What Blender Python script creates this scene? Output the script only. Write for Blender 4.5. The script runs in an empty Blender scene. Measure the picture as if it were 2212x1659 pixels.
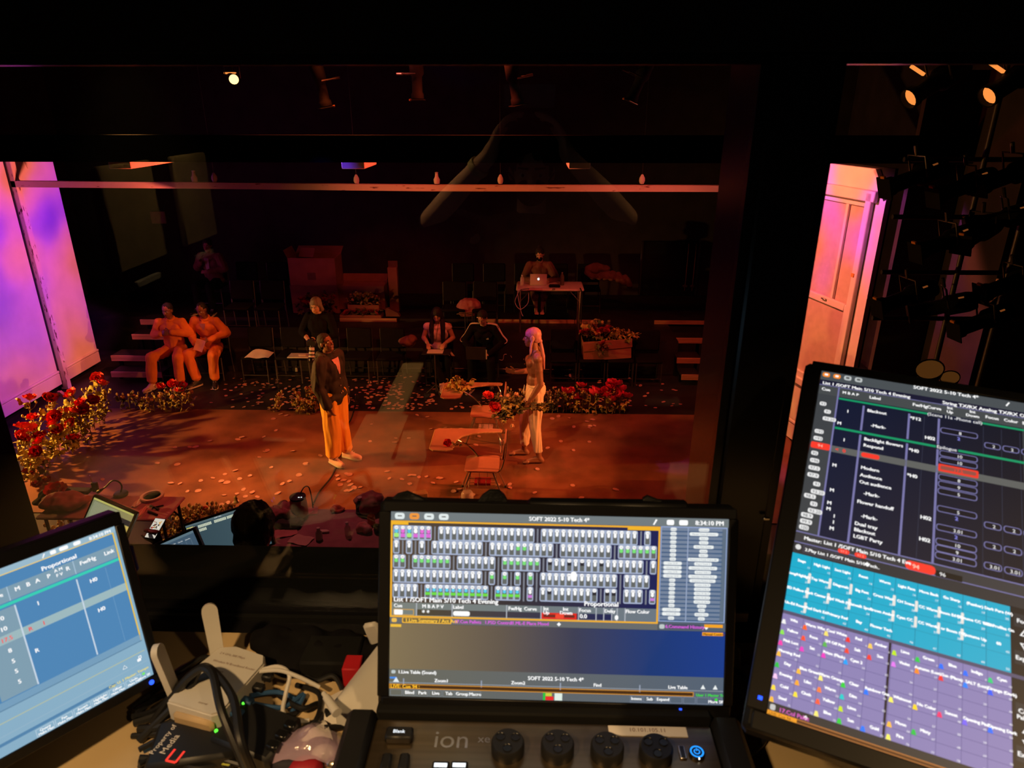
import bpy, bmesh, math, random
from mathutils import Vector, Matrix, noise
PI = math.pi
rnd = random.Random(7)
S = bpy.context.scene
COL = S.collection
V = Vector

def lin(c):
    c = c / 255.0
    return c / 12.92 if c <= 0.04045 else ((c + 0.055) / 1.055) ** 2.4
def rgb(r, g, b): return (lin(r), lin(g), lin(b), 1.0)

# ------------------------------------------------------------------ camera
CAMZ = 4.45
PITCH, YAW, FPX = math.radians(21.8), math.radians(1.56), 1500.0
cd = bpy.data.cameras.new('camera'); cam = bpy.data.objects.new('camera', cd); COL.objects.link(cam)
cam.location = (0, 0, CAMZ); cam.rotation_euler = (PI / 2 - PITCH, 0, YAW)
cd.sensor_width = 36; cd.sensor_fit = 'HORIZONTAL'; cd.lens = 36 * FPX / 2212
cd.clip_start = 0.005; cd.clip_end = 100
cd.dof.use_dof = True; cd.dof.focus_distance = 8.8; cd.dof.aperture_fstop = 9.5
S.camera = cam
S.view_settings.view_transform = 'Standard'; S.view_settings.look = 'None'
S.view_settings.exposure = 0.0; S.view_settings.gamma = 1.0; S.view_settings.use_curve_mapping = False
S.cycles.use_denoising = True
S.cycles.max_bounces = 6; S.cycles.diffuse_bounces = 3; S.cycles.glossy_bounces = 3; S.cycles.transparent_max_bounces = 12
S.cycles.caustics_reflective = False; S.cycles.caustics_refractive = False
S.cycles.sample_clamp_indirect = 3.0

# ------------------------------------------------------------------ world and stage lights
W = bpy.data.worlds.new('world'); S.world = W; W.use_nodes = True
W.node_tree.nodes['Background'].inputs[0].default_value = (0.03, 0.012, 0.015, 1)
W.node_tree.nodes['Background'].inputs[1].default_value = 0.02

def aim(o, tgt):
    d = V(tgt) - o.location
    o.rotation_euler = d.to_track_quat('-Z', 'Y').to_euler()
def spot(name, loc, tgt, col, power, deg, blend=0.5, size=0.06):
    l = bpy.data.lights.new(name, 'SPOT'); l.color = col[:3]; l.energy = power
    l.spot_size = math.radians(deg); l.spot_blend = blend; l.shadow_soft_size = size
    o = bpy.data.objects.new(name, l); COL.objects.link(o); o.location = loc; aim(o, tgt)
    return o
def gobo(o, scale, ramp, seed=0.0, detail=1.0):
    """A patterned colour gobo in the lantern: noise over the beam direction."""
    l = o.data; l.use_nodes = True; nt = l.node_tree; n = nt.nodes; em = n['Emission']
    tc = n.new('ShaderNodeTexCoord'); mp = n.new('ShaderNodeMapping'); mp.inputs['Scale'].default_value = (scale, scale, scale)
    mp.inputs['Location'].default_value = (seed, seed * 0.7, 0)
    nz = n.new('ShaderNodeTexNoise'); nz.inputs['Scale'].default_value = 1.0; nz.inputs['Detail'].default_value = detail
    rp = n.new('ShaderNodeValToRGB'); rp.color_ramp.elements.remove(rp.color_ramp.elements[1])
    for i, (p, c) in enumerate(ramp):
        e = rp.color_ramp.elements[0] if i == 0 else rp.color_ramp.elements.new(p)
        e.position = p; e.color = (*c, 1)
    nt.links.new(tc.outputs['Normal'], mp.inputs[0]); nt.links.new(mp.outputs[0], nz.inputs['Vector'])
    nt.links.new(nz.outputs['Fac'], rp.inputs[0]); nt.links.new(rp.outputs[0], em.inputs[0])

# low amber side light at the near left edge of the stage, raking over the flowers and the floor
spot('amber_side_light', (-8.3, 8.0, 1.55), (-3.0, 8.5, 0.2), (1.0, 0.42, 0.08), 1100, 84, 0.5, 0.05)
spot('amber_side_high_light', (-8.3, 7.6, 3.0), (-2.6, 8.2, 0.7), (1.0, 0.40, 0.07), 2300, 26, 0.8, 0.06)
# orange boom light on the right
spot('orange_boom_light', (4.9, 6.9, 2.8), (-0.6, 8.4, 0.9), (1.0, 0.25, 0.06), 2000, 38, 0.7, 0.08)
# red wash from over the stage
spot('red_wash_light', (-0.6, 8.5, 5.4), (-0.8, 9.3, 0.0), (1.0, 0.095, 0.03), 370, 120, 0.8, 0.12)
spot('red_wash_front_light', (-2.2, 8.3, 5.4), (-2.5, 7.2, 0.0), (1.0, 0.14, 0.03), 420, 80, 0.8, 0.12)
spot('red_wash_back_light', (-4.0, 8.4, 5.4), (-6.0, 11.3, 0.6), (1.0, 0.20, 0.04), 520, 36, 0.9, 0.12)
spot('red_wash_right_light', (2.0, 8.4, 5.4), (1.4, 11.6, 0.6), (1.0, 0.12, 0.07), 420, 60, 0.9, 0.12)
spot('amber_pool_light', (-4.6, 8.4, 5.4), (-3.9, 7.25, 0.0), (1.0, 0.42, 0.10), 1500, 26, 1.0, 0.1)
spot('red_wash_boxes_light', (-1.5, 8.5, 5.4), (-2.6, 12.6, 0.9), (1.0, 0.12, 0.08), 260, 44, 0.9, 0.12)
spot('house_wash_light', (-1.8, 4.9, 5.4), (-2.0, 4.5, 1.5), (1.0, 0.17, 0.16), 120, 86, 0.9, 0.1)
spot('front_special_light', (-1.6, 4.4, 5.3), (0.05, 8.2, 0.85), (1.0, 0.42, 0.15), 620, 17, 0.7, 0.06)
# violet special on the head of the bare-chested man
spot('violet_special_light', (-3.4, 8.2, 5.0), (0.0, 8.27, 1.86), (0.30, 0.06, 1.0), 900, 5.5, 0.6, 0.05)
# gobo lanterns on the two wall panels
g = spot('gobo_light', (-4.4, 10.45, 3.0), (-7.9, 10.6, 2.05), (1, 1, 1), 680, 66, 0.2, 0.05)
gobo(g, 3.4, [(0.26, (0.16, 0.01, 0.9)), (0.36, (0.50, 0.05, 0.95)), (0.45, (0.86, 0.10, 0.72)), (0.57, (0.97, 0.13, 0.46)), (0.67, (1.0, 0.16, 0.14)), (0.78, (1.0, 0.15, 0.05))], 1.3, 0.6)
g = spot('gobo_right_light', (0.9, 8.75, 4.6), (3.85, 8.95, 2.15), (1, 1, 1), 1150, 56, 0.2, 0.05)
gobo(g, 3.0, [(0.25, (0.65, 0.08, 0.8)), (0.38, (0.90, 0.14, 0.35)), (0.46, (1.0, 0.18, 0.11)), (0.75, (1.0, 0.24, 0.07))], 5.7)
# lanterns that catch the joists under the grid
spot('red_joist_light', (-3.4, 8.6, 3.3), (-6.0, 8.7, 3.85), (1.0, 0.07, 0.03), 260, 50, 0.5)
spot('red_joist_centre_light', (-0.4, 8.4, 3.4), (-1.9, 8.5, 3.85), (1.0, 0.07, 0.03), 110, 40, 0.5)
spot('red_joist_right_light', (-0.6, 8.5, 3.4), (0.9, 8.5, 3.85), (1.0, 0.07, 0.03), 80, 40, 0.5)
spot('blue_joist_light', (-2.5, 6.6, 3.3), (-2.25, 8.3, 3.84), (0.06, 0.03, 1.0), 60, 16, 0.6)
# ------------------------------------------------------------------ materials (all procedural)
def mat(name, c, rough=0.65, metal=0.0, var=0.18, scale=9.0, bump=0.0, bscale=40.0, stretch=None, spec=0.4, sheen=0.0, c2=None, thr=None, alpha=1.0, coat=0.0, trans=0.0):
    m = bpy.data.materials.new(name); m.use_nodes = True; nt = m.node_tree; n = nt.nodes; p = n['Principled BSDF']
    p.inputs['Roughness'].default_value = rough; p.inputs['Metallic'].default_value = metal
    p.inputs['Specular IOR Level'].default_value = spec; p.inputs['Alpha'].default_value = alpha
    p.inputs['Sheen Weight'].default_value = sheen; p.inputs['Coat Weight'].default_value = coat
    p.inputs['Transmission Weight'].default_value = trans
    tc = n.new('ShaderNodeTexCoord'); mp = n.new('ShaderNodeMapping'); nt.links.new(tc.outputs['Object'], mp.inputs[0])
    if stretch: mp.inputs['Scale'].default_value = stretch
    nz = n.new('ShaderNodeTexNoise'); nz.inputs['Scale'].default_value = scale; nz.inputs['Detail'].default_value = 4
    nt.links.new(mp.outputs[0], nz.inputs['Vector'])
    rp = n.new('ShaderNodeValToRGB'); e = rp.color_ramp.elements
    if c2 is None:
        e[0].position, e[1].position = 0.3, 0.7
        e[0].color = (c[0] * (1 - var), c[1] * (1 - var), c[2] * (1 - var), 1); e[1].color = (min(1, c[0] * (1 + var)), min(1, c[1] * (1 + var)), min(1, c[2] * (1 + var)), 1)
    else:
        t = thr or 0.5; e[0].position, e[1].position = t - 0.02, t + 0.02; e[0].color = c; e[1].color = c2
    nt.links.new(nz.outputs['Fac'], rp.inputs[0]); nt.links.new(rp.outputs[0], p.inputs['Base Color'])
    if bump:
        b2 = n.new('ShaderNodeTexNoise'); b2.inputs['Scale'].default_value = bscale; b2.inputs['Detail'].default_value = 3
        nt.links.new(mp.outputs[0], b2.inputs['Vector'])
        bp = n.new('ShaderNodeBump'); bp.inputs['Strength'].default_value = bump; bp.inputs['Distance'].default_value = 0.01
        nt.links.new(b2.outputs['Fac'], bp.inputs['Height']); nt.links.new(bp.outputs[0], p.inputs['Normal'])
    return m
def glow(name, c, s=1.0):
    m = bpy.data.materials.new(name); m.use_nodes = True; nt = m.node_tree; nt.nodes.clear()
    o = nt.nodes.new('ShaderNodeOutputMaterial'); e = nt.nodes.new('ShaderNodeEmission')
    e.inputs[0].default_value = (c[0], c[1], c[2], 1); e.inputs[1].default_value = s; nt.links.new(e.outputs[0], o.inputs[0]); return m
def screen_mat(name, s=1.0, gloss=0.045, rough=0.38):
    """Lit display: emission taken from the display colours, under a matte anti-glare surface."""
    m = bpy.data.materials.new(name); m.use_nodes = True; nt = m.node_tree; n = nt.nodes; n.clear()
    o = n.new('ShaderNodeOutputMaterial'); e = n.new('ShaderNodeEmission'); a = n.new('ShaderNodeAttribute'); a.attribute_name = 'Col'
    e.inputs[1].default_value = s; nt.links.new(a.outputs['Color'], e.inputs[0])
    g = n.new('ShaderNodeBsdfGlossy'); g.inputs['Roughness'].default_value = rough; g.inputs['Color'].default_value = (gloss, gloss, gloss, 1)
    ad = n.new('ShaderNodeAddShader'); nt.links.new(e.outputs[0], ad.inputs[0]); nt.links.new(g.outputs[0], ad.inputs[1]); nt.links.new(ad.outputs[0], o.inputs[0]); return m
def glass_mat(name, ior=1.6):
    m = bpy.data.materials.new(name); m.use_nodes = True; nt = m.node_tree; n = nt.nodes; n.clear()
    o = n.new('ShaderNodeOutputMaterial'); lw = n.new('ShaderNodeLayerWeight'); lw.inputs[0].default_value = 0.5
    pw = n.new('ShaderNodeMath'); pw.operation = 'POWER'; pw.inputs[1].default_value = 5.0; f = n.new('ShaderNodeMath'); f.operation = 'MULTIPLY_ADD'; r0 = ((ior - 1) / (ior + 1)) ** 2
    f.inputs[1].default_value = 1 - r0; f.inputs[2].default_value = r0; nt.links.new(lw.outputs['Facing'], pw.inputs[0]); nt.links.new(pw.outputs[0], f.inputs[0])
    t = n.new('ShaderNodeBsdfTransparent'); t.inputs[0].default_value = (0.97, 0.98, 0.97, 1); g = n.new('ShaderNodeBsdfGlossy'); g.inputs['Roughness'].default_value = 0.0
    mx = n.new('ShaderNodeMixShader'); nt.links.new(f.outputs[0], mx.inputs[0]); nt.links.new(t.outputs[0], mx.inputs[1]); nt.links.new(g.outputs[0], mx.inputs[2]); nt.links.new(mx.outputs[0], o.inputs[0]); return m

MT = {}
def mk(key, *a, **k): MT[key] = mat(key, *a, **k); return MT[key]
mk('black_paint', (0.005, 0.005, 0.0055, 1), 0.8, var=0.3, spec=0.15)
mk('black_wall', (0.032, 0.022, 0.024, 1), 0.8, var=0.3, scale=3, bump=0.1)
mk('black_cloth', (0.006, 0.0055, 0.006, 1), 0.9, bump=0.3, bscale=30, spec=0.12)
mk('black_plastic', (0.012, 0.012, 0.013, 1), 0.45)
mk('black_gloss', (0.008, 0.008, 0.009, 1), 0.25)
mk('bezel', (0.006, 0.006, 0.007, 1), 0.4)
mk('black_foil', (0.010, 0.010, 0.010, 1), 0.55, bump=0.8, bscale=35)
mk('stage_brown', (0.21, 0.078, 0.045, 1), 0.42, var=0.35, scale=2.2, bump=0.15, bscale=60, spec=0.35)
mk('stage_black', (0.018, 0.013, 0.013, 1), 0.5, var=0.4, scale=3)
mk('petal_pink', (0.55, 0.26, 0.24, 1), 0.6, var=0.25, scale=3)
mk('flat_white', (0.72, 0.66, 0.66, 1), 0.7, var=0.07, scale=3)
mk('chip_white', (0.12, 0.04, 0.05, 1), 0.7, c2=(0.72, 0.62, 0.62, 1), thr=0.36, scale=16, stretch=(2.2, 2.2, 0.5))
mk('chip_beam', (0.16, 0.05, 0.05, 1), 0.7, c2=(0.70, 0.55, 0.52, 1), thr=0.34, scale=14, stretch=(0.3, 2, 2))
mk('pale_wood', (0.45, 0.25, 0.13, 1), 0.6, var=0.25, scale=6, stretch=(0.4, 6, 6))
mk('raw_wood', (0.42, 0.23, 0.10, 1), 0.6, var=0.25, scale=6)
mk('cardboard', (0.32, 0.13, 0.08, 1), 0.8, var=0.12, scale=5)
mk('cardboard_dark', (0.16, 0.07, 0.045, 1), 0.8, var=0.12, scale=5)
mk('white_paper', (0.80, 0.76, 0.70, 1), 0.7, var=0.04)
mk('white_plastic', (0.62, 0.60, 0.56, 1), 0.4, var=0.05)
mk('table_plastic', (0.60, 0.46, 0.42, 1), 0.55, var=0.08)
mk('purple_cloth', (0.34, 0.17, 0.22, 1), 0.8, var=0.2, bump=0.3, bscale=18)
mk('desk_tan', (0.62, 0.46, 0.25, 1), 0.5, var=0.08, scale=4)
mk('steel', (0.62, 0.56, 0.50, 1), 0.25, 0.95, var=0.1)
mk('dark_steel', (0.10, 0.09, 0.09, 1), 0.35, 0.8)
mk('pipe_grey', (0.09, 0.08, 0.08, 1), 0.45, 0.5)
mk('console_metal', (0.24, 0.18, 0.11, 1), 0.28, 0.9, var=0.12, scale=3, stretch=(0.6, 40, 40))
mk('desk_wood', (0.46, 0.20, 0.15, 1), 0.4, var=0.12, scale=5, coat=0.2)
mk('leaf_green', (0.40, 0.33, 0.06, 1), 0.55, var=0.35, scale=6)
mk('leaf_dark', (0.10, 0.085, 0.035, 1), 0.6, var=0.35, scale=6)
mk('leaf_olive', (0.34, 0.26, 0.07, 1), 0.6, var=0.4, scale=10)
mk('stem', (0.26, 0.19, 0.06, 1), 0.6)
mk('red_petal', (0.72, 0.025, 0.03, 1), 0.5, var=0.3, scale=12)
mk('rose_petal', (0.75, 0.03, 0.11, 1), 0.5, var=0.3, scale=12)
mk('dark_petal', (0.30, 0.012, 0.025, 1), 0.55, var=0.3, scale=12)
mk('peach_petal', (0.78, 0.42, 0.26, 1), 0.55, var=0.25, scale=12)
mk('bud', (0.50, 0.36, 0.16, 1), 0.6, var=0.3)
mk('skin_dark', (0.22, 0.09, 0.052, 1), 0.42, var=0.10, scale=14, spec=0.5)
mk('skin_brown', (0.27, 0.115, 0.066, 1), 0.42, var=0.10, scale=14, spec=0.5)
mk('skin_light', (0.56, 0.33, 0.23, 1), 0.5, var=0.08, scale=14)
mk('lip', (0.22, 0.06, 0.05, 1), 0.45)
mk('eye_white', (0.6, 0.55, 0.5, 1), 0.3)
mk('hair_black', (0.012, 0.010, 0.009, 1), 0.7, bump=0.6, bscale=120)
mk('hair_brown', (0.035, 0.018, 0.012, 1), 0.6, bump=0.5, bscale=90, stretch=(3, 3, 0.5))
mk('hair_grey', (0.17, 0.13, 0.10, 1), 0.6, bump=0.5, bscale=90, stretch=(3, 3, 0.5))
mk('orange_cotton', (0.80, 0.24, 0.045, 1), 0.85, var=0.10, scale=7, bump=0.25, bscale=14)
mk('amber_cotton', (0.86, 0.40, 0.045, 1), 0.85, var=0.10, scale=7, bump=0.25, bscale=14, stretch=(2, 2, 0.5))
mk('jacket', (0.024, 0.016, 0.014, 1), 0.75, var=0.2, scale=6, bump=0.35, bscale=16)
mk('cream_cotton', (0.78, 0.60, 0.42, 1), 0.85, var=0.06, scale=7, bump=0.3, bscale=16, stretch=(3, 3, 0.35))
mk('sneaker_pink', (0.72, 0.45, 0.40, 1), 0.7, var=0.08)
mk('durag', (0.58, 0.25, 0.27, 1), 0.45, var=0.08, sheen=0.3, bump=0.2, bscale=20)
mk('pink_top', (0.60, 0.28, 0.30, 1), 0.85)
mk('tank_white', (0.95, 0.72, 0.74, 1), 0.85, bump=0.3, bscale=20)
mk('brown_cloth', (0.17, 0.07, 0.05, 1), 0.85, bump=0.3, bscale=20)
mk('pink_bag', (0.34, 0.12, 0.13, 1), 0.75, bump=0.4, bscale=14)
mk('mask_tan', (0.52, 0.27, 0.12, 1), 0.8)
mk('navy', (0.016, 0.015, 0.03, 1), 0.7)
mk('red_paper', (0.55, 0.012, 0.02, 1), 0.6)
mk('blue_plastic', (0.02, 0.04, 0.55, 1), 0.5)
mk('blue_cable', (0.03, 0.09, 0.22, 1), 0.5)
mk('yellow_green', (0.42, 0.45, 0.05, 1), 0.5)
mk('purple_plastic', (0.42, 0.16, 0.42, 1), 0.4)
mk('orange_plastic', (0.60, 0.14, 0.05, 1), 0.4)
mk('tan_plastic', (0.48, 0.34, 0.18, 1), 0.6)
mk('gel_orange', (0.85, 0.30, 0.06, 1), 0.4)
mk('booth_wall', (0.30, 0.24, 0.15, 1), 0.8, var=0.1)
mk('booth_dark', (0.007, 0.007, 0.0065, 1), 0.8, spec=0.2)
mk('panel_tan', (0.44, 0.36, 0.18, 1), 0.8, var=0.1)
mk('clear_bag', (0.70, 0.50, 0.70, 1), 0.14, alpha=0.45, bump=0.8, bscale=24, spec=0.9)
mk('clear_bottle', (0.75, 0.6, 0.6, 1), 0.12, alpha=0.45, spec=0.8)
MT['glass'] = glass_mat('window_glass', 1.62)
MT['white_glow'] = glow('white_glow', (0.9, 0.95, 1.0), 1.6)
MT['blue_led'] = glow('blue_led', (0.02, 0.08, 1.0), 2.5)
MT['power_blue'] = glow('power_blue', (0.02, 0.30, 1.0), 1.4)
MT['green_led'] = glow('green_led', (0.12, 1.0, 0.05), 1.6)
MT['red_emblem_glow'] = glow('red_emblem_glow', (1.0, 0.05, 0.03), 1.2)
MT['lamp_warm'] = glow('lamp_warm', (1.0, 0.62, 0.22), 3.0)
MT['lamp_amber'] = glow('lamp_amber', (1.0, 0.30, 0.06), 1.2)
MT['lamp_bowl'] = glow('lamp_bowl', (0.75, 0.26, 0.05), 0.10)
MT['lamp_dim'] = glow('lamp_dim', (0.9, 0.24, 0.05), 0.22)

# ------------------------------------------------------------------ mesh building
class B:
    def __init__(s): s.v = []; s.f = []; s.m = []; s.mats = []
    def mi(s, m):
        if m is None: return 0
        m = MT[m] if isinstance(m, str) else m
        if m not in s.mats: s.mats.append(m)
        return s.mats.index(m)
    def add(s, vs, fs, m=None, X=None):
        o = len(s.v); k = s.mi(m)
        s.v += [tuple(X @ V(p)) if X is not None else tuple(p) for p in vs]
        for f in fs: s.f.append(tuple(i + o for i in f)); s.m.append(k)
        return s
    def box(s, c, d, m=None, X=None, bev=0.0):
        h = [abs(t) / 2 for t in d]; c = V(c)
        if bev <= 0:
            vs = [c + V((sx * h[0], sy * h[1], sz * h[2])) for sx in (-1, 1) for sy in (-1, 1) for sz in (-1, 1)]
            return s.add(vs, [(0, 1, 3, 2), (4, 6, 7, 5), (0, 4, 5, 1), (2, 3, 7, 6), (0, 2, 6, 4), (1, 5, 7, 3)], m, X)
        b = min(bev, min(h) * 0.95); vs = []; idx = {}
        for sx in (-1, 1):
            for sy in (-1, 1):
                for sz in (-1, 1):
                    for a in range(3):
                        p = [sx * (h[0] - b), sy * (h[1] - b), sz * (h[2] - b)]; p[a] = (sx, sy, sz)[a] * h[a]
                        idx[(sx, sy, sz, a)] = len(vs); vs.append(c + V(p))
        fs = []
        for a in range(3):
            o1, o2 = [(1, 2), (0, 2), (0, 1)][a]
            for sg in (-1, 1):
                q = []
                for e1, e2 in ((-1, -1), (1, -1), (1, 1), (-1, 1)):
                    k = [0, 0, 0]; k[a] = sg; k[o1] = e1; k[o2] = e2; q.append(idx[(*k, a)])
                fs.append(q)
            for e1 in (-1, 1):
                for e2 in (-1, 1):
                    k0 = [0, 0, 0]; k1 = [0, 0, 0]; k0[a] = -1; k1[a] = 1
                    for k in (k0, k1): k[o1] = e1; k[o2] = e2
                    fs.append([idx[(*k0, o1)], idx[(*k1, o1)], idx[(*k1, o2)], idx[(*k0, o2)]])
        for sx in (-1, 1):
            for sy in (-1, 1):
                for sz in (-1, 1): fs.append([idx[(sx, sy, sz, a)] for a in range(3)])
        return s.add(vs, fs, m, X)
    def tube(s, pts, r, n=8, m=None, X=None, caps=True):
        pts = [V(p) for p in pts]; N = len(pts); rs = r if isinstance(r, (list, tuple)) else [r] * N
        vs = []; fs = []; t0 = (pts[1] - pts[0]).normalized(); u = t0.orthogonal().normalized()
        for i, p in enumerate(pts):
            t = ((pts[min(i + 1, N - 1)] - pts[max(i - 1, 0)]) or t0).normalized()
            u = (u - t * u.dot(t)); u = u.normalized() if u.length > 1e-6 else t.orthogonal().normalized(); w = t.cross(u)
            vs += [p + (u * math.cos(2 * PI * k / n) + w * math.sin(2 * PI * k / n)) * rs[i] for k in range(n)]
        for i in range(N - 1):
            for k in range(n):
                a, b = i * n + k, i * n + (k + 1) % n; fs.append((a, b, b + n, a + n))
        if caps: fs += [tuple(range(n))[::-1], tuple(range((N - 1) * n, N * n))]
        return s.add(vs, fs, m, X)
    def cyl(s, p0, p1, r, r1=None, n=16, m=None, X=None): return s.tube([p0, p1], [r, r if r1 is None else r1], n, m, X)
    def lathe(s, prof, n=20, m=None, X=None):
        vs = []; fs = []
        for r, z in prof: vs += [V((r * math.cos(2 * PI * k / n), r * math.sin(2 * PI * k / n), z)) for k in range(n)]
        for i in range(len(prof) - 1):
            for k in range(n):
                a, b = i * n + k, i * n + (k + 1) % n; fs.append((a, b, b + n, a + n))
        if prof[0][0] > 1e-5: fs.append(tuple(range(n))[::-1])
        if prof[-1][0] > 1e-5: fs.append(tuple(range((len(prof) - 1) * n, len(prof) * n)))
        return s.add(vs, fs, m, X)
    def ell(s, c, r, m=None, X=None, n=12, k=8, R=None):
        c = V(c); vs = []; fs = []
        for i in range(k + 1):
            a = PI * i / k
            for j in range(n):
                p = V((math.sin(a) * math.cos(2 * PI * j / n) * r[0], math.sin(a) * math.sin(2 * PI * j / n) * r[1], math.cos(a) * r[2]))
                vs.append(c + (R @ p if R is not None else p))
        for i in range(k):
            for j in range(n):
                a, b = i * n + j, i * n + (j + 1) % n; fs.append((a, b, b + n, a + n))
        return s.add(vs, fs, m, X)
    def capsule(s, p0, p1, r0, r1=None, n=10, m=None):
        p0, p1 = V(p0), V(p1); r1 = r0 if r1 is None else r1; d = p1 - p0; L = d.length; d = d.normalized() if L > 1e-6 else V((0, 0, 1))
        pts = []; rs = []
        for a in (-80, -50, -20): pts.append(p0 + d * r0 * math.sin(math.radians(a))); rs.append(r0 * math.cos(math.radians(a)))
        pts += [p0, p1]; rs += [r0, r1]
        for a in (20, 50, 80): pts.append(p1 + d * r1 * math.sin(math.radians(a))); rs.append(r1 * math.cos(math.radians(a)))
        u = d.orthogonal().normalized(); w = d.cross(u); vs = []; fs = []
        for p, r in zip(pts, rs): vs += [p + (u * math.cos(2 * PI * k / n) + w * math.sin(2 * PI * k / n)) * r for k in range(n)]
        N = len(pts)
        for i in range(N - 1):
            for k in range(n):
                a, b = i * n + k, i * n + (k + 1) % n; fs.append((a, b, b + n, a + n))
        fs += [tuple(range(n))[::-1], tuple(range((N - 1) * n, N * n))]
        return s.add(vs, fs, m)
    def chain(s, pts, rs, n=10, m=None):
        for i in range(len(pts) - 1): s.capsule(pts[i], pts[i + 1], rs[i], rs[i + 1], n, m)
        return s
    def prism(s, poly, z0, z1, m=None, X=None):
        n = len(poly); vs = [V((x, y, z0)) for x, y in poly] + [V((x, y, z1)) for x, y in poly]
        fs = [tuple(range(n))[::-1], tuple(range(n, 2 * n))] + [(i, (i + 1) % n, (i + 1) % n + n, i + n) for i in range(n)]
        return s.add(vs, fs, m, X)
    def grid(s, fn, nu, nv, m=None, X=None, thick=0.0):
        vs = [V(fn(i / nu, j / nv)) for j in range(nv + 1) for i in range(nu + 1)]
        fs = [(j * (nu + 1) + i, j * (nu + 1) + i + 1, (j + 1) * (nu + 1) + i + 1, (j + 1) * (nu + 1) + i) for j in range(nv) for i in range(nu)]
        return s.add(vs, fs, m, X)
    def mesh(s, name, m=None, smooth=40, fix=True):
        me = bpy.data.meshes.new(name); me.from_pydata(s.v, [], s.f); me.update()
        if fix and len(s.f) < 6000:
            bm = bmesh.new(); bm.from_mesh(me); bmesh.ops.recalc_face_normals(bm, faces=bm.faces); bm.to_mesh(me); bm.free()
        if m is not None:
            m = MT[m] if isinstance(m, str) else m
            me.materials.append(m)
        else:
            for q in s.mats: me.materials.append(q)
            me.polygons.foreach_set('material_index', s.m)
        if smooth:
            me.polygons.foreach_set('use_smooth', [True] * len(me.polygons)); me.set_sharp_from_angle(angle=math.radians(smooth))
        return me
    def build(s, name, m=None, parent=None, smooth=40, loc=None, rot=None):
        return link(name, s.mesh(name, m, smooth), parent, loc, rot)
def link(name, me, parent=None, loc=None, rot=None, scale=None):
    o = bpy.data.objects.new(name, me); COL.objects.link(o)
    if parent is not None: o.parent = parent
    if loc is not None: o.location = loc
    if rot is not None: o.rotation_euler = rot
    if scale is not None: o.scale = scale if isinstance(scale, (tuple, list)) else (scale,) * 3
    return o
def tag(o, label=None, cat=None, group=None, kind=None):
    if label: o['label'] = label
    if cat: o['category'] = cat
    if group: o['group'] = group
    if kind: o['kind'] = kind
    return o
def thing(name, label, cat, loc=(0, 0, 0), rz=0.0, group=None):
    o = bpy.data.objects.new(name, None); COL.objects.link(o); o.empty_display_size = 0.1
    o.location = loc; o.rotation_euler = (0, 0, rz); return tag(o, label, cat, group)
def copy_tree(o, parent=None):
    c = o.copy(); COL.objects.link(c)
    if parent is not None: c.parent = parent
    for ch in list(o.children): copy_tree(ch, c)
    return c
def struct(name, b, m=None, parent=None, smooth=0): 
    o = b.build(name, m, parent, smooth); o['kind'] = 'structure'; return o
# a pixel of the photograph -> the point where its line of sight meets a plane of the room
_F = V((-math.sin(YAW) * math.cos(PITCH), math.cos(YAW) * math.cos(PITCH), -math.sin(PITCH))); _R = V((math.cos(YAW), math.sin(YAW), 0)); _U = _R.cross(_F)
def ray(x, y): return _F + _R * ((x - 1106) / FPX) - _U * ((y - 829.5) / FPX)
def atz(x, y, z=0.0): d = ray(x, y); return V((0, 0, CAMZ)) + d * ((z - CAMZ) / d.z)
def aty(x, y, Y): d = ray(x, y); return V((0, 0, CAMZ)) + d * (Y / d.y)
def bez(p0, p1, p2, p3, n=10):
    p0, p1, p2, p3 = map(V, (p0, p1, p2, p3)); o = []
    for i in range(n + 1):
        t = i / n; o.append(p0 * (1 - t) ** 3 + p1 * 3 * t * (1 - t) ** 2 + p2 * 3 * t * t * (1 - t) + p3 * t ** 3)
    return o
def spline(pts, n=6):
    pts = [V(p) for p in pts]; out = []
    for i in range(len(pts) - 1):
        a, b, c, d = pts[max(i - 1, 0)], pts[i], pts[i + 1], pts[min(i + 2, len(pts) - 1)]
        for k in range(n):
            t = k / n; out.append(0.5 * ((2 * b) + (c - a) * t + (2 * a - 5 * b + 4 * c - d) * t * t + (3 * b - a - 3 * c + d) * t ** 3))
    out.append(pts[-1]); return out
_txt = {}
def text_geo(s, size=1.0):
    if s not in _txt:
        c = bpy.data.curves.new('t', 'FONT'); c.body = s; c.resolution_u = 4 if len(s) < 4 else 2; c.size = 1.0
        o = bpy.data.objects.new('t', c); me = o.to_mesh()
        _txt[s] = ([tuple(v.co) for v in me.vertices], [tuple(p.vertices) for p in me.polygons])
        o.to_mesh_clear(); bpy.data.objects.remove(o); bpy.data.curves.remove(c)
    vs, fs = _txt[s]
    return [(v[0] * size, v[1] * size) for v in vs], fs
def ptext(s, size, X, m=None, b=None, align='l'):
    """flat lettering laid on a surface by the matrix X (x along the line, y up)"""
    b = b or B(); vs, fs = text_geo(s, size)
    w = max((v[0] for v in vs), default=0); off = {'l': 0, 'c': -w / 2, 'r': -w}[align]
    return b.add([(v[0] + off, v[1], 0) for v in vs], fs, m, X)
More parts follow.
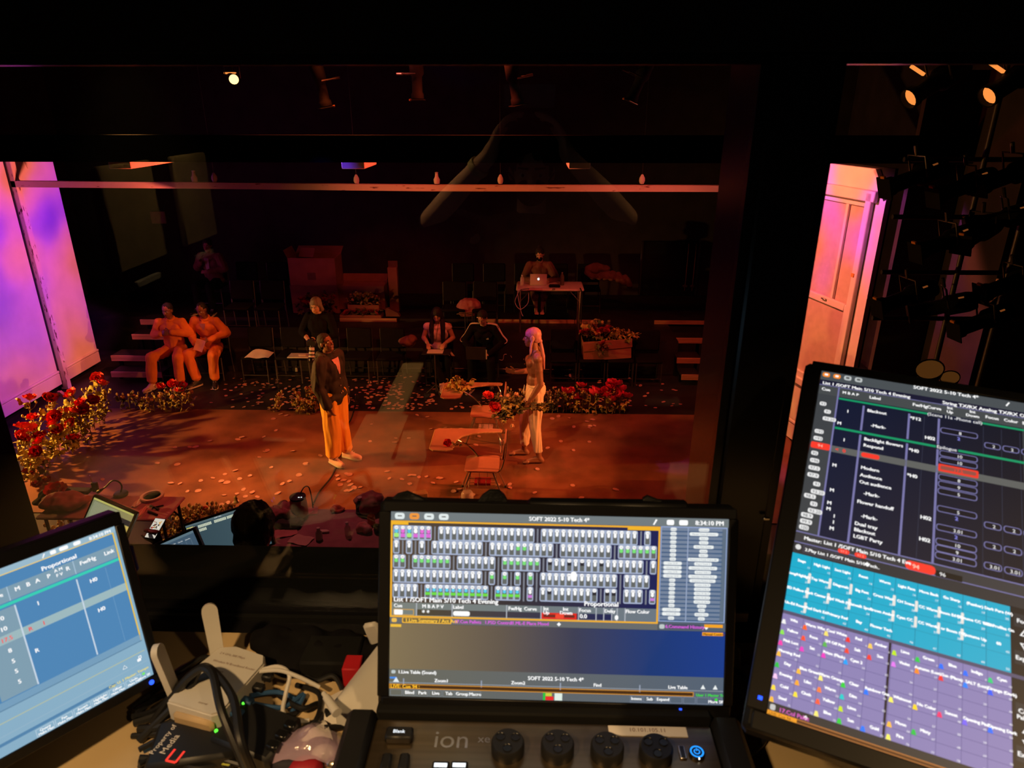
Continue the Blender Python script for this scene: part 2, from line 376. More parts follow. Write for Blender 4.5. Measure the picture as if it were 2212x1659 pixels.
def remesh(b, name, m, parent, vox=0.009, smooth=4, fold=0.0, fscale=(9, 9, 3)):
    me = b.mesh('tmp', None, 0, False); o = bpy.data.objects.new('tmp', me); COL.objects.link(o)
    r = o.modifiers.new('r', 'REMESH'); r.mode = 'VOXEL'; r.voxel_size = vox; r.use_smooth_shade = True
    if smooth: q = o.modifiers.new('s', 'SMOOTH'); q.factor = 0.5; q.iterations = smooth
    dg = bpy.context.evaluated_depsgraph_get(); out = bpy.data.meshes.new_from_object(o.evaluated_get(dg)); out.name = name
    bpy.data.objects.remove(o); bpy.data.meshes.remove(me)
    if fold:
        ns = [v.normal.copy() for v in out.vertices]
        for v, n in zip(out.vertices, ns):
            c = v.co; v.co = c + n * fold * (noise.noise(V((c.x * fscale[0], c.y * fscale[1], c.z * fscale[2]))) + 0.5 * noise.noise(V((c.x * fscale[0] * 2.3, c.y * fscale[1] * 2.3, c.z * fscale[2] * 2.3 + 5))))
    out.materials.clear(); out.materials.append(MT[m]); out.polygons.foreach_set('use_smooth', [True] * len(out.polygons))
    return link(name, out, parent)
# ================================================================== the setting: theatre
b = B(); b.box((-1.5, 7.0, -0.06), (17, 17, 0.10), 'stage_black'); struct('floor', b)
b = B(); b.box((-1.45, 8.40, -0.004), (10.4, 3.02, 0.012), 'stage_brown', bev=0.004); o = struct('stage_deck', b); o['label'] = 'dark red-brown painted stage floor'; o['category'] = 'floor'
b = B(); b.box((-1.5, 14.75, 2.75), (17, 0.2, 5.6), 'black_wall'); struct('wall_back', b)
b = B(); b.box((-9.7, 7.0, 2.75), (0.2, 17, 5.6), 'black_wall'); struct('wall_left', b)
b = B(); b.box((6.3, 8.0, 2.75), (0.2, 13.7, 5.6), 'black_wall'); struct('wall_right', b)
b = B(); b.box((-1.5, 8.1, 5.65), (17, 14, 0.2), 'black_wall'); struct('ceiling', b)
# header that hides the grid, and the joists below it
b = B(); b.box((-1.7, 7.95, 4.02), (16, 0.12, 0.28), 'black_paint'); struct('trim_1', b)
for x0, x1, y0, y1, lab in ((233, 284, 8.25, 9.3, 'white-painted ceiling joist lit red on its flank, nearest the purple wall panel'), (737, 788, 8.25, 8.9, 'ceiling joist with a blue-lit end, above the middle of the stage'), (1229, 1275, 8.25, 8.9, 'ceiling joist with a dull red end, right of the blue-lit one')):
    a, c = aty(x0, 349, y0), aty(x1, 365, y0)
    b = B(); b.box(((a.x + c.x) / 2, (y0 + y1) / 2, c.z + 0.12), (abs(c.x - a.x), y1 - y0, 0.24), 'flat_white', bev=0.006)
    tag(b.build('ceiling_joist', None), lab, 'joist', 'joists under the grid')
# audience risers on the far side
b = B(); b.box((-1.6, 12.18, 0.31), (8.4, 1.08, 0.62), 'stage_black'); b.box((-1.6, 13.69, 0.335), (15.8, 1.92, 0.69), 'stage_black'); struct('riser', b)
for xa, xb in ((735, 858), (1050, 1281), (1413, 1523)):
    p, q = aty(xa, 700, 12.70), aty(xb, 700, 12.70)
    b = B(); b.box(((p.x + q.x) / 2, 12.70, 0.655), (q.x - p.x, 0.03, 0.075), 'pale_wood', bev=0.005); struct('trim_2', b)
# stairs at both ends of the risers
for nm, rows in (('left', ((240, 352, 803, 0.2), (240, 346, 768, 0.4), (285, 372, 722, 0.6), (303, 395, 690, 0.8))), ('right', ((1472, 1510, 809, 0.2), (1462, 1513, 773, 0.4), (1457, 1518, 730, 0.6)))):
    t = thing('stair_unit', 'black stair unit with pale wooden nosings beside the ' + ('seated men in orange' if nm == 'left' else 'cardboard box of flowers'), 'stairs')
    for xa, xb, y, z in rows:
        p, q = atz(xa, y, z), atz(xb, y, z); xx = (p.x + q.x) / 2; w = q.x - p.x
        b = B(); b.box((xx, p.y + 0.165, z - 0.02), (w, 0.33, 0.04), 'stage_black'); b.build('tread', None, t)
        b = B(); b.box((xx, p.y - 0.012, z - 0.045), (w, 0.024, 0.10), 'pale_wood', bev=0.004); b.build('nosing', None, t)
        for xs_ in (p.x + 0.03, q.x - 0.03): b = B(); b.box((xs_, p.y + 0.2, z / 2 - 0.02), (0.05, 0.05, max(z - 0.04, .05)), 'black_paint'); b.build('support', None, t)
# doors in the back wall
b = B(); p, q = aty(1388, 520, 14.64), aty(1500, 640, 14.64); w, h = q.x - p.x, p.z - 0.69
b.box(((p.x + q.x) / 2, 14.63, 0.69 + h / 2), (w, 0.05, h), 'black_gloss', bev=0.01); d = struct('door_1', b)
for fx in (0.0, 1.0):
    b = B(); b.box((p.x + w * fx, 14.6, 0.69 + h / 2), (0.05, 0.06, h), 'dark_steel', bev=0.008); b.build('frame', None, d)
for fx in (0.80, 0.93):
    b = B(); b.tube([(p.x + w * fx, 14.58, 0.8), (p.x + w * fx, 14.56, 0.9), (p.x + w * fx, 14.56, 0.69 + h - 0.15), (p.x + w * fx, 14.58, 0.69 + h - 0.05)], 0.012, 6, 'steel'); b.box((p.x + w * fx, 14.57, 0.90), (0.1, 0.04, 0.06), 'steel', bev=0.01); b.build('push_bar', None, d)
b = B(); p, q = aty(323, 457, 14.6), aty(359, 483, 14.6); b.box(((p.x + q.x) / 2, 14.62, (p.z + q.z) / 2), (q.x - p.x, 0.04, p.z - q.z), 'table_plastic', bev=0.005)
tag(b.build('wall_sign'), 'small plain pinkish square plate high on the dark back wall', 'sign')
for px, py in ((220, 635), (235, 690)):
    p = aty(px, py, 14.6); b = B(); b.cyl(p, p + V((0, -0.03, 0)), 0.02, 0.02, 8, 'steel'); tag(b.build('wall_hook'), 'tiny bright metal hook on the black wall left of the orange-clad men', 'hook', 'hooks on the back wall')

# ------------------------------------------------------------------ left wall panel (scenery flat) with its post and the long beam
XF = -7.9
t = thing('scenery_wall', 'tall white scenery wall glowing purple and pink at the left of the stage', 'scenery', (XF, 10.0, 0))
ya, yp, yb = -0.75, 0.72, 1.80
for y0, y1 in ((ya, yp - 0.05), (yp + 0.05, yb)):
    b = B(); b.box((-0.05, (y0 + y1) / 2, 2.05), (0.10, y1 - y0 - 0.01, 3.9), 'flat_white', bev=0.006); b.build('wall_panel', None, t)
    b = B()
    b.box((0.012, (y0 + y1) / 2, 0.20), (0.03, y1 - y0 - 0.02, 0.20), 'flat_white', bev=0.008); b.box((0.018, (y0 + y1) / 2, 0.325), (0.04, y1 - y0 - 0.02, 0.04), 'flat_white', bev=0.012); b.build('baseboard', None, t)
b = B(); b.box((0.04, yp, 2.02), (0.12, 0.11, 4.04), 'chip_white', bev=0.008); po = b.build('post', None, t)
for z in (0.5, 1.15, 1.9, 2.7, 3.4):
    b = B(); b.lathe([(0.0, 0.022), (0.020, 0.02), (0.026, 0.0)], 12, 'flat_white', Matrix.Translation((0.10, yp + 0.012, z)) @ Matrix.Rotation(PI / 2, 4, 'Y')); b.build('bolt', None, po)
b = B(); b.box((0.012, yp - 0.062, 2.0), (0.03, 0.010, 3.9), 'navy'); b.build('joint_strip', None, po)
b = B(); b.tube([(0.01, 1.15, 3.55), (0.01, 1.02, 3.98)], 0.012, 6, 'flat_white'); b.build('brace_wire', None, t)
b = B()
for y in (-0.5, 0.4, 1.4): b.box((-0.35, y, 0.9), (0.5, 0.05, 1.7), 'black_paint')
b.box((-0.09, 0.5, 0.04), (0.05, 2.4, 0.08), 'black_paint'); b.build('back_frame', None, t)
# triangular wooden brace in front of it
a, c, e = atz(62, 918, 0.15), atz(95, 872, 0.40), atz(142, 902, 0.12)
t = thing('wooden_brace', 'triangular raw timber brace among the flowers below the purple wall', 'brace', (-7.28, 9.75, 0))
for q0, q1 in (((-0.24, -0.02, 0.03), (0.0, 0.0, 0.34)), ((0.0, 0.0, 0.34), (0.36, -0.05, 0.03)), ((-0.24, -0.02, 0.03), (0.36, -0.05, 0.03))):
    b = B(); b.tube([q0, q1], 0.034, 4, 'raw_wood'); b.build('timber', None, t, smooth=0)
# beam across the stage
YB = 10.72; pa, pb = aty(28, 397, YB), aty(1552, 407, YB); pm = aty(900, 405.5, YB)
t = thing('hanging_beam', 'long chipped white beam hanging across the stage from the purple wall', 'beam', (pa.x, YB, pa.z))
b = B(); pts = [V((0, 0, 0)), (aty(420, 400, YB) - pa), (pm - pa), (pb - pa), V((pb.x - pa.x + 2.2, 0, pb.z - pa.z + 0.03))]
vs = []; fs = []
for i, p in enumerate(pts): vs += [p + V((0, dy, dz)) for dy, dz in ((-.055, -.045), (.055, -.045), (.055, .045), (-.055, .045))]
for i in range(len(pts) - 1): fs += [(i * 4 + k, i * 4 + (k + 1) % 4, i * 4 + 4 + (k + 1) % 4, i * 4 + 4 + k) for k in range(4)]
fs += [(3, 2, 1, 0), tuple(range(len(vs) - 4, len(vs)))]
b.add(vs, fs, 'chip_beam'); b.build('beam', None, t, smooth=0)
for px, wire in ((422, 0), (465, 1), (771, 1), (944, 0), (1081, 1), (1386, 1)):
    q = aty(px, 398 if px < 500 else 402, YB) - pa; q.y = 0
    b = B(); b.lathe([(0.0, -0.01), (0.042, 0.0), (0.048, 0.06), (0.026, 0.10), (0.020, 0.15), (0.030, 0.16), (0.0, 0.17)] if not wire else [(0.0, -0.01), (0.03, 0.0), (0.044, 0.04), (0.040, 0.08), (0.014, 0.13), (0.0, 0.135)], 12, 'flat_white', Matrix.Translation(q + V((0, 0, 0.035)))); f = b.build('rigging_eye', None, t)
    if wire: b = B(); b.cyl(q + V((0, 0, 0.15)), q + V((0, 0, 5.5 - pa.z)), 0.004, 0.004, 6, 'dark_steel'); b.build('hanging_wire', None, f)

# ------------------------------------------------------------------ right window wall (scenery)
P0 = V((3.76, 9.22, 0)); dr = V((0.243, -0.970, 0)); ang = math.atan2(dr.y, dr.x)
t = thing('scenery_window_wall', 'white scenery wall with a sash window glowing orange and pink at right', 'scenery', P0, ang)
# local x runs from the far end (-0.6) to the near end (1.07); local y is away from the stage? outward normal is -y
x1, H = 1.06, 3.78
def ogee(n=8):
    o = []
    for i in range(n + 1):
        u = i / n; o.append((x1 - 0.30 + 0.30 * u, H - 0.02 - 0.30 * (0.5 - 0.5 * math.cos(PI * u)) - 0.03 * math.sin(3 * PI * u)))
    return o
X = Matrix(((1, 0, 0, 0), (0, 0, -1, 0), (0, 1, 0, 0), (0, 0, 0, 1)))   # prism (x, z) stood upright, thickness along -y
wx0, wx1, wz0, wz1 = -0.22, 0.80, 0.95, 3.42
b = B()
b.prism([(-0.9, 0), (wx0, 0), (wx0, H), (-0.9, H)], -0.06, 0.0, 'flat_white', X)
b.prism([(wx1, 0), (x1, 0)] + [(px, pz) for px, pz in ogee()][::-1] + [(wx1, H)], -0.06, 0.0, 'flat_white', X)
b.prism([(wx0, 0), (wx1, 0), (wx1, wz0), (wx0, wz0)], -0.06, 0.0, 'flat_white', X)
b.prism([(wx0, wz1), (wx1, wz1), (wx1, H), (wx0, H)], -0.06, 0.0, 'flat_white', X)
b.build('wall_panel', None, t, smooth=0)
b = B()
for bx, bz, w, h in ((wx0 - 0.05, (wz0 + wz1) / 2, 0.11, wz1 - wz0 + 0.2), (wx1 + 0.04, (wz0 + wz1) / 2, 0.10, wz1 - wz0 + 0.2), ((wx0 + wx1) / 2, wz1 + 0.06, wx1 - wx0 + 0.28, 0.13), ((wx0 + wx1) / 2, wz0 - 0.05, wx1 - wx0 + 0.3, 0.10)):
    b.box((bx, -0.03, bz), (w, 0.06, h), 'flat_white', bev=0.01)
b.box((wx0 - 0.12, -0.045, (wz0 + wz1) / 2), (0.02, 0.08, wz1 - wz0 + 0.25), 'flat_white', bev=0.005); b.build('window_casing', None, t)
def sash(z0, z1, y, mid, nm):
    s_ = B(); w = 0.075
    for bx in (wx0 + w / 2, wx1 - w / 2): s_.box((bx, y, (z0 + z1) / 2), (w, 0.045, z1 - z0), 'flat_white', bev=0.008)
    for bz in (z0 + w / 2, z1 - w / 2): s_.box(((wx0 + wx1) / 2, y, bz), (wx1 - wx0 - 2 * w, 0.045, w * 1.2), 'flat_white', bev=0.008)
    if mid: s_.box(((wx0 + wx1) / 2 + 0.10, y, (z0 + z1) / 2), (0.05, 0.035, z1 - z0 - 2 * w), 'flat_white', bev=0.006)
    so = s_.build(nm, None, t)
    p_ = B(); p_.box(((wx0 + wx1) / 2, y + 0.022, (z0 + z1) / 2), (wx1 - wx0 - 2 * w + .01, 0.012, z1 - z0 - 2 * w + .01), 'table_plastic'); p_.build('pane', None, so)
    return so
sash(wz0 + 1.10, wz1, 0.045, True, 'upper_sash'); sl = sash(wz0, wz0 + 1.20, -0.005, False, 'lower_sash')
b = B(); b.box(((wx0 + wx1) / 2 + 0.05, -0.04, wz0 + 1.18), (0.09, 0.03, 0.02), 'steel', bev=0.006); b.build('sash_lock', None, sl)
b = B(); b.box((0.1, -0.04, 0.14), (1.9, 0.03, 0.24), 'flat_white', bev=0.01); b.box((0.1, -0.05, 0.29), (1.9, 0.045, 0.04), 'flat_white', bev=0.012); b.build('baseboard', None, t)
b = B(); b.box((wx1 + 0.02, -0.06, 2.55), (0.05, 0.02, 0.045), 'gel_orange', bev=0.004); b.build('tape_tab', None, t)
b = B(); b.box((0.08, 0.09, 1.9), (1.9, 0.04, 3.8), 'black_paint'); b.build('back_cover', None, t)
# black side masking right of it
b = B(); b.box((4.42, 8.05, 2.4), (0.55, 0.08, 4.8), 'black_wall'); b.box((4.75, 7.55, 2.4), (0.08, 1.0, 4.8), 'black_wall'); struct('wall_masking', b)

# ------------------------------------------------------------------ lanterns and the boom at the right
def lantern(loc, tgt, label, lens=None, sc=1.0, group=None, slot=True, hang=None):
    t = thing('stage_lantern', label, 'stage light', loc, 0, group)
    t.rotation_euler = (V(tgt) - V(loc)).to_track_quat('Z', 'Y').to_euler(); t.scale = (sc,) * 3
    b = B(); b.lathe([(0.0, -0.22), (0.07, -0.21), (0.085, -0.15), (0.085, 0.0), (0.062, 0.03), (0.062, 0.20), (0.075, 0.22), (0.075, 0.27), (0.066, 0.27), (0.066, 0.23)], 16, 'black_paint'); b.build('body', None, t)
    b = B(); b.lathe([(0.0, 0.235), (0.064, 0.232)], 16, lens or 'black_paint'); b.build('lens', None, t)
    b = B(); b.tube([(-0.10, 0, 0.0), (-0.10, 0.16, 0.0), (0.10, 0.16, 0.0), (0.10, 0, 0.0)], 0.008, 6, 'dark_steel'); b.cyl((0, 0.16, 0), (0, 0.24, 0), 0.015, None, 8, 'dark_steel'); b.build('yoke', None, t)
    b = B(); b.box((0, 0, 0.285), (0.17, 0.17, 0.012), 'black_paint', bev=0.003); b.box((0.0, 0.09, 0.285), (0.05, 0.02, 0.02), 'gel_orange', bev=0.003); b.build('gel_frame', None, t) if lens is None else None
    if hang is not None:
        iv = (Matrix.Translation(V(loc)) @ t.rotation_euler.to_matrix().to_4x4() @ Matrix.Scale(sc, 4)).inverted(); b = B(); b.cyl(iv @ (V(loc) + V((0, 0, .05))), iv @ V((loc[0], loc[1], hang)), 0.014, None, 8, 'black_paint'); b.build('hanger', None, t)
    if slot: b = B(); b.box((0.055, 0.055, -0.10), (0.016, 0.022, 0.04), 'lamp_dim'); b.build('vent_slot', None, t)
    return t
C0 = V((0, 0, CAMZ))
def adopt(o, t):
    o.parent = t; o.matrix_parent_inverse = (Matrix.Translation(t.location) @ t.rotation_euler.to_matrix().to_4x4() @ Matrix.Diagonal((*t.scale, 1))).inverted(); return o
lt = lantern(aty(503, 169, 9.0), C0 + V((0.5, 0, -0.6)), 'lit spotlight with a white-hot lens high above the stage', 'lamp_warm', 0.85, hang=5.57)
p = aty(497, 158, 9.0); b = B(); b.box(p, (0.13, 0.05, 0.018), 'lamp_amber'); o = adopt(b.build('lens_glow_slit'), lt); o['label'] = 'glowing strip painted as the lens reflected in the barn door'  # emissive strip stands in for the lens reflected in the barn door
for px, py, dst, lens, lab in ((1385, 168, 9, None, 'dark lantern hung right of centre in the grid, catching no light'), (900, 160, 9, None, 'dark lantern hung over the middle of the grid'), (1110, 170, 8.6, None, 'dark lantern with pale grip tape over centre stage'), (690, 175, 8.6, None, 'dark lantern left of the middle of the grid')):
    lantern(aty(px, py, dst), (rnd.uniform(-2, 2), 9, 0), lab, lens, 1.0, 'unlit lanterns in the grid', False, 5.57)
b = B(); b.cyl((-6.5, 8.9, 5.02), (4.6, 8.9, 5.02), 0.024, None, 10, 'pipe_grey'); tag(b.build('lighting_pipe'), 'black horizontal lighting pipe above the stage carrying lanterns', 'pipe')
for px, py, Y, lab in ((2030, 172, 6.2, 'lit amber lantern at the top right, left one of the pair'), (2202, 166, 6.0, 'lit amber lantern at the top right, right one of the pair')):
    p = aty(px, py, Y); lt = lantern(p, p + V((-0.80, -0.25, -0.45)), lab, 'lamp_amber', 1.15, None, False, 5.57)
    q = aty(px - 48, py - 20, Y); b = B(); X2 = Matrix.Translation(q) @ Matrix.Rotation(0.5, 4, 'Y'); b.box((0, 0, 0), (0.13, 0.03, 0.022), 'lamp_amber', X2); adopt(b.build('lens_glow_slit'), lt)['label'] = 'glowing strip painted as the lens reflected in the barn door'  # emissive slit, same kind of strip as on the lit spotlight
YBM = 6.4
t = thing('lighting_boom', 'black vertical lighting boom with cross pipes at the right side', 'lighting stand', (aty(2035, 600, YBM).x, YBM, 0))
bx = aty(2035, 600, YBM).x
for px, z0, z1 in ((2075, 0.02, 4.9), (2185, 0.02, 4.9)):
    q = aty(px, 560, YBM); b = B(); b.cyl((q.x - bx, 0, z0), (q.x - bx, 0, z1), 0.024, None, 10, 'pipe_grey'); b.build('pipe', None, t)
for py in (345, 470, 590, 690):
    z = aty(2100, py, YBM).z; b = B(); b.cyl((-0.55, 0.02, z), (1.0, 0.02, z), 0.022, None, 10, 'pipe_grey'); b.build('cross_pipe', None, t)
b = B(); b.lathe([(0.30, 0.0), (0.30, 0.03), (0.04, 0.05)], 20, 'black_paint'); b.build('base', None, t)
k = 0
for px, py, tx in ((1985, 380, -1), (2090, 400, -1), (2190, 375, -1), (2120, 500, -2), (2050, 520, -1), (1965, 640, -1), (2045, 660, 0), (2130, 690, -1), (2190, 610, -1), (2175, 470, 0)):
    p = aty(px, py, YBM - 0.1 - 0.05 * (k % 3))
    pos = ('leftmost', 'second from the left')
    lantern(p, p + V((-1.0, 0.35 + tx * 0.5, -0.35)), 'black lantern with a small orange glint on the dark right-hand boom', None, 1.1, 'lanterns on the right boom'); k += 1
for px, py, r in ((2008, 797, 0.11), (2052, 815, 0.075)):
    p = aty(px, py, 5.6); t = thing('scoop_lamp', ('large' if r > .1 else 'small') + ' open lamp bowl glowing amber inside, above the right monitor', 'stage light', p)
    t.rotation_euler = V((-0.45, -0.35, 0.80)).to_track_quat('Z', 'Y').to_euler()
    b = B(); b.lathe([(0.03, -r * 1.1), (r * 0.75, -r * 0.8), (r, -0.01), (r * 1.03, 0.0), (r * 0.96, 0.0), (r * 0.9, -0.012)], 20, 'black_paint'); b.build('bowl', None, t)
    b = B(); b.lathe([(0.0, -r * 0.7), (r * 0.6, -r * 0.55), (r * 0.92, -0.006)], 20, 'lamp_bowl'); b.build('reflector', None, t)
    b = B(); b.ell((0.02, -r * .45, -r * .35), (r * .35, r * .22, r * .2), 'lamp_amber', n=10, k=6); b.build('bulb', None, t)
    iv = (Matrix.Translation(p) @ t.rotation_euler.to_matrix().to_4x4()).inverted(); b = B(); b.cyl(V((0, 0, -r)), iv @ V((p.x + .1, p.y + .1, 0.0)), 0.014, None, 8, 'black_paint'); b.build('stem', None, t)

# ================================================================== the control booth
DZ = 3.52                                      # desk top
YG0, YG1 = 1.10, 1.34                          # inner and outer face of the window wall
xl = aty(88, 1160, YG1).x; mx0 = aty(1552, 1090, YG0).x; mx1 = aty(1660, 1090, YG0).x; zt = aty(1106, 112, YG0).z; zb = aty(600, 1334, YG0).z
yc = (YG0 + YG1) / 2; th = YG1 - YG0
b = B(); b.box((0, yc, zb / 2), (4.6, th, zb), 'booth_dark'); b.box((0, yc, (zt + 5.6) / 2), (4.6, th, 5.6 - zt), 'booth_dark')
b.box((-2.3 + (2.3 + xl) / 2, yc, (zb + zt) / 2), (2.3 + xl, th, zt - zb), 'booth_dark'); b.box((2.1, yc, (zb + zt) / 2), (0.4, th, zt - zb), 'booth_dark'); struct('wall_front', b)
b = B(); b.box((0, -0.95, 2.70), (4.6, 4.1, 0.14), 'booth_dark'); struct('floor_booth', b)
b = B(); b.box((0, -0.95, 5.2), (4.6, 4.1, 0.12), 'booth_dark'); struct('ceiling_booth', b)
b = B(); b.box((-2.25, -0.95, 3.95), (0.1, 4.1, 2.5), 'booth_dark'); struct('wall_booth_left', b)
b = B(); b.box((2.25, -0.95, 3.95), (0.1, 4.1, 2.5), 'booth_dark'); struct('wall_booth_right', b)
b = B(); b.box((0, -2.95, 3.95), (4.6, 0.1, 2.5), 'booth_dark'); struct('wall_booth_back', b)
b = B(); b.box(((mx0 + mx1) / 2, yc, (zb + zt) / 2), (mx1 - mx0, th, zt - zb), 'black_gloss', bev=0.004); struct('window_mullion', b)
for k, (xa, xb) in enumerate(((xl, mx0), (mx1, 1.9))):
    b = B()
    for bx_, bz_, w_, h_ in ((xa + 0.008, (zb + zt) / 2, 0.016, zt - zb), (xb - 0.008, (zb + zt) / 2, 0.016, zt - zb), ((xa + xb) / 2, zb + 0.004, xb - xa, 0.010), ((xa + xb) / 2, zt - 0.008, xb - xa, 0.016)): b.box((bx_, YG0 + 0.025, bz_), (w_, 0.03, h_), 'black_gloss')
    wo = struct('window_%d' % (k + 1), b)
    b = B(); b.box(((xa + xb) / 2, YG0 + 0.025, (zb + zt) / 2), (xb - xa, 0.006, zt - zb), 'glass'); b.build('pane', None, wo, smooth=0)
b = B(); b.box((0, YG0 - 0.03, zb - 0.018), (4.4, 0.06, 0.022), 'black_gloss', bev=0.004); struct('window_sill', b)
# two tan acoustic panels on the booth's left wall (seen only as reflections)
for y, w_ in ((-1.55, 0.5), (-2.28, 0.45)):
    b = B(); b.box((-2.17, y, 3.90), (0.04, w_, 0.54), 'panel_tan', bev=0.01); b.box((-2.16, y, 3.54), (0.03, w_ * .5, 0.035), 'white_plastic', bev=0.005); tag(b.build('acoustic_panel'), 'tall tan acoustic panel on the booth wall, a faint reflection in the glass', 'panel', 'acoustic panels')
# warm work lamp of the booth
t = thing('downlight', 'warm ceiling downlight of the booth above the left of the desk', 'lamp', (-0.85, -0.25, 5.14))
b = B(); b.lathe([(0.05, 0.0), (0.075, 0.0), (0.075, -0.05), (0.068, -0.05), (0.05, -0.01)], 20, 'black_paint'); b.build('housing', None, t)
b = B(); b.lathe([(0.0, -0.012), (0.05, -0.010)], 16, 'lamp_warm'); b.build('bulb', None, t)
l = bpy.data.lights.new('booth_work_light', 'SPOT'); l.energy = 100; l.color = (1.0, 0.62, 0.27); l.shadow_soft_size = 0.05; l.spot_size = 1.25; l.spot_blend = 0.7
o = bpy.data.objects.new('booth_work_light', l); COL.objects.link(o); o.location = (-0.85, -0.25, 5.07); aim(o, (-0.45, 0.28, 3.5))
t = thing('downlight', 'added warm downlight above the right of the desk for the mirrored right arm', 'lamp', (1.0, -0.25, 5.14))  # added lamp with no seen source, brightens the mirrored right arm
b = B(); b.lathe([(0.05, 0.0), (0.075, 0.0), (0.075, -0.05), (0.068, -0.05), (0.05, -0.01)], 20, 'black_paint'); b.build('housing', None, t)
b = B(); b.lathe([(0.0, -0.012), (0.05, -0.010)], 16, 'lamp_warm'); b.build('bulb', None, t)
l = bpy.data.lights.new('booth_work_light', 'SPOT'); l.energy = 50; l.color = (1.0, 0.62, 0.27); l.shadow_soft_size = 0.05; l.spot_size = 1.25; l.spot_blend = 0.6  # emitter of the added right-hand lamp
o = bpy.data.objects.new('booth_work_light', l); COL.objects.link(o); o.location = (1.0, -0.25, 5.07); aim(o, (0.62, 0.28, 3.5))
t = thing('panel_fill_lamp', 'small unseen lamp added on the booth ceiling to light the acoustic panels', 'lamp', (-1.45, -1.85, 5.14))  # unseen lamp added so the panels show up in the glass
b = B(); b.lathe([(0.03, 0.0), (0.05, 0.0), (0.05, -0.05), (0.044, -0.05), (0.03, -0.01)], 16, 'black_paint'); b.build('housing', None, t)
b = B(); b.lathe([(0.0, -0.012), (0.03, -0.010)], 12, 'lamp_warm'); b.build('bulb', None, t)
l = bpy.data.lights.new('panel_fill_light', 'SPOT'); l.energy = 45; l.color = (1.0, 0.66, 0.30); l.shadow_soft_size = 0.04; l.spot_size = 1.3; l.spot_blend = 0.8
o = bpy.data.objects.new('panel_fill_light', l); COL.objects.link(o); o.location = (-1.45, -1.85, 5.08); aim(o, (-2.2, -1.85, 3.85))
# ================================================================== displays
MT['screen'] = screen_mat('screen', 1.0, 0.06, 0.5)
MT['screen_side'] = screen_mat('screen_side', 1.0, 0.02, 0.3)
class Scr:
    """Display content in its own pixel grid (u right, v down), flat coloured shapes on thin layers."""
    def __init__(s, w, h, W, H): s.w, s.h, s.W, s.H = w, h, W, H; s.v = []; s.f = []; s.c = []
    def pt(s, u, v, L): return ((u / s.W - 0.5) * s.w, (0.5 - v / s.H) * s.h, 0.00012 * L)
    def poly(s, pts, c, L=1, k=1.0):
        o = len(s.v); s.v += [s.pt(u, v, L) for u, v in pts]; s.f.append(tuple(range(o, o + len(pts)))); col = [lin(x) * k for x in c] + [1]; s.c += [col] * len(pts)
    def rect(s, u0, v0, u1, v1, c, L=1, c2=None):
        u1 = min(u1, s.W); v1 = min(v1, s.H)
        o = len(s.v); s.v += [s.pt(u0, v1, L), s.pt(u1, v1, L), s.pt(u1, v0, L), s.pt(u0, v0, L)]; s.f.append((o, o + 1, o + 2, o + 3))
        a = [lin(x) for x in c] + [1]; b_ = [lin(x) for x in (c2 or c)] + [1]; s.c += [a, b_, b_, a]
    def frame(s, u0, v0, u1, v1, t, c, L=2):
        s.rect(u0, v0, u1, v0 + t, c, L); s.rect(u0, v1 - t, u1, v1, c, L); s.rect(u0, v0 + t, u0 + t, v1 - t, c, L); s.rect(u1 - t, v0 + t, u1, v1 - t, c, L)
    def rr(s, u0, v0, u1, v1, r, c, L=1):
        p = []
        for cx, cy, a0 in ((u1 - r, v0 + r, -90), (u1 - r, v1 - r, 0), (u0 + r, v1 - r, 90), (u0 + r, v0 + r, 180)):
            for q in (0, 45, 90): a = math.radians(a0 + q); p.append((cx + r * math.cos(a), cy + r * math.sin(a)))
        s.poly(p[::-1], c, L)
    def text(s, u, v, t, size, c=(255, 255, 255), al='l', L=5, k=1.0):
        if L < 6 and al is not None and size > 15 and not getattr(s, '_b', 0):
            s._b = 1; size *= 1.12; s.text(u + size * .045, v + size * .02, t, size, c, al, L, k); s.text(u - size * .03, v - size * .02, t, size, c, al, L + .2, k); s._b = 0
        vs, fs = text_geo(t, size)
        if not vs: return
        w = max(q[0] for q in vs); off = {'l': 0, 'c': -w / 2, 'r': -w}[al]
        o = len(s.v); s.v += [s.pt(u + q[0] + off, v - q[1], L) for q in vs]; s.f += [tuple(i + o for i in f) for f in fs]; col = [lin(x) * k for x in c] + [1]; s.c += [col] * len(vs)
    def build(s, parent, m, name='screen'):
        me = bpy.data.meshes.new(name); me.from_pydata(s.v, [], s.f); me.update()
        a = me.color_attributes.new('Col', 'FLOAT_COLOR', 'POINT'); a.data.foreach_set('color', [x for c in s.c for x in c])
        me.materials.append(MT[m]); return link(name, me, parent)
def monitor(name, label, pos, rv, w, h, scr, bz, depth=0.035, m='screen', stand=True, group=None):
    R = Matrix.Rotation(V(rv).length, 4, V(rv).normalized()); t = thing(name, label, 'monitor', pos, 0, group); t.rotation_euler = R.to_euler()
    l, r, tp, bt = bz; b = B(); b.box(((r - l) / 2, (tp - bt) / 2, -depth / 2 - 0.0006), (w + l + r, h + tp + bt, depth), 'bezel', bev=0.006); b.build('housing', None, t)
    b = B()                                                                       # raised bezel lip
    b.box((0, h / 2 + tp / 2, 0.001), (w + l + r - .01, tp, 0.004), 'bezel', bev=0.0015); b.box((0, -h / 2 - bt / 2, 0.001), (w + l + r - .01, bt, 0.004), 'bezel', bev=0.0015)
    b.box((-w / 2 - l / 2, 0, 0.001), (l, h, 0.004), 'bezel', bev=0.0015); b.box((w / 2 + r / 2, 0, 0.001), (r, h, 0.004), 'bezel', bev=0.0015); b.build('bezel', None, t)
    scr.build(t, m); return t, R
WH = (255, 255, 255)
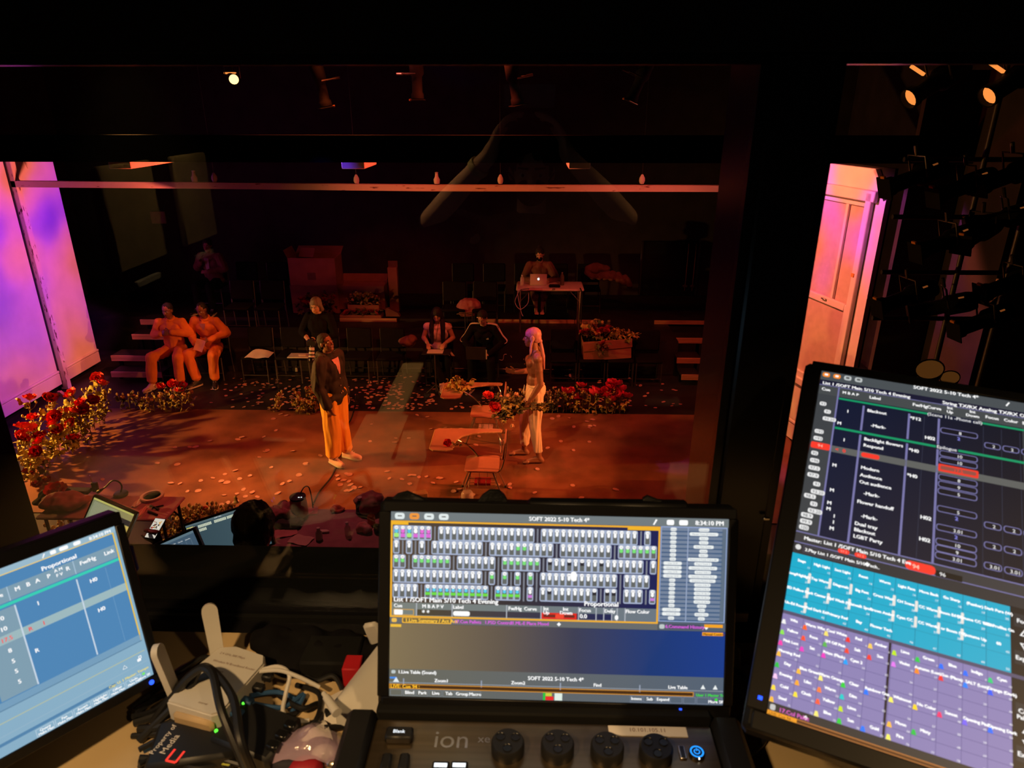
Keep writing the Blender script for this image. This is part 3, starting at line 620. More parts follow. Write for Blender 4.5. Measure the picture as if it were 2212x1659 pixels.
# ---- centre display
s = Scr(.509, .286, 1920, 1080); c = s
s.rect(0, 0, 1920, 1080, (70, 76, 80), 0); s.rect(0, 0, 1920, 50, (112, 122, 126), 1)
for i, col in enumerate(((225, 235, 235), (240, 150, 60), (225, 235, 235), (225, 235, 235))):
    u = 22 + 84 * i; s.rr(u, 8, u + 56, 44, 12, col, 2); s.rect(u + 16, 22, u + 40, 28, (90, 90, 90), 3)
s.text(960, 36, 'SOFT 2022 5-10 Tech 4*', 30, WH, 'c'); s.text(1890, 38, '8:34:10 PM', 32, WH, 'r'); s.rr(1640, 12, 1690, 42, 8, WH, 3); s.rr(1570, 12, 1612, 42, 8, WH, 3); s.poly([(1492, 42), (1500, 44), (1518, 14), (1508, 10)], WH, 3)
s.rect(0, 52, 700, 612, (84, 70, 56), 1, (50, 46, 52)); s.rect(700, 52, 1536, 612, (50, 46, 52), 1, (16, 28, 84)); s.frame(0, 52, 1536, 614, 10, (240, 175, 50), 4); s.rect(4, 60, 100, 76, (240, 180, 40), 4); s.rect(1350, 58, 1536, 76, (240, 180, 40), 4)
TW, GAP, TH_ = 36.7, 36.7, 100
rows = [('dddddd', 'w' * 15, 'w' * 15, 'w', 'w'), ('w', 'w', 'w', 'w' * 8, 'wwwwggwwww', 'w' * 8, 'gggggg'), ('gg', 'gggggg', 'wwwwww', 'gggggg', 'kwwkwkwwkwwwwww', 'w'), ('w' * 14, 'g', 'g', 'g', 'g', 'w' * 12, 'wwww', 'wwww'), ('wwww', 'c' * 10, 'cccc', 'm', 'wkwwwwwwk', 'kk', 'www', 'm')]
for j, row in enumerate(rows):
    u = 14.0; v = 84 + j * 84.5; hh = 76 if j not in (0, 4) else 80
    for gi, grp in enumerate(row):
        if u > 1500: break
        n = min(len(grp), int((1524 - u) / TW) + 1)
        s.rr(u, v - 4, min(u + n * TW, 1524), v + hh, 9, (165, 178, 205), 2)
        for k in range(n):
            a = u + k * TW; e = min(a + TW, 1526); ch = grp[k]
            if a > 1500: break
            s.rect(a + 6, v + 4, e - 6, v + hh - 8, (98, 102, 100), 3)
            dig = '%d' % (rnd.randint(1, 99))
            s.rr(a + 7, v - 2, e - 7, v + 20, 9, WH, 4)
            if ch == 'w': s.rr(a + 10.5, v + 14, e - 10.5, v + 40, 7, WH, 4)
            elif ch == 'g': s.rr(a + 8.5, v + 19, e - 8.5, v + 40, 5, (120, 225, 120), 4)
            elif ch == 'k': s.rect(a + 6, v + 18, e - 6, v + 36, (38, 38, 46), 4)
            elif ch == 'c': s.rr(a + 9, v + 18, e - 9, v + 38, 8, (90, 205, 240), 4); s.rect(a + 4, v + 42, e - 3, v + 58, (110, 220, 70), 4)
            elif ch == 'm': s.rr(a + 10, v + 16, e - 10, v + 38, 7, WH, 4); s.rect(a + 7, v + 44, e - 7, v + 60, (205, 120, 215), 4)
            elif ch == 'd':
                if k in (0, 2): s.rr(a + 8, v + 16, e - 8, v + 40, 8, (90, 195, 225), 4); s.rr(a + 5, v + 40, e - 5, v + 64, 7, (165, 235, 120), 4)
                else: s.rr(a + 8, v + 16, e - 8, v + 40, 8, (230, 110, 215) if k != 3 else WH, 4); s.rect(a + 6, v + 42, e - 6, v + 64, (220, 105, 215), 4)
            s.text((a + e) / 2, v + 14, dig, 15, (150, 150, 160), 'c', 6)
        u += n * TW + GAP
        if u < 1510: s.rect(u - GAP / 2 - 4.5, v - 2, u - GAP / 2 + 4.5, v + 82, (125, 130, 142), 2)
s.rr(1032, 322, 1068, 380, 17, WH, 7)
s.text(20, 522, 'List 1 /SOFT Main 5/10 Tech 4 Evening', 34); s.rect(10, 528, 1526, 604, (120, 128, 122), 2, (105, 118, 130)); s.rect(150, 566, 1280, 600, (78, 70, 52), 3, (24, 34, 82))
for u in (150, 355, 668, 865, 1080, 1180, 1224, 1270, 1300, 1345): s.rect(u, 528, u + 6, 604, (175, 180, 190), 4)
for u, v, t in ((22, 556, 'Cue'), (185, 556, 'M B A P V'), (362, 556, 'Label'), (680, 556, 'Fw/Hg'), (770, 556, 'Curve'), (880, 552, 'Int'), (992, 552, 'Int'), (880, 574, 'Up'), (975, 574, 'Down'), (1085, 556, 'Focus')): s.text(u, v, t, 26)
for u, t in ((880, 'Color'), (1000, 'Beam')): pass
s.text(1210, 520, 'Proportional', 34, WH, 'c'); s.text(1230, 556, 'Delay', 24); s.text(1350, 556, 'Flow Color', 26); s.text(1090, 592, '0.0', 30); s.rr(1290, 570, 1310, 598, 9, WH, 5)
s.rr(24, 568, 74, 600, 6, WH, 5); s.frame(20, 566, 138, 602, 4, (215, 165, 70), 5); s.text(185, 596, '* *', 34); s.rr(364, 570, 460, 598, 10, WH, 5)
s.rect(872, 566, 1072, 602, (225, 40, 30), 4); s.rect(882, 576, 1060, 592, (110, 40, 36), 5); s.rr(950, 572, 1000, 598, 8, (240, 70, 50), 6)
s.rect(0, 614, 1536, 650, (102, 106, 108), 1); s.rr(70, 616, 355, 648, 6, (240, 180, 50), 2); s.rr(76, 618, 349, 642, 5, (120, 100, 60), 3); s.text(88, 640, '1.Live Summary / Act Act', 26, (255, 200, 70)); s.rr(10, 620, 40, 644, 8, (240, 190, 80), 3)
for u, t in ((372, '17.Cue Pallets'), (545, '1.PSD Control'), (690, '11.ML-E Place Mood')): s.text(u, 640, t, 24, (215, 95, 220)); s.frame(u - 8, 616, u + (150 if u < 600 else 190), 648, 2, (120, 110, 125), 3)
s.poly([(960, 632), (972, 620), (984, 632), (972, 644)], WH, 3)
s.rect(0, 652, 640, 918, (130, 114, 84), 1, (96, 86, 76)); s.rect(640, 652, 1060, 918, (96, 86, 76), 1, (56, 60, 84)); s.rect(1060, 652, 1500, 918, (56, 60, 84), 1, (26, 56, 116)); s.rect(1500, 652, 1920, 918, (26, 56, 116), 1, (26, 60, 138)); s.rect(4, 656, 66, 672, (240, 190, 60), 3); s.rect(1800, 610, 1905, 628, (245, 165, 40), 4)  # backdrop graded from brown at left to blue at right
s.rect(1540, 52, 1912, 598, (116, 132, 156), 1); s.frame(1538, 50, 1914, 600, 5, (150, 170, 215), 3); s.rect(1690, 52, 1696, 598, (150, 165, 195), 3)
rng = random.Random(3)
rt = ['Summary', 'Master Tune Of Clarity', 'Save 1', 'Save 2', 'Edit Fast Order', 'Sneak', 'Save 1', 'Remote 2 Track 3 thru 88', 'Fog 2 Track 2', 'Intensity 3 Flower Red', 'Amber Side 2', 'Intensity 3 Flower Red', 'Intensity Flower Out', 'Color 2 At 3', 'Color 2 At 4', 'Chan 31 At 2', 'Chan 31 At 2', 'Chan 31 At 3', 'Save 1', 'Blue', 'Flower Out', 'Save']
for i in range(22):
    v = 62 + i * 24.4; s.rect(1545, v + 12, 1890, v + 20, (64, 92, 128), 2)
    wd = rng.choice(('Group', 'Chan 3', 'Live'))
    lw = 52 if 8 <= i <= 11 or i in (19, 20) else 18
    s.rr(1610 - lw, v - 6, 1610 + lw, v + 14, 7, (235, 240, 240), 4); s.text(1610, v + 9, wd + (' 12 Fl' if lw > 20 else ''), 14, (150, 160, 170), 'c', 6)
    lw = 3.4 * len(rt[i]) + 6; s.rr(1782 - lw, v - 6, 1782 + lw, v + 14, 7, (235, 240, 240), 4); s.text(1782, v + 9, rt[i], 14, (150, 160, 170), 'c', 6)
s.rect(1885, 60, 1910, 596, (96, 112, 130), 2); s.rect(1540, 602, 1920, 650, (84, 96, 110), 1); s.rr(1600, 612, 1780, 642, 6, (70, 78, 96), 2); s.text(1690, 636, '6.Command History', 24, (215, 95, 220), 'c'); s.rr(1545, 616, 1575, 642, 8, (190, 200, 200), 2); s.poly([(1800, 628), (1812, 614), (1824, 628), (1812, 642)], WH, 3)
s.rect(1790, 656, 1908, 676, (245, 165, 40), 3); s.text(1795, 673, 'Manual Control', 17, (120, 70, 10))
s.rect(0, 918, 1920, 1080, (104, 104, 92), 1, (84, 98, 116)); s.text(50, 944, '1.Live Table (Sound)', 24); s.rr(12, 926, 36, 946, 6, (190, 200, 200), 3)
s.text(960, 962, 'SOFT 2022 5-10 Tech 4*', 28, WH, 'c'); s.rect(0, 996, 1920, 1001, (140, 148, 158), 2)
for u in (80, 530, 985, 1440): s.rect(u, 974, u + 7, 1016, (150, 160, 180), 3)
for u, t in ((300, 'Zoom1'), (745, 'Zoom2'), (1200, 'Find'), (1660, 'Live Table')): s.text(u, 990, t, 24, WH, 'c')
s.rect(4, 966, 44, 976, (60, 140, 240), 3); s.poly([(22, 996), (40, 966), (58, 996)], (225, 235, 240), 3)
for u in (1790, 1860): s.poly([(u, 988), (u + 14, 962), (u + 28, 988)], (235, 240, 240), 3)
s.rect(0, 1008, 1750, 1032, (70, 42, 20), 3); s.frame(0, 1006, 1752, 1034, 5, (205, 140, 50), 4); s.text(8, 1030, 'LIVE: Cue 94 :', 26, (255, 190, 40)); s.text(1765, 1030, 'User 1 Master Tempo', 20, (60, 220, 60))
for i in range(7): s.frame(6 + i * 76, 1038, 76 + i * 76, 1076, 3, (120, 130, 140), 3)
for i, t in enumerate(('Blind', 'Park', 'Live', 'Tab', 'Group', 'Macro')): s.text(118 + i * 76, 1064, t, 24, WH, 'c')
for i in range(7): s.frame(1390 + i * 76, 1036, 1460 + i * 76, 1076, 3, (120, 130, 150), 3)
for i, t in enumerate(('Intens', 'Sub', 'Expand')): s.text(1425 + i * 76, 1062, t, 22, WH, 'c')
s.text(1880, 1068, 'More SK', 22, WH, 'c'); s.rr(1872, 1040, 1890, 1056, 7, (60, 220, 60), 4)
s.rect(890, 1034, 902, 1078, (30, 200, 60), 4); s.rect(904, 1056, 950, 1078, (235, 40, 40), 4); s.rect(904, 1036, 940, 1054, (200, 210, 60), 4); s.rect(956, 1036, 1000, 1078, (225, 240, 230), 4)
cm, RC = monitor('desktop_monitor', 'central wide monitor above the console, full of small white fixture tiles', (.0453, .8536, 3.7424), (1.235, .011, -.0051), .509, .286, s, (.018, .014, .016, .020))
b = B(); b.box((0.190, -.143 - .007, 0.0035), (0.004, 0.004, 0.002), 'blue_led'); b.build('power_light', None, cm)
b = B(); b.box((0, -0.02, -0.07), (0.10, 0.22, 0.05), 'black_plastic', bev=0.01); b.build('stand_arm', None, cm)
b = B(); b.box((0, -0.128, -0.09), (0.24, 0.02, 0.10), 'black_plastic', bev=0.008); b.build('stand_foot', None, cm)
# ---- left display (washed out at this angle)
s = Scr(.458, .2574, 1920, 1080); BL = (80, 134, 182); GR = (128, 158, 176)
s.rect(0, 0, 1920, 1080, (136, 174, 198), 0); s.rect(0, 0, 1920, 38, (154, 186, 204), 1); s.text(1890, 32, '8:34:10 PM', 26, WH, 'r'); s.rr(1590, 8, 1640, 32, 8, WH, 3); s.rr(1670, 8, 1712, 32, 8, WH, 3); s.poly([(1494, 32), (1500, 34), (1514, 10), (1507, 8)], WH, 3); s.rr(1540, 8, 1572, 32, 6, WH, 3)
s.rect(0, 44, 1900, 770, BL, 1); s.rect(0, 38, 1902, 44, (235, 205, 110), 2); s.rect(1896, 38, 1904, 812, (235, 195, 60), 2); s.text(1571, 108, 'Proportional', 34, WH, 'c'); s.text(1120, 108, 'OSC TX/RX', 34, WH, 'c')
s.rect(0, 118, 1892, 206, GR, 2); s.text(1851, 164, 'Link', 32, WH, 'c'); s.text(1722, 164, 'Fw/Hg', 32, WH, 'c')
for u, t in ((1333, 'M'), (1390, 'B'), (1440, 'A'), (1500, 'P'), (1607, 'R')): s.text(u, 164, t, 32, WH, 'c')
s.text(1556, 146, 'A M', 24, WH, 'c'); s.text(1556, 178, 'F V', 24, WH, 'c'); s.text(1215, 164, 'Curve', 32, WH, 'c')
s.rect(1640, 118, 1645, 206, (170, 195, 215), 3); s.rect(1285, 118, 1290, 206, (170, 195, 215), 3)
s.rect(0, 212, 1896, 230, (60, 205, 180), 3); s.rect(0, 240, 1300, 764, GR, 2); s.rect(0, 390, 1896, 442, (158, 185, 190), 3)
s.rect(1296, 240, 1304, 764, (200, 215, 230), 4); s.rect(1632, 240, 1640, 764, (200, 215, 230), 4); s.rect(1806, 240, 1809, 764, (110, 155, 195), 3); s.rect(0, 620, 1110, 764, BL, 3)
for v, t in ((299, '10'), (364, '10'), (502, '8'), (571, '5'), (637, '5'), (706, '5')): s.text(1216, v, t, 32, WH, 'c')
s.text(1216, 430, '17.5', 32, (235, 110, 110), 'c'); s.text(1410, 299, 'I', 32, WH, 'c'); s.text(1340, 430, 'R', 32, (235, 90, 90), 'c'); s.text(1410, 430, 'I', 32, (235, 90, 90), 'c'); s.text(1340, 573, 'R', 32, WH, 'c')
for v in (299, 503): s.text(1724, v, 'H0', 32, WH, 'c')
s.rect(0, 770, 1904, 812, (118, 158, 188), 2); s.rect(0, 812, 1904, 818, (92, 130, 160), 3); s.poly([(1750, 944), (1765, 918), (1780, 944)], WH, 3); s.poly([(1754, 941), (1765, 923), (1776, 941)], (122, 160, 184), 4); s.rr(1846, 924, 1870, 944, 4, WH, 3); s.frame(1858, 908, 1876, 928, 4, WH, 3)
s.rect(0, 884, 1904, 890, (180, 190, 160), 2); s.rect(0, 962, 1904, 966, (150, 180, 200), 2); s.rect(0, 1000, 1690, 1020, (84, 132, 172), 2); s.rr(700, 960, 860, 990, 14, (84, 132, 172), 3); s.text(1900, 1018, 'Cap: U: 1 Master: Tempo', 22, (230, 215, 120), 'r')
for i, t in enumerate(('Query', 'Fan', 'Assert', 'Highlight', 'Offset', 'Undo')):
    u = 1270 + i * 105; s.frame(u - 50, 1028, u + 48, 1076, 3, (190, 210, 225), 3); s.text(u, 1050, t, 20, WH, 'c'); s.text(u, 1070, 'Make Man', 18, WH, 'c')
s.text(1862, 1068, 'More SK', 20, WH, 'c'); s.rr(1852, 1030, 1872, 1048, 8, (120, 230, 110), 4)
_q = Matrix.Rotation(math.radians(-7), 3, 'Z') @ Matrix.Rotation(V((1.1711, .7554, .8511)).length, 3, V((1.1711, .7554, .8511)).normalized()); _ax, _an = _q.to_quaternion().to_axis_angle(); RVL = _ax * _an
_e = Matrix.Rotation(V((1.1711, .7554, .8511)).length, 3, V((1.1711, .7554, .8511)).normalized()) @ V((.229, 0, 0)); PL = V((-.7346, .6786, 3.7346)) + _e - Matrix.Rotation(math.radians(-7), 3, 'Z') @ _e
lm, RL = monitor('desktop_monitor', 'left monitor with a washed-out blue screen, angled toward the desk', PL, RVL, .458, .2574, s, (.02, .014, .020, .016), m='screen_side')
b = B(); b.ell((0.222, -.1287 - .009, 0.004), (0.004, 0.004, 0.003), 'blue_led'); b.build('power_light', None, lm)
b = B(); b.box((0.0, 0.0, -0.075), (0.12, 0.16, 0.06), 'black_plastic', bev=0.02); b.build('stand_arm', None, lm)
b = B(); b.box((0.02, -0.118, -0.11), (0.22, 0.02, 0.12), 'black_plastic', bev=0.008); b.build('stand_foot', None, lm)
b = B(); b.box((0.252, 0.06, -0.035), (0.008, 0.045, 0.03), 'blue_plastic', bev=0.003); b.build('blue_connector', None, lm)
# ---- right display (upright)
s = Scr(.2916, .518, 1080, 1920); NV = (18, 26, 52); DK = (18, 20, 32); LV = (120, 118, 170)
s.rect(0, 0, 1080, 1920, (46, 46, 50), 0); s.rect(0, 0, 1080, 62, (74, 80, 84), 1)
for i, col in enumerate(((245, 140, 40), (245, 140, 40), (190, 195, 195), (190, 195, 195))): u = 8 + 56 * i; s.rr(u, 8, u + 38, 40, 10, col, 2); s.rr(u + 10, 16, u + 28, 30, 4, WH if i < 2 else (90, 92, 92), 3)
s.text(622, 22, 'SOFT 2022 5-10 Tech 4*', 27, WH, 'c'); s.poly([(900, 36), (906, 40), (920, 14), (913, 11)], WH, 3)
s.rect(0, 62, 1080, 100, (26, 26, 50), 1); s.text(14, 94, 'List 1 /SOFT Main 5/10 Tech 4 Evening', 25); s.text(610, 94, 'String TX/RX Analog TX/RX OSC TX/RX', 26)
s.rect(0, 100, 1080, 164, (70, 74, 76), 1); s.rect(0, 97, 1080, 101, LV, 3)
s.rect(104, 164, 1080, 1032, NV, 1, DK); s.rect(0, 164, 104, 1032, (62, 66, 70), 1); s.rect(98, 100, 106, 1032, LV, 3); s.rect(972, 164, 1080, 1032, (62, 66, 70), 2)
s.text(14, 138, 'Cue', 24); s.text(122, 138, 'M B A P', 22); s.text(258, 140, 'Label', 24); s.text(505, 140, 'Fw/Hg', 24, WH, 'c'); s.text(572, 140, 'Curve', 24, WH, 'c')
for u, t in ((646, 'Int'), (750, 'Int')): s.text(u, 122, t, 22, WH, 'c')
for u, t in ((646, 'Up'), (750, 'Down')): s.text(u, 148, t, 22, WH, 'c')
for u, t in ((838, 'Focus'), (922, 'Color'), (1000, 'Beam')): s.text(u, 140, t, 23, WH, 'c')
s.rect(108, 170, 1080, 182, (20, 150, 100), 3); s.rect(108, 368, 1080, 382, (20, 150, 100), 3); s.rect(545, 164, 790, 190, NV, 4); s.rect(590, 360, 690, 388, NV, 4); s.text(668, 186, '(Scene 11a -Phone call)', 27, WH, 'c', 6); s.text(638, 384, 'Epilogue', 27, WH, 'c', 6)
RH = 46.4; rows_ = ['93', '', '93.1', '93.20', '', '> 92', '> 93', '94', '95', '> 96', '> 97', '98.5', '99.1', '99.20', '100.5', '101', '101.20', '102', '103', '104']
vrow = lambda i: 240 + i * 46.4
lab = {0: 'Blackout', 2: '-Mark-', 4: 'Backlight flowers', 5: 'Respond', 8: 'Modern', 9: 'Audience', 10: 'Out audience', 12: '-Mark-', 13: 'Flower handoff', 15: '-Mark-', 16: 'Dual tray', 17: 'Blackout', 18: 'LGBT Party'}
labv = {0: 232, 2: 326, 4: 420, 5: 460, 8: 600, 9: 645, 10: 686, 12: 748, 13: 802, 15: 878, 16: 926, 17: 960, 18: 996}
for k, t in lab.items(): s.text(280 if t == '-Mark-' else 255, labv[k], t, 24)
for v, t, u in ((240, '93', 18), (288, '91', 46), (336, '93.20', 44), (428, '>92', 14), (474, '>93', 14), (570, '95', 14), (616, '>96', 14), (662, '97.5', 12), (706, '97.9', 12), (754, '91', 46), (800, '93.20', 40), (832, '98.5', 12), (872, '91', 46), (912, '93.20', 40), (944, '98.9', 12), (980, '99.9', 12), (1014, '100', 12)):
    wv = 10 + len(t) * 11; s.rr(u - 2, v - 22, u + wv, v + 4, 8, (235, 235, 235), 4); s.text(u + wv / 2 - 1, v, t, 24, (80, 84, 88), 'c', 6)
s.rr(4, 490, 98, 530, 8, (250, 60, 45), 5); s.text(50, 518, '94', 26, (255, 190, 170), 'c', 7)
s.rect(104, 492, 1080, 532, (96, 98, 96), 3); s.text(124, 522, '<', 26, (250, 60, 45)); s.text(160, 522, '0', 26, (250, 60, 45)); s.rr(250, 498, 336, 526, 10, (250, 60, 45), 5)
for u in (236, 458, 598): s.rect(u - 5, 196, u + 5, 362, LV, 3); s.rect(u - 5, 390, u + 5, 1032, LV, 3)
for u in (530, 800, 880, 960): s.rect(u - 1, 196, u + 1, 1032, (52, 56, 76), 2)
for v, t, u in ((262, 'I', 160), (350, 'M', 126), (452, 'I', 160), (620, 'M', 130), (770, 'M', 134), (846, 'M', 130), (880, 'M', 130), (914, 'I', 160), (948, 'I', 160), (984, 'M', 156)): s.text(u, v, t, 24, WH, 'c')
for v, t, u in ((232, '*F12', 488), (340, 'H02', 560), (436, '*H0', 490), (590, '*H0', 490), (812, 'H02', 560), (930, 'H02', 560)): s.text(u, v, t, 25, WH, 'c')
def box_(u0, v, u1, t, col=LV, tc=WH): s.rr(u0, v - 20, u1, v + 16, 12, col, 4); s.rr(u0 + 4, v - 16, u1 - 4, v + 12, 9, DK, 5); s.text((u0 + u1) / 2 + 5, v + 9, t, 25, tc, 'c', 7)
for v, t in ((268, '8'), (412, '10'), (452, '10'), (556, '8'), (596, '9'), (636, '5'), (736, '5'), (838, '3.01'), (914, '10'), (950, '9'), (986, '3.01')): box_(606, v, 776, t)
s.rr(604, 476, 780, 520, 6, (240, 60, 45), 5); s.rr(614, 486, 770, 508, 5, (150, 80, 70), 6); s.text(692, 508, '17.5', 25, (255, 60, 45), 'c', 8)
for v in (312, 780, 880): s.text(690, v, '2', 24, (130, 130, 220), 'c')
for v, t in ((312, '2'), (770, '2'), (876, '2'), (980, '3.01')):
    for u in (804, 884, 964): box_(u, v, u + 72, t)
for i, v in enumerate(range(560, 1020, 42)): s.text(1020, v, ('5', '8', '2', '5.01', '3.01', '5.01', '10', '9', '3.01', '5', '10')[i % 11], 25, WH, 'c')
s.rect(0, 1032, 1080, 1092, (58, 58, 62), 2); s.rect(0, 1030, 1080, 1036, LV, 3); s.rect(0, 1088, 1080, 1093, LV, 3); s.text(40, 1070, 'Master:', 24); s.text(130, 1068, 'List 1 /SOFT Main 5/10 Tech 4 Eve', 24)
for u in (196, 270): s.rr(u, 1070, u + 52, 1094, 10, (250, 60, 45), 4); s.text(u + 26, 1090, '97.5', 18, (255, 160, 150), 'c', 6)
s.rect(0, 1093, 1080, 1146, (50, 50, 54), 2); s.rr(8, 1102, 34, 1130, 12, (225, 225, 225), 3); s.frame(44, 1100, 300, 1138, 3, (78, 76, 96), 3); s.text(52, 1128, '2.Play List 1 /SOFT Main 5/10 Tech..', 20); s.poly([(316, 1118), (328, 1106), (340, 1118), (328, 1130)], WH, 3)
s.rr(486, 1046, 612, 1092, 18, (250, 60, 45), 4); s.text(516, 1080, '94', 26, (255, 190, 170)); s.rect(612, 1062, 720, 1092, (22, 22, 24), 4); s.text(640, 1086, '96', 26, WH, 'c', 6)
G1 = 905.0; cw = G1 / 10; TE = (0, 172, 206)
s.rect(0, 1150, G1, 1446, TE, 1); s.rect(G1, 1146, 1080, 1920, (20, 22, 30), 2)
for i in range(1, 10): s.rect(i * cw - 1, 1150, i * cw + 1, 1446, (0, 118, 150), 2)
for j in range(1, 4): s.rect(0, 1150 + j * 74 - 1, G1, 1150 + j * 74 + 1, (0, 140, 172), 2)
tl = [['Stage', 'High Light', 'Sect Light', 'Reset', 'Worm', 'Light Face', 'Move Back', 'Go Sharp', '(Feather)', 'Dark Pure (W)'], ['Song/Highlight', 'Top Warm', 'Diagonals', 'Big Feet', 'Cross Wash', 'CH Scene', 'CC Warm', 'Boom Ed (C)', 'Costume CC Wash', 'LED Profiles On'], ['LED Follow Up', 'Dark Center (S)', 'Red Wash (C)', 'Catwalk Spots', 'Brown Amber', 'Cyan CC', 'CC Warm', 'LS or Boom (W)', 'Costume Up', '60'], ['Un-Ed Room', 'Red Dark Ed', 'Primary Red', 'Bay', 'Flower Tech', '', '', '', '', '']]
for j in range(4):
    for i in range(10):
        if tl[j][i]: s.text(i * cw + cw * 0.5, 1150 + j * 74 + 40, tl[j][i], 15.5, WH, 'c', k=1.15); s.text(i * cw + cw * .5 + .8, 1150 + j * 74 + 40.8, tl[j][i], 15.5, WH, 'c', 4, 1.1)
        s.text(i * cw + cw - 6, 1150 + j * 74 + 66, str(11 + i + 10 * j), 14, WH, 'r')
        if j in (1, 2) and i not in (4, 9) or (j == 3 and i in (0, 1)): s.rr(i * cw - 7, 1150 + j * 74 + 12, i * cw + 5, 1150 + j * 74 + 64, 4, (235, 232, 226), 5) if i else None
s.rect(0, 1446, G1 + 175, 1462, (84, 80, 110), 3); s.rect(0, 1462, G1, 1866, (140, 130, 184), 1); s.rect(444, 1462, 454, 1866, (22, 20, 36), 4)
PH = 57.7; pal = [['Wht', 'Warm Wht', 'Cool White', 'Red', 'Amber', 'Lime', 'Green', 'Blue', 'Indigo', 'Cyan'], ['Yellow', 'Rose', 'SM Off Pink', 'Salt', 'Sun', 'Violet', 'Autumn (Lust)', 'Sun (Place)', 'SALT (Lust)', 'Orange (Dark)'], ['Pink Lust', 'Sat', 'Prism (Flash)', 'Cyan 2', '', '', '', '', '', ''], ['Morning Red', '', '', '', '', '', '', '', '', ''], ['Day', 'Blue Green', 'Warm Orange', 'Clear', 'Rainbow Out', 'Whiteout', 'No Color', 'Sunset', 'Opening Pink', 'Opening Dark'], ['Evening', 'Lilac', 'Warm', 'Dim', '', '', '', '', '', ''], ['Cold', 'Cloth', 'Yellow', 'Lime', '', 'Moon', 'Misty', '', '', ''], ['Steel', '', 'Blue', 'Sun', 'Gold', 'Fire', '', '', '', '']]
pc = [(235, 235, 235), (255, 100, 40), (250, 225, 110), (245, 50, 40), (255, 205, 90), (190, 230, 30), (30, 200, 70), (20, 110, 255), (30, 110, 255), (30, 205, 120), (140, 225, 80), (255, 80, 50), (90, 180, 80), (245, 70, 50), (240, 60, 50), (225, 120, 235), (255, 140, 40), (240, 50, 50), (20, 130, 255), (40, 90, 255), (245, 60, 170), (235, 60, 190), (235, 60, 190), (0, 160, 250)]
pc2 = [(255, 190, 70), (30, 190, 70), (255, 190, 60), (250, 235, 120), (40, 205, 60), (20, 120, 255), (250, 240, 100), (255, 215, 40), (245, 50, 110), (120, 100, 240), (20, 110, 255), (250, 200, 240), (255, 170, 50), (255, 130, 60), (0, 200, 200), (255, 220, 60), (250, 225, 60), (255, 95, 60), (200, 230, 30)]
q1 = q2 = 0
for j in range(8):
    for i in range(10):
        u0 = i * cw + (5 if i > 4 else 0); v0 = 1462 + j * 50.5
        if i: s.rect(u0 - 1, v0, u0 + 1, v0 + 50.5, (100, 92, 150), 2)
        if j and (i % 10) == 0: s.rect(0, v0 - 1, G1, v0 + 1, (100, 92, 150), 2)
        if pal[j][i]:
            s.text(u0 + cw * .56, v0 + 28, pal[j][i], 15.5, WH, 'c', k=1.15); s.text(u0 + cw * .56 + .8, v0 + 28.8, pal[j][i], 15.5, WH, 'c', 4, 1.1)
            if j < 3: col = pc[q1 % len(pc)]; q1 += 1
            else: col = pc2[q2 % len(pc2)]; q2 += 1
            x_ = u0 + 9; y_ = v0 + 41; s.poly([(x_ - 9, y_ + 9), (x_ + 11, y_ + 9), (x_ + 5, y_ - 12), (x_ - 5, y_ - 12)], col, 5, 1.1)
        s.text(u0 + cw - 4, v0 + 48, str(1 + i + 10 * j), 12, WH, 'r')
for v, t in ((1215, 'Focus'), (1380, 'Expand'), (1600, 'Color'), (1768, 'Expand')):
    s.rect(918, v - 40, 1000, v + 20, (42, 44, 50), 3); s.text(958, v, t, 23, WH, 'c')
s.text(958, 1624, 'Palettes', 21, WH, 'c')
for v, up in ((1258, 1), (1318, 0), (1662, 1), (1716, 0)):
    a = 20 if up else -20; s.poly([(938, v + a * .7), (978, v + a * .7), (958, v - a)], WH, 4); s.poly([(946, v + a * .5), (970, v + a * .5), (958, v - a * .55)], (42, 44, 50), 5)
s.rect(0, 1866, 1080, 1904, (50, 50, 52), 2); s.rr(8, 1874, 30, 1898, 6, (200, 200, 200), 3); s.text(44, 1896, '17.Col Palet', 22, (215, 95, 190)); s.poly([(142, 1886), (152, 1876), (162, 1886), (152, 1896)], WH, 3)
s.rect(0, 1902, 1080, 1920, (90, 50, 24), 3); s.frame(0, 1901, 1080, 1920, 4, (190, 120, 60), 4); s.rect(0, 1902, 120, 1920, (245, 160, 40), 5); s.text(6, 1918, 'LIVE: Cue 94 :', 17, (90, 50, 10), 'l', 7)
rm, RR = monitor('desktop_monitor', 'right upright monitor with teal and violet button grids', (.5013, .7631, 3.9265), (.5625, -.0746, -.3817), .2916, .518, s, (.024, .016, .016, .022))
b = B(); b.box((-.2916 / 2 - .010, -.245, 0.0035), (0.005, 0.004, 0.002), 'blue_led'); b.build('power_light', None, rm)
b = B(); b.box((0.02, 0.0, -0.06), (0.10, 0.10, 0.05), 'black_plastic', bev=0.01); b.build('stand_arm', None, rm)
Ri = RR.to_3x3().inverted(); pdn = Ri @ (V((0.56, 0.93, DZ + 0.01)) - V((.5013, .7631, 3.9265))); pk = Ri @ (V((0.53, 0.93, 3.78)) - V((.5013, .7631, 3.9265)))
b = B(); b.tube([(0.02, 0, -0.07), pk, pdn], 0.018, 10, 'black_plastic'); b.build('stand_pole', None, rm)
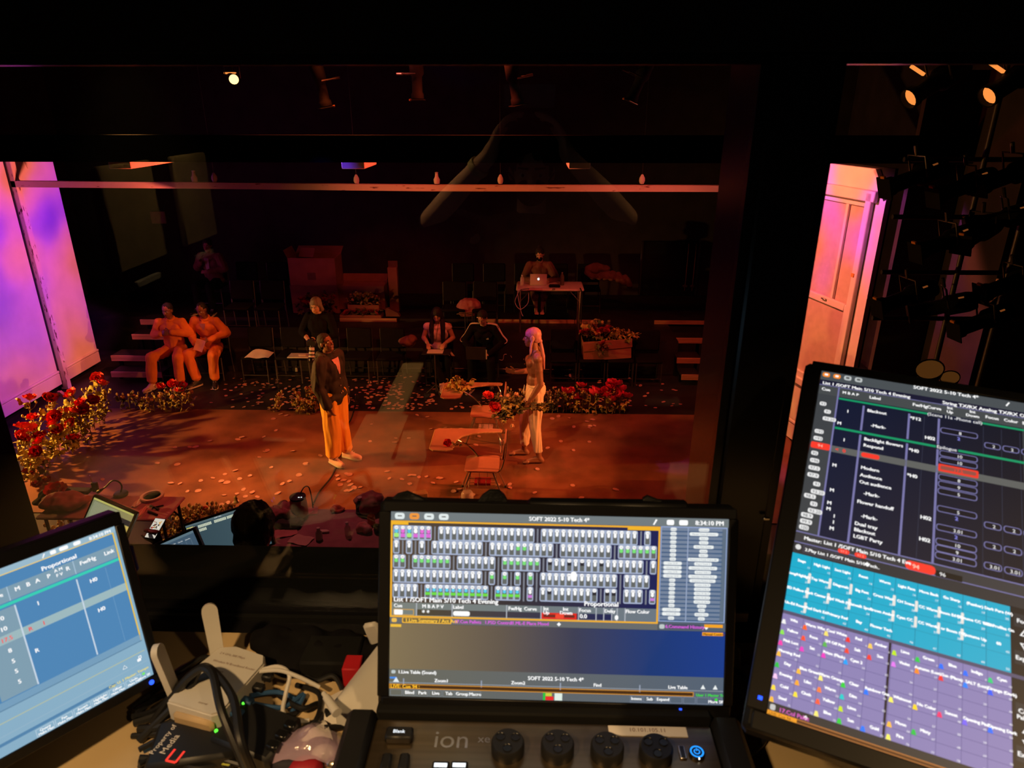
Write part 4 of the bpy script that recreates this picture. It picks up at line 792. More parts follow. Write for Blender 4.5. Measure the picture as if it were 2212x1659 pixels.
# ================================================================== desk and what lies on it
def D(px, py, z=0.0): return atz(px, py, DZ + z)
t = thing('desk', 'tan laminate desk under the monitors and cables', 'desk', (0, 0.62, 2.77))
b = B(); b.box((0.0, 0.0, 0.735), (4.2, 0.84, 0.03), 'desk_tan', bev=0.004); b.build('desktop', None, t)
b = B(); b.box((-0.455, -0.66, 0.735), (0.085, 0.50, 0.03), 'desk_tan', bev=0.004); b.build('desk_return', None, t)
for x in (-1.9, -0.5, 1.9): b = B(); b.box((x, 0.2, 0.36), (0.05, 0.05, 0.72), 'black_paint'); b.build('leg', None, t)
# black mats that cover most of the desk front (dark in the photograph)
for xa, xb, nm in ((-1.9, -0.53, 'left'), (-0.39, 2.0, 'right')):
    b = B(); b.box(((xa + xb) / 2, 0.36, DZ + 0.003), (xb - xa, 0.30, 0.005), 'black_cloth', bev=0.002); tag(b.build('desk_mat'), 'black rubber mat along the front of the desk, ' + ('beneath the left monitor' if nm == 'left' else 'beneath the console'), 'mat')
for nm, lab, (x_, y_), (w_, d_), rz_ in (('envelope', 'narrow pale envelope on the left desk mat, mirrored in the glass', (-.73, .41), (.125, .014), .02), ('envelope', 'second narrow pale envelope on the desk mat, turned slantwise, mirrored', (-.58, .30), (.012, .07), -.5), ('paper_sheet', 'small pale paper on the left desk mat, mirrored in the glass', (-1.0, .33), (.12, .06), .4), ('paper_sheet', 'pale paper beside the console, mirrored in the glass', (-.33, .44), (.10, .20), -.05)):
    b = B(); b.box((0, 0, 0), (w_, d_, .002), 'desk_tan'); tag(b.build(nm, None, None, 0, (x_, y_, DZ + .0075), (0, 0, rz_)), lab, 'paper')
# lighting console
CZ = 3.59; cx0, cx1, cy0, cy1 = -0.228, 0.278, 0.36, 0.785
t = thing('lighting_console', 'bronze metal lighting console with four encoder wheels', 'console', ((cx0 + cx1) / 2, (cy0 + cy1) / 2, DZ)); o_ = V(((cx0 + cx1) / 2, (cy0 + cy1) / 2, DZ))
hz = CZ - DZ
b = B(); b.box((0, 0, hz / 2 + 0.002), (cx1 - cx0, cy1 - cy0, hz - 0.008), 'console_metal', bev=0.004); b.build('faceplate', None, t)
for sx in (-1, 1): b = B(); b.box((sx * ((cx1 - cx0) / 2 + 0.022), 0, hz / 2 + 0.003), (0.044, cy1 - cy0 + 0.03, hz + 0.006), 'black_plastic', bev=0.008); b.build('side_cheek', None, t)
b = B(); b.box((0, (cy1 - cy0) / 2 + 0.012, hz / 2 + 0.004), (cx1 - cx0, 0.022, hz + 0.012), 'booth_dark', bev=0.003); b.build('rear_strip', None, t)
def CP(px, py): p = atz(px, py, CZ) - o_; return V((p.x, p.y, hz - 0.002))
for px, py in ((1097, 1619), (1204, 1621), (1311, 1626), (1416, 1630)):
    q = CP(px, py); X = Matrix.Translation(q); k_ = B()
    k_.lathe([(0.0240, 0.0), (0.0240, 0.015), (0.0215, 0.019), (0.0, 0.0190)], 28, 'black_plastic', X); w = k_.build('encoder_wheel', None, t)
    for a in (0.5, 2.6, 4.7): b = B(); b.lathe([(0.0, 0.0), (0.0052, 0.0004), (0.0066, 0.0016), (0.0066, 0.0005)], 12, 'black_gloss', Matrix.Translation(q + V((0.0125 * math.cos(a), 0.0125 * math.sin(a), 0.0190)))); b.build('finger_dimple', None, w)
q = CP(863, 1592); b = B(); b.box(q + V((0, 0, 0.006)), (0.040, 0.022, 0.014), 'black_plastic', bev=0.003); kb = b.build('blank_key', None, t)
ptext('Blank', 0.008, Matrix.Translation(q + V((0, -0.0025, 0.0134))), 'white_glow', b := B(), 'c'); b.build('key_lettering', None, kb, smooth=0)
for px in (836, 874):
    q = CP(px, 1645); b = B(); b.box(q + V((0, -0.006, 0.005)), (0.014, 0.030, 0.012), 'black_plastic', bev=0.003); b.build('fader_key', None, t)
q = CP(935, 1612); b = B(); ptext('ion', 0.042, Matrix.Translation(q + V((-0.001, 0.0, 0.0002))), 'steel', b); ptext('xe', 0.019, Matrix.Translation(q + V((0.064, 0.010, 0.0002))), 'steel', b); b.build('logo_lettering', None, t, smooth=0)
a_, c_ = CP(1313, 1564), CP(1486, 1589); b = B(); b.box(((a_.x + c_.x) / 2, (a_.y + c_.y) / 2 - .002, hz - 0.0012), (c_.x - a_.x, 0.017, 0.0016), 'white_paper'); tp = b.build('label_tape', None, t)
ptext('10.101.105.11', 0.0098, Matrix.Translation(((a_.x + c_.x) / 2 - 0.001, (a_.y + c_.y) / 2 - 0.0035, hz - 0.0002)), 'brown_cloth', b := B(), 'c'); b.build('tape_lettering', None, tp, smooth=0)
q = CP(1505, 1627); b = B(); b.lathe([(0.0115, 0.0), (0.0115, 0.004), (0.0095, 0.005), (0.0, 0.005)], 24, 'black_plastic', Matrix.Translation(q)); pw = b.build('power_button', None, t)
b = B()
for r0, r1 in ((0.0075, 0.0098), (0.0030, 0.0046)):
    n = 28; vs = [V((r * math.cos(2 * PI * k / n), r * math.sin(2 * PI * k / n), 0.0053)) for r in (r0, r1) for k in range(n)]
    b.add(vs, [(k, (k + 1) % n, n + (k + 1) % n, n + k) for k in range(n) if not (r1 < .006 and k in (6, 7, 8))], 'power_blue', Matrix.Translation(q))
b.box(q + V((0, 0.0035, 0.0053)), (0.0012, 0.005, 0.0004), 'power_blue'); b.box(q + V((0.001, -0.0105, 0.004)), (0.002, 0.002, 0.002), 'white_glow'); b.build('power_ring', None, pw)
q = CP(1474, 1625); b = B(); b.box(q + V((0, 0, 0.0015)), (0.010, 0.022, 0.003), 'steel', bev=0.001); b.box(q + V((0, 0, 0.003)), (0.006, 0.018, 0.002), 'black_gloss'); b.build('usb_port', None, t)
# lit keys that just enter the frame below
for px in (952, 992): 
    q = CP(px, 1662); b = B(); b.box(q + V((0, 0, 0.004)), (0.024, 0.018, 0.010), 'black_plastic', bev=0.002); kk = b.build('key', None, t); b = B(); b.box(q + V((0, 0.001, 0.0093)), (0.018, 0.006, 0.0006), 'white_glow'); b.build('key_lettering', None, kk)

# router with two paddle antennas
p = D(480, 1496, 0.03); t = thing('router', 'white wireless router with two paddle antennas and a blue cable', 'router', (p.x, p.y, DZ), math.radians(-14))
b = B()
prof = [(-0.050, -0.062), (0.034, -0.066), (0.046, -0.058), (0.050, 0.05), (0.040, 0.066), (-0.02, 0.072), (-0.046, 0.062), (-0.054, 0.02)]
b.prism(prof, 0.022, 0.056, 'white_plastic'); b.prism([(x * 0.97, y * 0.97) for x, y in prof], 0.056, 0.060, 'white_plastic'); ho = b.build('housing', None, t, smooth=25)
b = B()
for i, (s_, y) in enumerate((('2.4 GHz 300 Mbps', 0.048), ('Wireless N Broadband Router', 0.030), ('Power Reset', 0.012))): ptext(s_, 0.0065, Matrix.Translation((-0.036, y, 0.0602)), 'brown_cloth', b)
ptext('Internet', 0.005, Matrix.Translation((0.0, -0.052, 0.0602)), 'brown_cloth', b); b.build('lettering', None, ho, smooth=0)
b = B(); b.box((0.0, -0.066, 0.034), (0.075, 0.012, 0.026), 'tan_plastic', bev=0.005); b.build('end_grille', None, t)
for q, d in (((-0.052, 0.060, 0.04), (-0.025, 0.028, 0.085)), ((-0.060, -0.035, 0.04), (-0.012, -0.004, 0.105))):
    b = B(); q = V(q); d = V(d); n_ = d.normalized(); X = Matrix.Translation(q) @ n_.to_track_quat('Z', 'Y').to_matrix().to_4x4()
    L = d.length; out = [(-.011, 0.0)] + [(0.013 * math.cos(a), L - 0.013 + 0.013 * math.sin(a)) for a in [PI - k * PI / 8 for k in range(9)]] + [(.011, 0.0)]
    Y = X @ Matrix(((1, 0, 0, 0), (0, 0, -1, 0), (0, 1, 0, 0), (0, 0, 0, 1))); b.prism(out, -0.005, 0.005, 'white_plastic', Y); b.build('antenna', None, t, smooth=30)
for y, m_ in ((-0.035, 'blue_cable'), (-0.01, 'blue_cable'), (0.02, 'black_plastic'), (0.045, 'black_plastic')): b = B(); b.box((0.055, y, 0.036), (0.022, 0.014, 0.012), m_, bev=0.002); b.build('plug', None, t)
for y in (-0.055,): b = B(); b.ell((0.056, y, 0.030), (0.003, 0.003, 0.003), 'green_led', n=8, k=6); b.build('status_light', None, t)
for (x0, y0), (x1, y1), (x2, y2) in (((540, 1503), (600, 1495), (640, 1515)), ((545, 1520), (610, 1528), (655, 1500))):
    b = B(); b.tube(spline([D(x0, y0, 0.036), D(x1, y1, 0.02), D(x2, y2, 0.01), D(x2 - 10, y2 + 25, 0.008)]), 0.004, 8, 'blue_cable'); tag(b.build('network_cable'), 'dark blue network cable plugged into the white router', 'cable', 'blue network cables')
b = B(); b.tube(spline([D(555, 1450, 0.05), D(600, 1440, 0.055), D(625, 1458, 0.05), D(617, 1500, 0.03), D(612, 1540, 0.02), D(640, 1557, 0.015), D(668, 1556, 0.012)]), 0.0035, 8, 'white_plastic'); tag(b.build('usb_cable'), 'thin white cable looping behind the router to the paper', 'cable')
b = B(); b.tube(spline([D(548, 1452, 0.05), D(600, 1448, 0.055), D(640, 1460, 0.05), D(690, 1484, 0.03)]), 0.0035, 8, 'white_plastic'); tag(b.build('usb_cable'), 'thin white cable running straight right from the router', 'cable')
# black power adapter block with the property sticker
p = D(392, 1575, 0.02); t = thing('power_supply', 'flat black power supply with a white and red property sticker under the left antenna', 'power supply', (p.x, p.y, DZ), math.radians(12))
b = B(); b.box((0.03, -0.03, 0.016), (0.13, 0.085, 0.030), 'black_plastic', bev=0.006); b.build('housing', None, t)
X = Matrix.Translation((-0.026, -0.052, 0.0315)) @ Matrix.Rotation(math.radians(66), 4, 'Z'); b = B(); ptext('Property of', 0.0115, X, 'white_paper', b); ptext('Media', 0.0145, X @ Matrix.Translation((0.004, -0.017, 0)), 'white_paper', b)
b.build('sticker_lettering', None, t, smooth=0); b = B(); X3 = X @ Matrix.Translation((-0.004, -0.042, 0))
for (x, y, w, h) in ((0.0, 0.008, 0.003, 0.016), (0.010, 0.0, 0.020, 0.003), (0.010, 0.016, 0.020, 0.003)): b.box((x, y, 0), (w, h, 0.0006), 'red_emblem_glow', X3)  # printed emblem given its own glow, it is no lamp
b.build('sticker_emblem', None, t, smooth=0)
# network switch with green lights
p = D(545, 1585, 0.02); t = thing('network_switch', 'small black network switch with green lights right of the router', 'network switch', (p.x, p.y, DZ), math.radians(-20))
b = B(); b.box((0.01, 0, 0.02), (0.11, 0.085, 0.036), 'black_plastic', bev=0.005); b.build('housing', None, t)
for x, y in ((-0.04, 0.03), (-0.042, -0.028)): b = B(); b.ell((x, y, 0.038), (0.003, 0.003, 0.003), 'green_led', n=8, k=6); b.build('status_light', None, t)
b = B(); b.box((-0.012, -0.048, 0.012), (0.035, 0.018, 0.010), 'yellow_green', bev=0.002); b.build('plug', None, t)
for y in (-0.02, 0.0, 0.02): b = B(); b.box((0.06, y, 0.041), (0.02, 0.014, 0.010), 'black_gloss', bev=0.002); b.build('plug', None, t)
# black cables tangled across the desk
paths = [[(330, 1560), (410, 1460), (455, 1450), (480, 1540), (530, 1659)], [(300, 1600), (400, 1500), (440, 1440), (500, 1500), (520, 1600), (545, 1665)], [(290, 1540), (360, 1500), (420, 1500), (430, 1560), (380, 1600)], [(290, 1562), (350, 1540), (430, 1490), (470, 1470)], [(300, 1575), (360, 1566), (420, 1520), (440, 1470)],
         [(300, 1640), (380, 1640), (470, 1620), (540, 1600)], [(300, 1660), (380, 1600), (480, 1640), (560, 1662)], [(340, 1625), (420, 1660), (500, 1640), (560, 1610)], [(560, 1540), (620, 1560), (640, 1600), (600, 1640)], [(640, 1480), (690, 1500), (680, 1560), (620, 1590)], [(620, 1420), (690, 1400), (740, 1420), (760, 1400)], [(1560, 1440), (1610, 1460), (1620, 1520), (1590, 1580)], [(1570, 1480), (1600, 1500), (1615, 1560), (1575, 1620)], [(1580, 1560), (1640, 1540), (1650, 1600), (1590, 1650)], [(700, 1572), (760, 1568), (800, 1560)], [(330, 1480), (390, 1450), (440, 1420), (470, 1430)], [(285, 1530), (350, 1480), (400, 1440), (450, 1425)], [(285, 1548), (340, 1530), (400, 1470), (445, 1460)], [(285, 1590), (360, 1580), (430, 1545), (450, 1500)], [(300, 1620), (380, 1570), (430, 1500), (440, 1450)], [(560, 1610), (600, 1580), (650, 1590), (690, 1560)], [(550, 1640), (580, 1600), (590, 1560), (640, 1540)], [(380, 1662), (450, 1600), (520, 1640), (580, 1600)], [(300, 1652), (400, 1610), (500, 1660)], [(640, 1445), (680, 1470), (720, 1460), (740, 1490)], [(600, 1500), (650, 1530), (690, 1520), (710, 1545)]]
for i, pp in enumerate(paths):
    z0 = 0.006; hs = [z0 + (0.05 * math.sin(PI * k / (len(pp) - 1)) if i in (0, 1) else 0.006 * ((i + k) % 3)) for k in range(len(pp))]
    if i < 2: hs = [0.006, 0.085, 0.10, 0.085, 0.03] if i == 0 else [0.006, 0.05, 0.09, 0.095, 0.08, 0.03]
    b = B(); b.tube(spline([D(x, y, h) for (x, y), h in zip(pp, hs)], 8), 0.0065 if i < 6 else 0.0045, 8, 'black_plastic')
    if i < 2: lab = ('thick black cable arching over the router, left strand', 'thick black cable arching over the router, right strand')[i]
    elif pp[0][0] > 1500: lab = 'black cable coiled between the centre and right monitors'
    else: lab = 'black cable lying in the tangle around the router'
    tag(b.build('cable'), lab, 'cable', None if i < 2 else ('cables by the right monitor' if pp[0][0] > 1500 else 'cables around the router'))
# papers, clear bag and small things
def sheet(px, z, m, name, label, cat, curl=0.0):
    ps = [D(x, y, h) for x, y, h in px]; b = B(); n = V((0, 0, 1)); 
    def f(u, v):
        q = (ps[0] * (1 - u) + ps[1] * u) * (1 - v) + (ps[3] * (1 - u) + ps[2] * u) * v; return q + n * curl * math.sin(PI * u)
    b.grid(f, 8, 8, m); k = len(b.v); b.grid(lambda u, v: f(u, v) - V((0, 0, 0.0015)), 8, 8, m); return tag(b.build(name, None, None, 60), label, cat)
sheet([(728, 1570, 0.012), (722, 1515, 0.03), (815, 1395, 0.06), (835, 1555, 0.014)], 0, 'white_plastic', 'paper_bag', 'white folded paper bag leaning left of the centre monitor', 'paper', 0.02)
sheet([(690, 1560, 0.006), (688, 1516, 0.008), (740, 1490, 0.010), (735, 1570, 0.006)], 0, 'white_paper', 'receipt', 'crumpled pale receipt beside the white paper bag', 'paper', 0.006)
sheet([(610, 1600, 0.008), (620, 1585, 0.008), (700, 1555, 0.01), (720, 1600, 0.01)], 0, 'white_paper', 'envelope', 'white envelope under the clear plastic bag', 'paper', 0.01)
p = D(825, 1372, 0.05); t = thing('paddle_antenna', 'pale spare antenna paddle sticking up by the centre monitor', 'antenna', (p.x, p.y, DZ))
b = B(); b.box((0, 0, 0.045), (0.028, 0.012, 0.07), 'white_plastic', Matrix.Rotation(-0.25, 4, 'Y'), bev=0.005); b.build('paddle', None, t); b = B(); b.cyl((0, 0, 0), (-0.004, 0, 0.02), 0.005, None, 8, 'black_plastic'); b.build('joint', None, t)
p = D(764, 1452, 0.02); b = B(); b.box((p.x, p.y, DZ + 0.022), (0.03, 0.035, 0.042), 'red_paper', bev=0.002); tag(b.build('red_card_box'), 'small bright red card box left of the centre monitor', 'box')
p = D(720, 1420, 0.02); b = B(); b.box((p.x, p.y, DZ + 0.02), (0.10, 0.07, 0.04), 'booth_dark', bev=0.004); tag(b.build('adapter_box'), 'dark adapter box behind the red card box', 'adapter')
t = thing('zip_bag', 'clear plastic zip bag with a purple edge holding small parts, in front of the router', 'bag', D(660, 1625, 0))
o_ = D(660, 1625, 0); c4 = [D(545, 1672) - o_, D(640, 1590) - o_, D(745, 1600) - o_, D(770, 1672) - o_]
def bagf(top):
    def f(u, v):
        q = (c4[1] * (1 - u) + c4[2] * u) * (1 - v) + (c4[0] * (1 - u) + c4[3] * u) * v; h = 0.045 * math.sin(PI * min(max(u, 0.0), 1)) ** .6 * math.sin(PI * min(v * .8 + .1, 1)) ** .6
        return q + V((0, 0, (0.006 + h + 0.008 * noise.noise(q * 40)) if top else 0.003))
    return f
b = B(); b.grid(bagf(True), 16, 12, 'clear_bag'); b.grid(bagf(False), 16, 12, 'clear_bag'); b.build('film', None, t)
b = B(); b.tube([c4[0] + V((0, 0, .006)), (c4[0] + c4[1]) / 2 + V((0, 0, .016)), c4[1] + V((0, 0, .008))], 0.006, 6, 'purple_plastic'); b.build('zip_strip', None, t)
for k, (px, py, m_, r) in enumerate(((620, 1640, 'navy', .02), (660, 1655, 'dark_petal', .018), (700, 1625, 'white_plastic', .013), (725, 1650, 'steel', .012), (690, 1610, 'black_plastic', .014))):
    q = D(px, py, 0.014) - o_; b = B(); b.ell(q, (r * 1.5, r, 0.011), m_); tag(b.build('small_part'), ('dark blue', 'dark red', 'white', 'shiny silver', 'black')[k] + ' small part inside the clear zip bag', 'small part').location = o_
p = D(724, 1582, 0); t = thing('glue_tube', 'small white tube lying across the top of the clear bag', 'tube', p + V((0, 0, 0.058)), math.radians(-50))
b = B(); b.cyl((-0.02, 0, 0), (0.02, 0, 0), 0.006, 0.008, 12, 'white_plastic'); b.build('body', None, t); b = B(); b.cyl((-0.03, 0, 0), (-0.02, 0, 0), 0.004, None, 10, 'white_plastic'); b.build('cap', None, t)
b = B(); rc = random.Random(5)
for k in range(9): q = D(585 + 27 * k, 1388 + 22 * (k % 3), 0.012); b.ell(q, (.045, .035, .018 + .008 * rc.random()), n=12, k=8)
tag(remesh(b, 'cloth_bundle', 'black_cloth', None, .006, 3, .012, (20, 20, 20)), 'black cloth bundled along the back of the desk behind the router', 'cloth')
# things on the window sill and behind the desk that the glass mirrors
t = thing('computer_mouse', 'black computer mouse on the tan desk return, mirrored in the glass', 'mouse', (-0.52, 0.66, DZ))
b = B(); b.ell((0, 0, 0.012), (0.030, 0.05, 0.02), 'black_plastic'); b.build('shell', None, t)
b = B(); b.tube(spline([(0, 0.05, 0.01), (0.03, 0.10, 0.005), (0.10, 0.12, 0.004), (0.15, 0.2, 0.004)]), 0.003, 6, 'black_plastic'); b.build('cable', None, t)
# black foil strips on the top edge of the centre monitor
def foil(px, label):
    top = [aty(x, y, 0.925) for x, y in px]; base = 3.888
    b = B(); n = len(top) - 1
    def f(k, u):
        q = top[k]; z = base + (q.z - base) * u; return V((q.x, 0.918 + 0.012 * noise.noise(V((q.x * 30, z * 30, 1))), z))
    vs = []; fs = []
    for sd in (0, 0.006):
        for k in range(n + 1):
            for j in range(4): vs.append(f(k, j / 3) + V((0, sd, 0)))
    m_ = (n + 1) * 4
    for s_ in (0, m_):
        for k in range(n):
            for j in range(3): a = s_ + k * 4 + j; fs.append((a, a + 1, a + 5, a + 4))
    for k in range(n): a = k * 4 + 3; fs.append((a, a + 4, a + 4 + m_, a + m_))
    b.add(vs, fs, 'black_foil'); tag(b.build('black_foil', None, None, 60), label, 'foil', None)
foil([(832, 1105), (840, 1080), (860, 1064), (880, 1060), (905, 1068), (935, 1080), (962, 1092)], 'crumpled black foil peak at the left end on top of the centre monitor')
foil([(1008, 1094), (1030, 1080), (1042, 1066), (1058, 1057), (1078, 1056), (1090, 1066), (1098, 1082), (1120, 1091)], 'rounded lump of black foil on top of the centre monitor, left of its middle')
foil([(1384, 1092), (1388, 1074), (1398, 1069), (1420, 1075), (1450, 1082), (1478, 1096)], 'slanted flap of black foil at the right end on top of the centre monitor')
b = B(); p, q = aty(1140, 1092, 0.93), aty(1480, 1098, 0.93); b.box(((p.x + q.x) / 2, 0.917, 3.888), (q.x - p.x, 0.022, 0.012), 'bezel', bev=0.005); tag(b.build('speaker_bar'), 'slim black bar along the top right of the centre monitor', 'speaker')
for px, py, z_, m_, nm, lb in ((1600, 1345, 0.0, 'booth_dark', 'sticky_note', 'faint brown note stuck low on the dark window mullion'),):
    p = aty(px - 2, py - 12, 1.085); b = B(); b.box(p, (0.03, 0.004, 0.02), 'tan_plastic'); tag(b.build(nm), lb, 'note')
b = B(); p = aty(1655, 1120, 1.09); b.box(p, (0.012, 0.006, 0.005), 'steel', bev=0.001); tag(b.build('window_latch'), 'tiny metal latch on the window mullion beside the right monitor', 'latch')
for (xa, ya_), (xb, yb_), lab in (((1568, 1402), (1600, 1470), 'tan paper scrap between the centre and right monitors, larger one'), ((1600, 1440), (1632, 1462), 'tan paper scrap between the centre and right monitors, smaller one')):
    sheet([(xa, yb_, .004), (xb, yb_, .004), (xb, ya_, .004), (xa, ya_, .004)], 0, 'white_paper', 'paper_scrap', lab, 'paper', 0.004)
# ================================================================== people
def frame(f, up=(0, 0, 1)):
    f = V(f).normalized(); x = f.cross(V(up)).normalized(); u = x.cross(f); return Matrix((x, f, u)).transposed()
def hand(b, wr, d, across, nrm, curl=0.35, s=1.0, thumb=1.0):
    """palm, four unequal fingers and a thumb that leaves the side of the palm near the wrist"""
    wr, d, ac, nr = V(wr), V(d).normalized(), V(across).normalized(), V(nrm).normalized()
    R = Matrix((ac, d, nr)).transposed(); b.ell(wr + d * 0.045 * s, (0.041 * s, 0.052 * s, 0.018 * s), None, R=R)
    for i, (off, L) in enumerate(((-0.030, 0.068), (-0.010, 0.078), (0.010, 0.074), (0.029, 0.058))):
        p = wr + d * 0.082 * s + ac * off * s; dd = (d + ac * off * 1.6).normalized(); c = 0.0; r = 0.0098 * s
        for k, f in enumerate((0.42, 0.32, 0.26)):
            c += curl * (1.0 + 0.15 * i); v = dd * math.cos(c) + nr * math.sin(c); q = p + v * L * f * s; b.capsule(p, q, r, r * 0.93, 8); p = q; r *= 0.93
    p = wr + d * 0.022 * s - ac * 0.030 * s * thumb; v = (d * 0.62 - ac * 0.70 * thumb + nr * 0.25).normalized(); q = p + v * 0.040 * s; b.capsule(p, q, 0.0125 * s, 0.0108 * s, 8); v = (d * 0.85 - ac * 0.25 * thumb + nr * 0.35).normalized(); b.capsule(q, q + v * 0.032 * s, 0.0108 * s, 0.009 * s, 8)
class Fig:
    """A person in their own frame: +y is forward, +x their right, z up, origin on the ground."""
    def __init__(s, name, label, loc, rz, J, sc=1.0, group=None):
        s.t = thing('person', label, 'person', loc, rz, group); s.t.scale = (sc,) * 3
        D_ = dict(pel=(0, 0, .97), waist=(0, 0, 1.10), chest=(0, 0.0, 1.30), neck=(0, -0.01, 1.49), head=(0, 0.02, 1.655), face=(0, 1, 0), hup=(0, 0, 1),
                  shR=(.185, -.01, 1.44), shL=(-.185, -.01, 1.44), elR=(.235, -.03, 1.14), elL=(-.235, -.03, 1.14), wrR=(.25, .05, .89), wrL=(-.25, .05, .89),
                  hipR=(.092, 0, .93), hipL=(-.092, 0, .93), knR=(.105, .02, .50), knL=(-.105, .02, .50), anR=(.11, -.02, .085), anL=(-.11, -.02, .085),
                  toR=(.13, .16, .03), toL=(-.13, .16, .03), hdR=(0, .1, -1), hdL=(0, .1, -1), acR=(0, -1, 0), acL=(0, -1, 0), nrR=(-1, 0, 0), nrL=(1, 0, 0), cuR=.3, cuL=.3, thR=-1.0, thL=-1.0)
        D_.update(J); s.J = {k: (V(v) if isinstance(v, (tuple, list, Vector)) else v) for k, v in D_.items()}
        j = s.J; s.H = frame(j['face'], j['hup'])
        sp = (j['neck'] - j['pel']).normalized(); sx = (j['shR'] - j['shL']).normalized(); s.T = Matrix((sx, sp.cross(sx), sp)).transposed(); s.P = s.T
    def hp(s, x, y, z): return s.J['head'] + s.H @ V((x, y, z))
    def body(s, skin, vox=0.009, fem=False, bulk=1.0):
        j, b, T, H = s.J, B(), s.T, s.H; k = bulk
        b.ell(j['chest'], (.158 * k, .105 * k, .175), R=T); b.ell(j['waist'], (.130 * k, .095 * k, .14), R=T); b.ell(j['pel'], (.158 * k, .108 * k, .125), R=s.P)
        ch = j['chest'] + T @ V((0, .06 * k, .05))
        for sx in (-1, 1): b.ell(ch + T @ V((sx * .070, .0, 0)), (.072, .055 if not fem else .07, .06), R=T); b.ell(j['chest'] + T @ V((sx * .085, -.05, .07)), (.065, .05, .10), R=T)
        b.capsule(j['neck'] - V((0, 0, .03)), s.hp(0, -.018, -.055), .060, .052, 12)
        for q in 'RL':
            sh, el, wr, hi, kn, an, to = (j[n + q] for n in ('sh', 'el', 'wr', 'hip', 'kn', 'an', 'to'))
            b.capsule(j['neck'] + V((0, -.01, -.02)), sh + V((0, 0, -.005)), .052, .050); b.ell(sh, (.062, .060, .062))
            b.capsule(sh, el, .054 * k, .040); b.ell(sh.lerp(el, .45), (.050 * k, .052 * k, .09), R=frame((0, 1, 0.01), (sh - el)) if abs((sh - el).normalized().y) < .95 else None); b.capsule(el, el.lerp(wr, .35), .041, .042); b.capsule(el.lerp(wr, .35), wr, .042, .027)
            b.capsule(wr, wr + j['hd' + q].normalized() * .02, .027, .026); hand(b, wr + j['hd' + q].normalized() * .012, j['hd' + q], j['ac' + q], j['nr' + q], j['cu' + q], 1.0, j['th' + q])
            b.capsule(hi, kn, .086 * k, .056); b.capsule(kn, kn.lerp(an, .35), .054, .055); b.capsule(kn.lerp(an, .35), an, .055, .036)
            fd = (to - an); fd.z = 0; fd.normalize(); heel = V((an.x, an.y, to.z + .008)) - fd * .035; ba = to - fd * .055; sd = V((fd.y, -fd.x, 0))
            b.capsule(an, heel, .036, .036); b.capsule(heel, ba + V((0, 0, .006)), .034, .030); b.capsule(an + fd * .02 - V((0, 0, .01)), ba + V((0, 0, .012)), .033, .022)
            for o_, r in ((-.026, .017), (.0, .017), (.024, .014)): b.capsule(ba + sd * o_, to + sd * o_ * 1.1 + V((0, 0, -.006)), r + .006, r * .8)
        # head
        b.ell(s.hp(0, -.012, .030), (.075, .094, .090), R=H, n=18, k=12); b.ell(s.hp(0, .022, -.03), (.062, .068, .085), R=H, n=16, k=10); b.ell(s.hp(0, .042, -.088), (.038, .040, .030), R=H)
        b.capsule(s.hp(0, .080, .012), s.hp(0, .103, -.026), .009, .014, 8)
        for sx in (-1, 1):
            b.capsule(s.hp(0, .108 - .018, -.030), s.hp(sx * .013, .09, -.030), .009, .008, 8); b.capsule(s.hp(sx * .010, .076, .024), s.hp(sx * .045, .058, .026), .012, .009, 8); b.ell(s.hp(sx * .042, .045, -.025), (.020, .022, .022), R=H)
            b.ell(s.hp(sx * .076, -.010, -.005), (.010, .020, .031), R=H)
        b.capsule(s.hp(-.018, .080, -.058), s.hp(.018, .080, -.058), .010, .010, 8)
        s.bo = remesh(b, 'body', skin, s.t, vox, 3); 
        return s
    def face(s, brow='hair_black', lips=True):
        for sx in (-1, 1):
            e = B(); e.ell(s.hp(sx * .031, .074, .004), (.014, .010, .0085), 'eye_white', R=s.H); eo = e.build('eye', None, s.t); e = B(); e.ell(s.hp(sx * .031, .081, .004), (.006, .005, .0065), 'black_gloss', R=s.H, n=8, k=6); e.build('iris', None, eo)
            e = B(); e.capsule(s.hp(sx * .014, .086, .027), s.hp(sx * .046, .072, .028), .0045, .003, 6, brow); e.build('eyebrow', None, s.t)
        if lips:
            e = B(); e.capsule(s.hp(-.019, .082, -.054), s.hp(.019, .082, -.054), .0055, .0055, 6, 'lip'); e.capsule(s.hp(-.016, .083, -.064), s.hp(.016, .083, -.064), .006, .006, 6, 'lip'); e.build('lips', None, s.t)
        return s
    def top(s, m, name='shirt', sleeve=1.0, mar=.018, hem=None, vox=.010, fold=.012, collar=None, loose=0.0):
        j, b, T = s.J, B(), s.T; g = mar
        b.ell(j['chest'], (.160 + g + loose, .108 + g + loose * .7, .175 + g), R=T, n=18, k=10); b.ell(j['waist'], (.132 + g + loose * 1.4, .100 + g + loose, .14 + g), R=T, n=18, k=10)
        ch = j['chest'] + T @ V((0, .06, .05))
        for sx in (-1, 1): b.ell(ch + T @ V((sx * .070, .0, 0)), (.074 + g, .056 + g, .062 + g), R=T); b.ell(j['chest'] + T @ V((sx * .085, -.05, .07)), (.067 + g, .052 + g, .10 + g), R=T)
        pl = j['pel'] if hem is None else V(hem); b.ell(pl, (.162 + g + loose * 1.4, .112 + g + loose, .11), R=s.P, n=18, k=10); b.capsule(j['waist'], pl, .105 + g + loose, .105 + g + loose, 16)
        b.capsule(j['neck'] - V((0, 0, .05)), j['neck'] + V((0, 0, -.02)), .085 + g, .060 + g, 14)
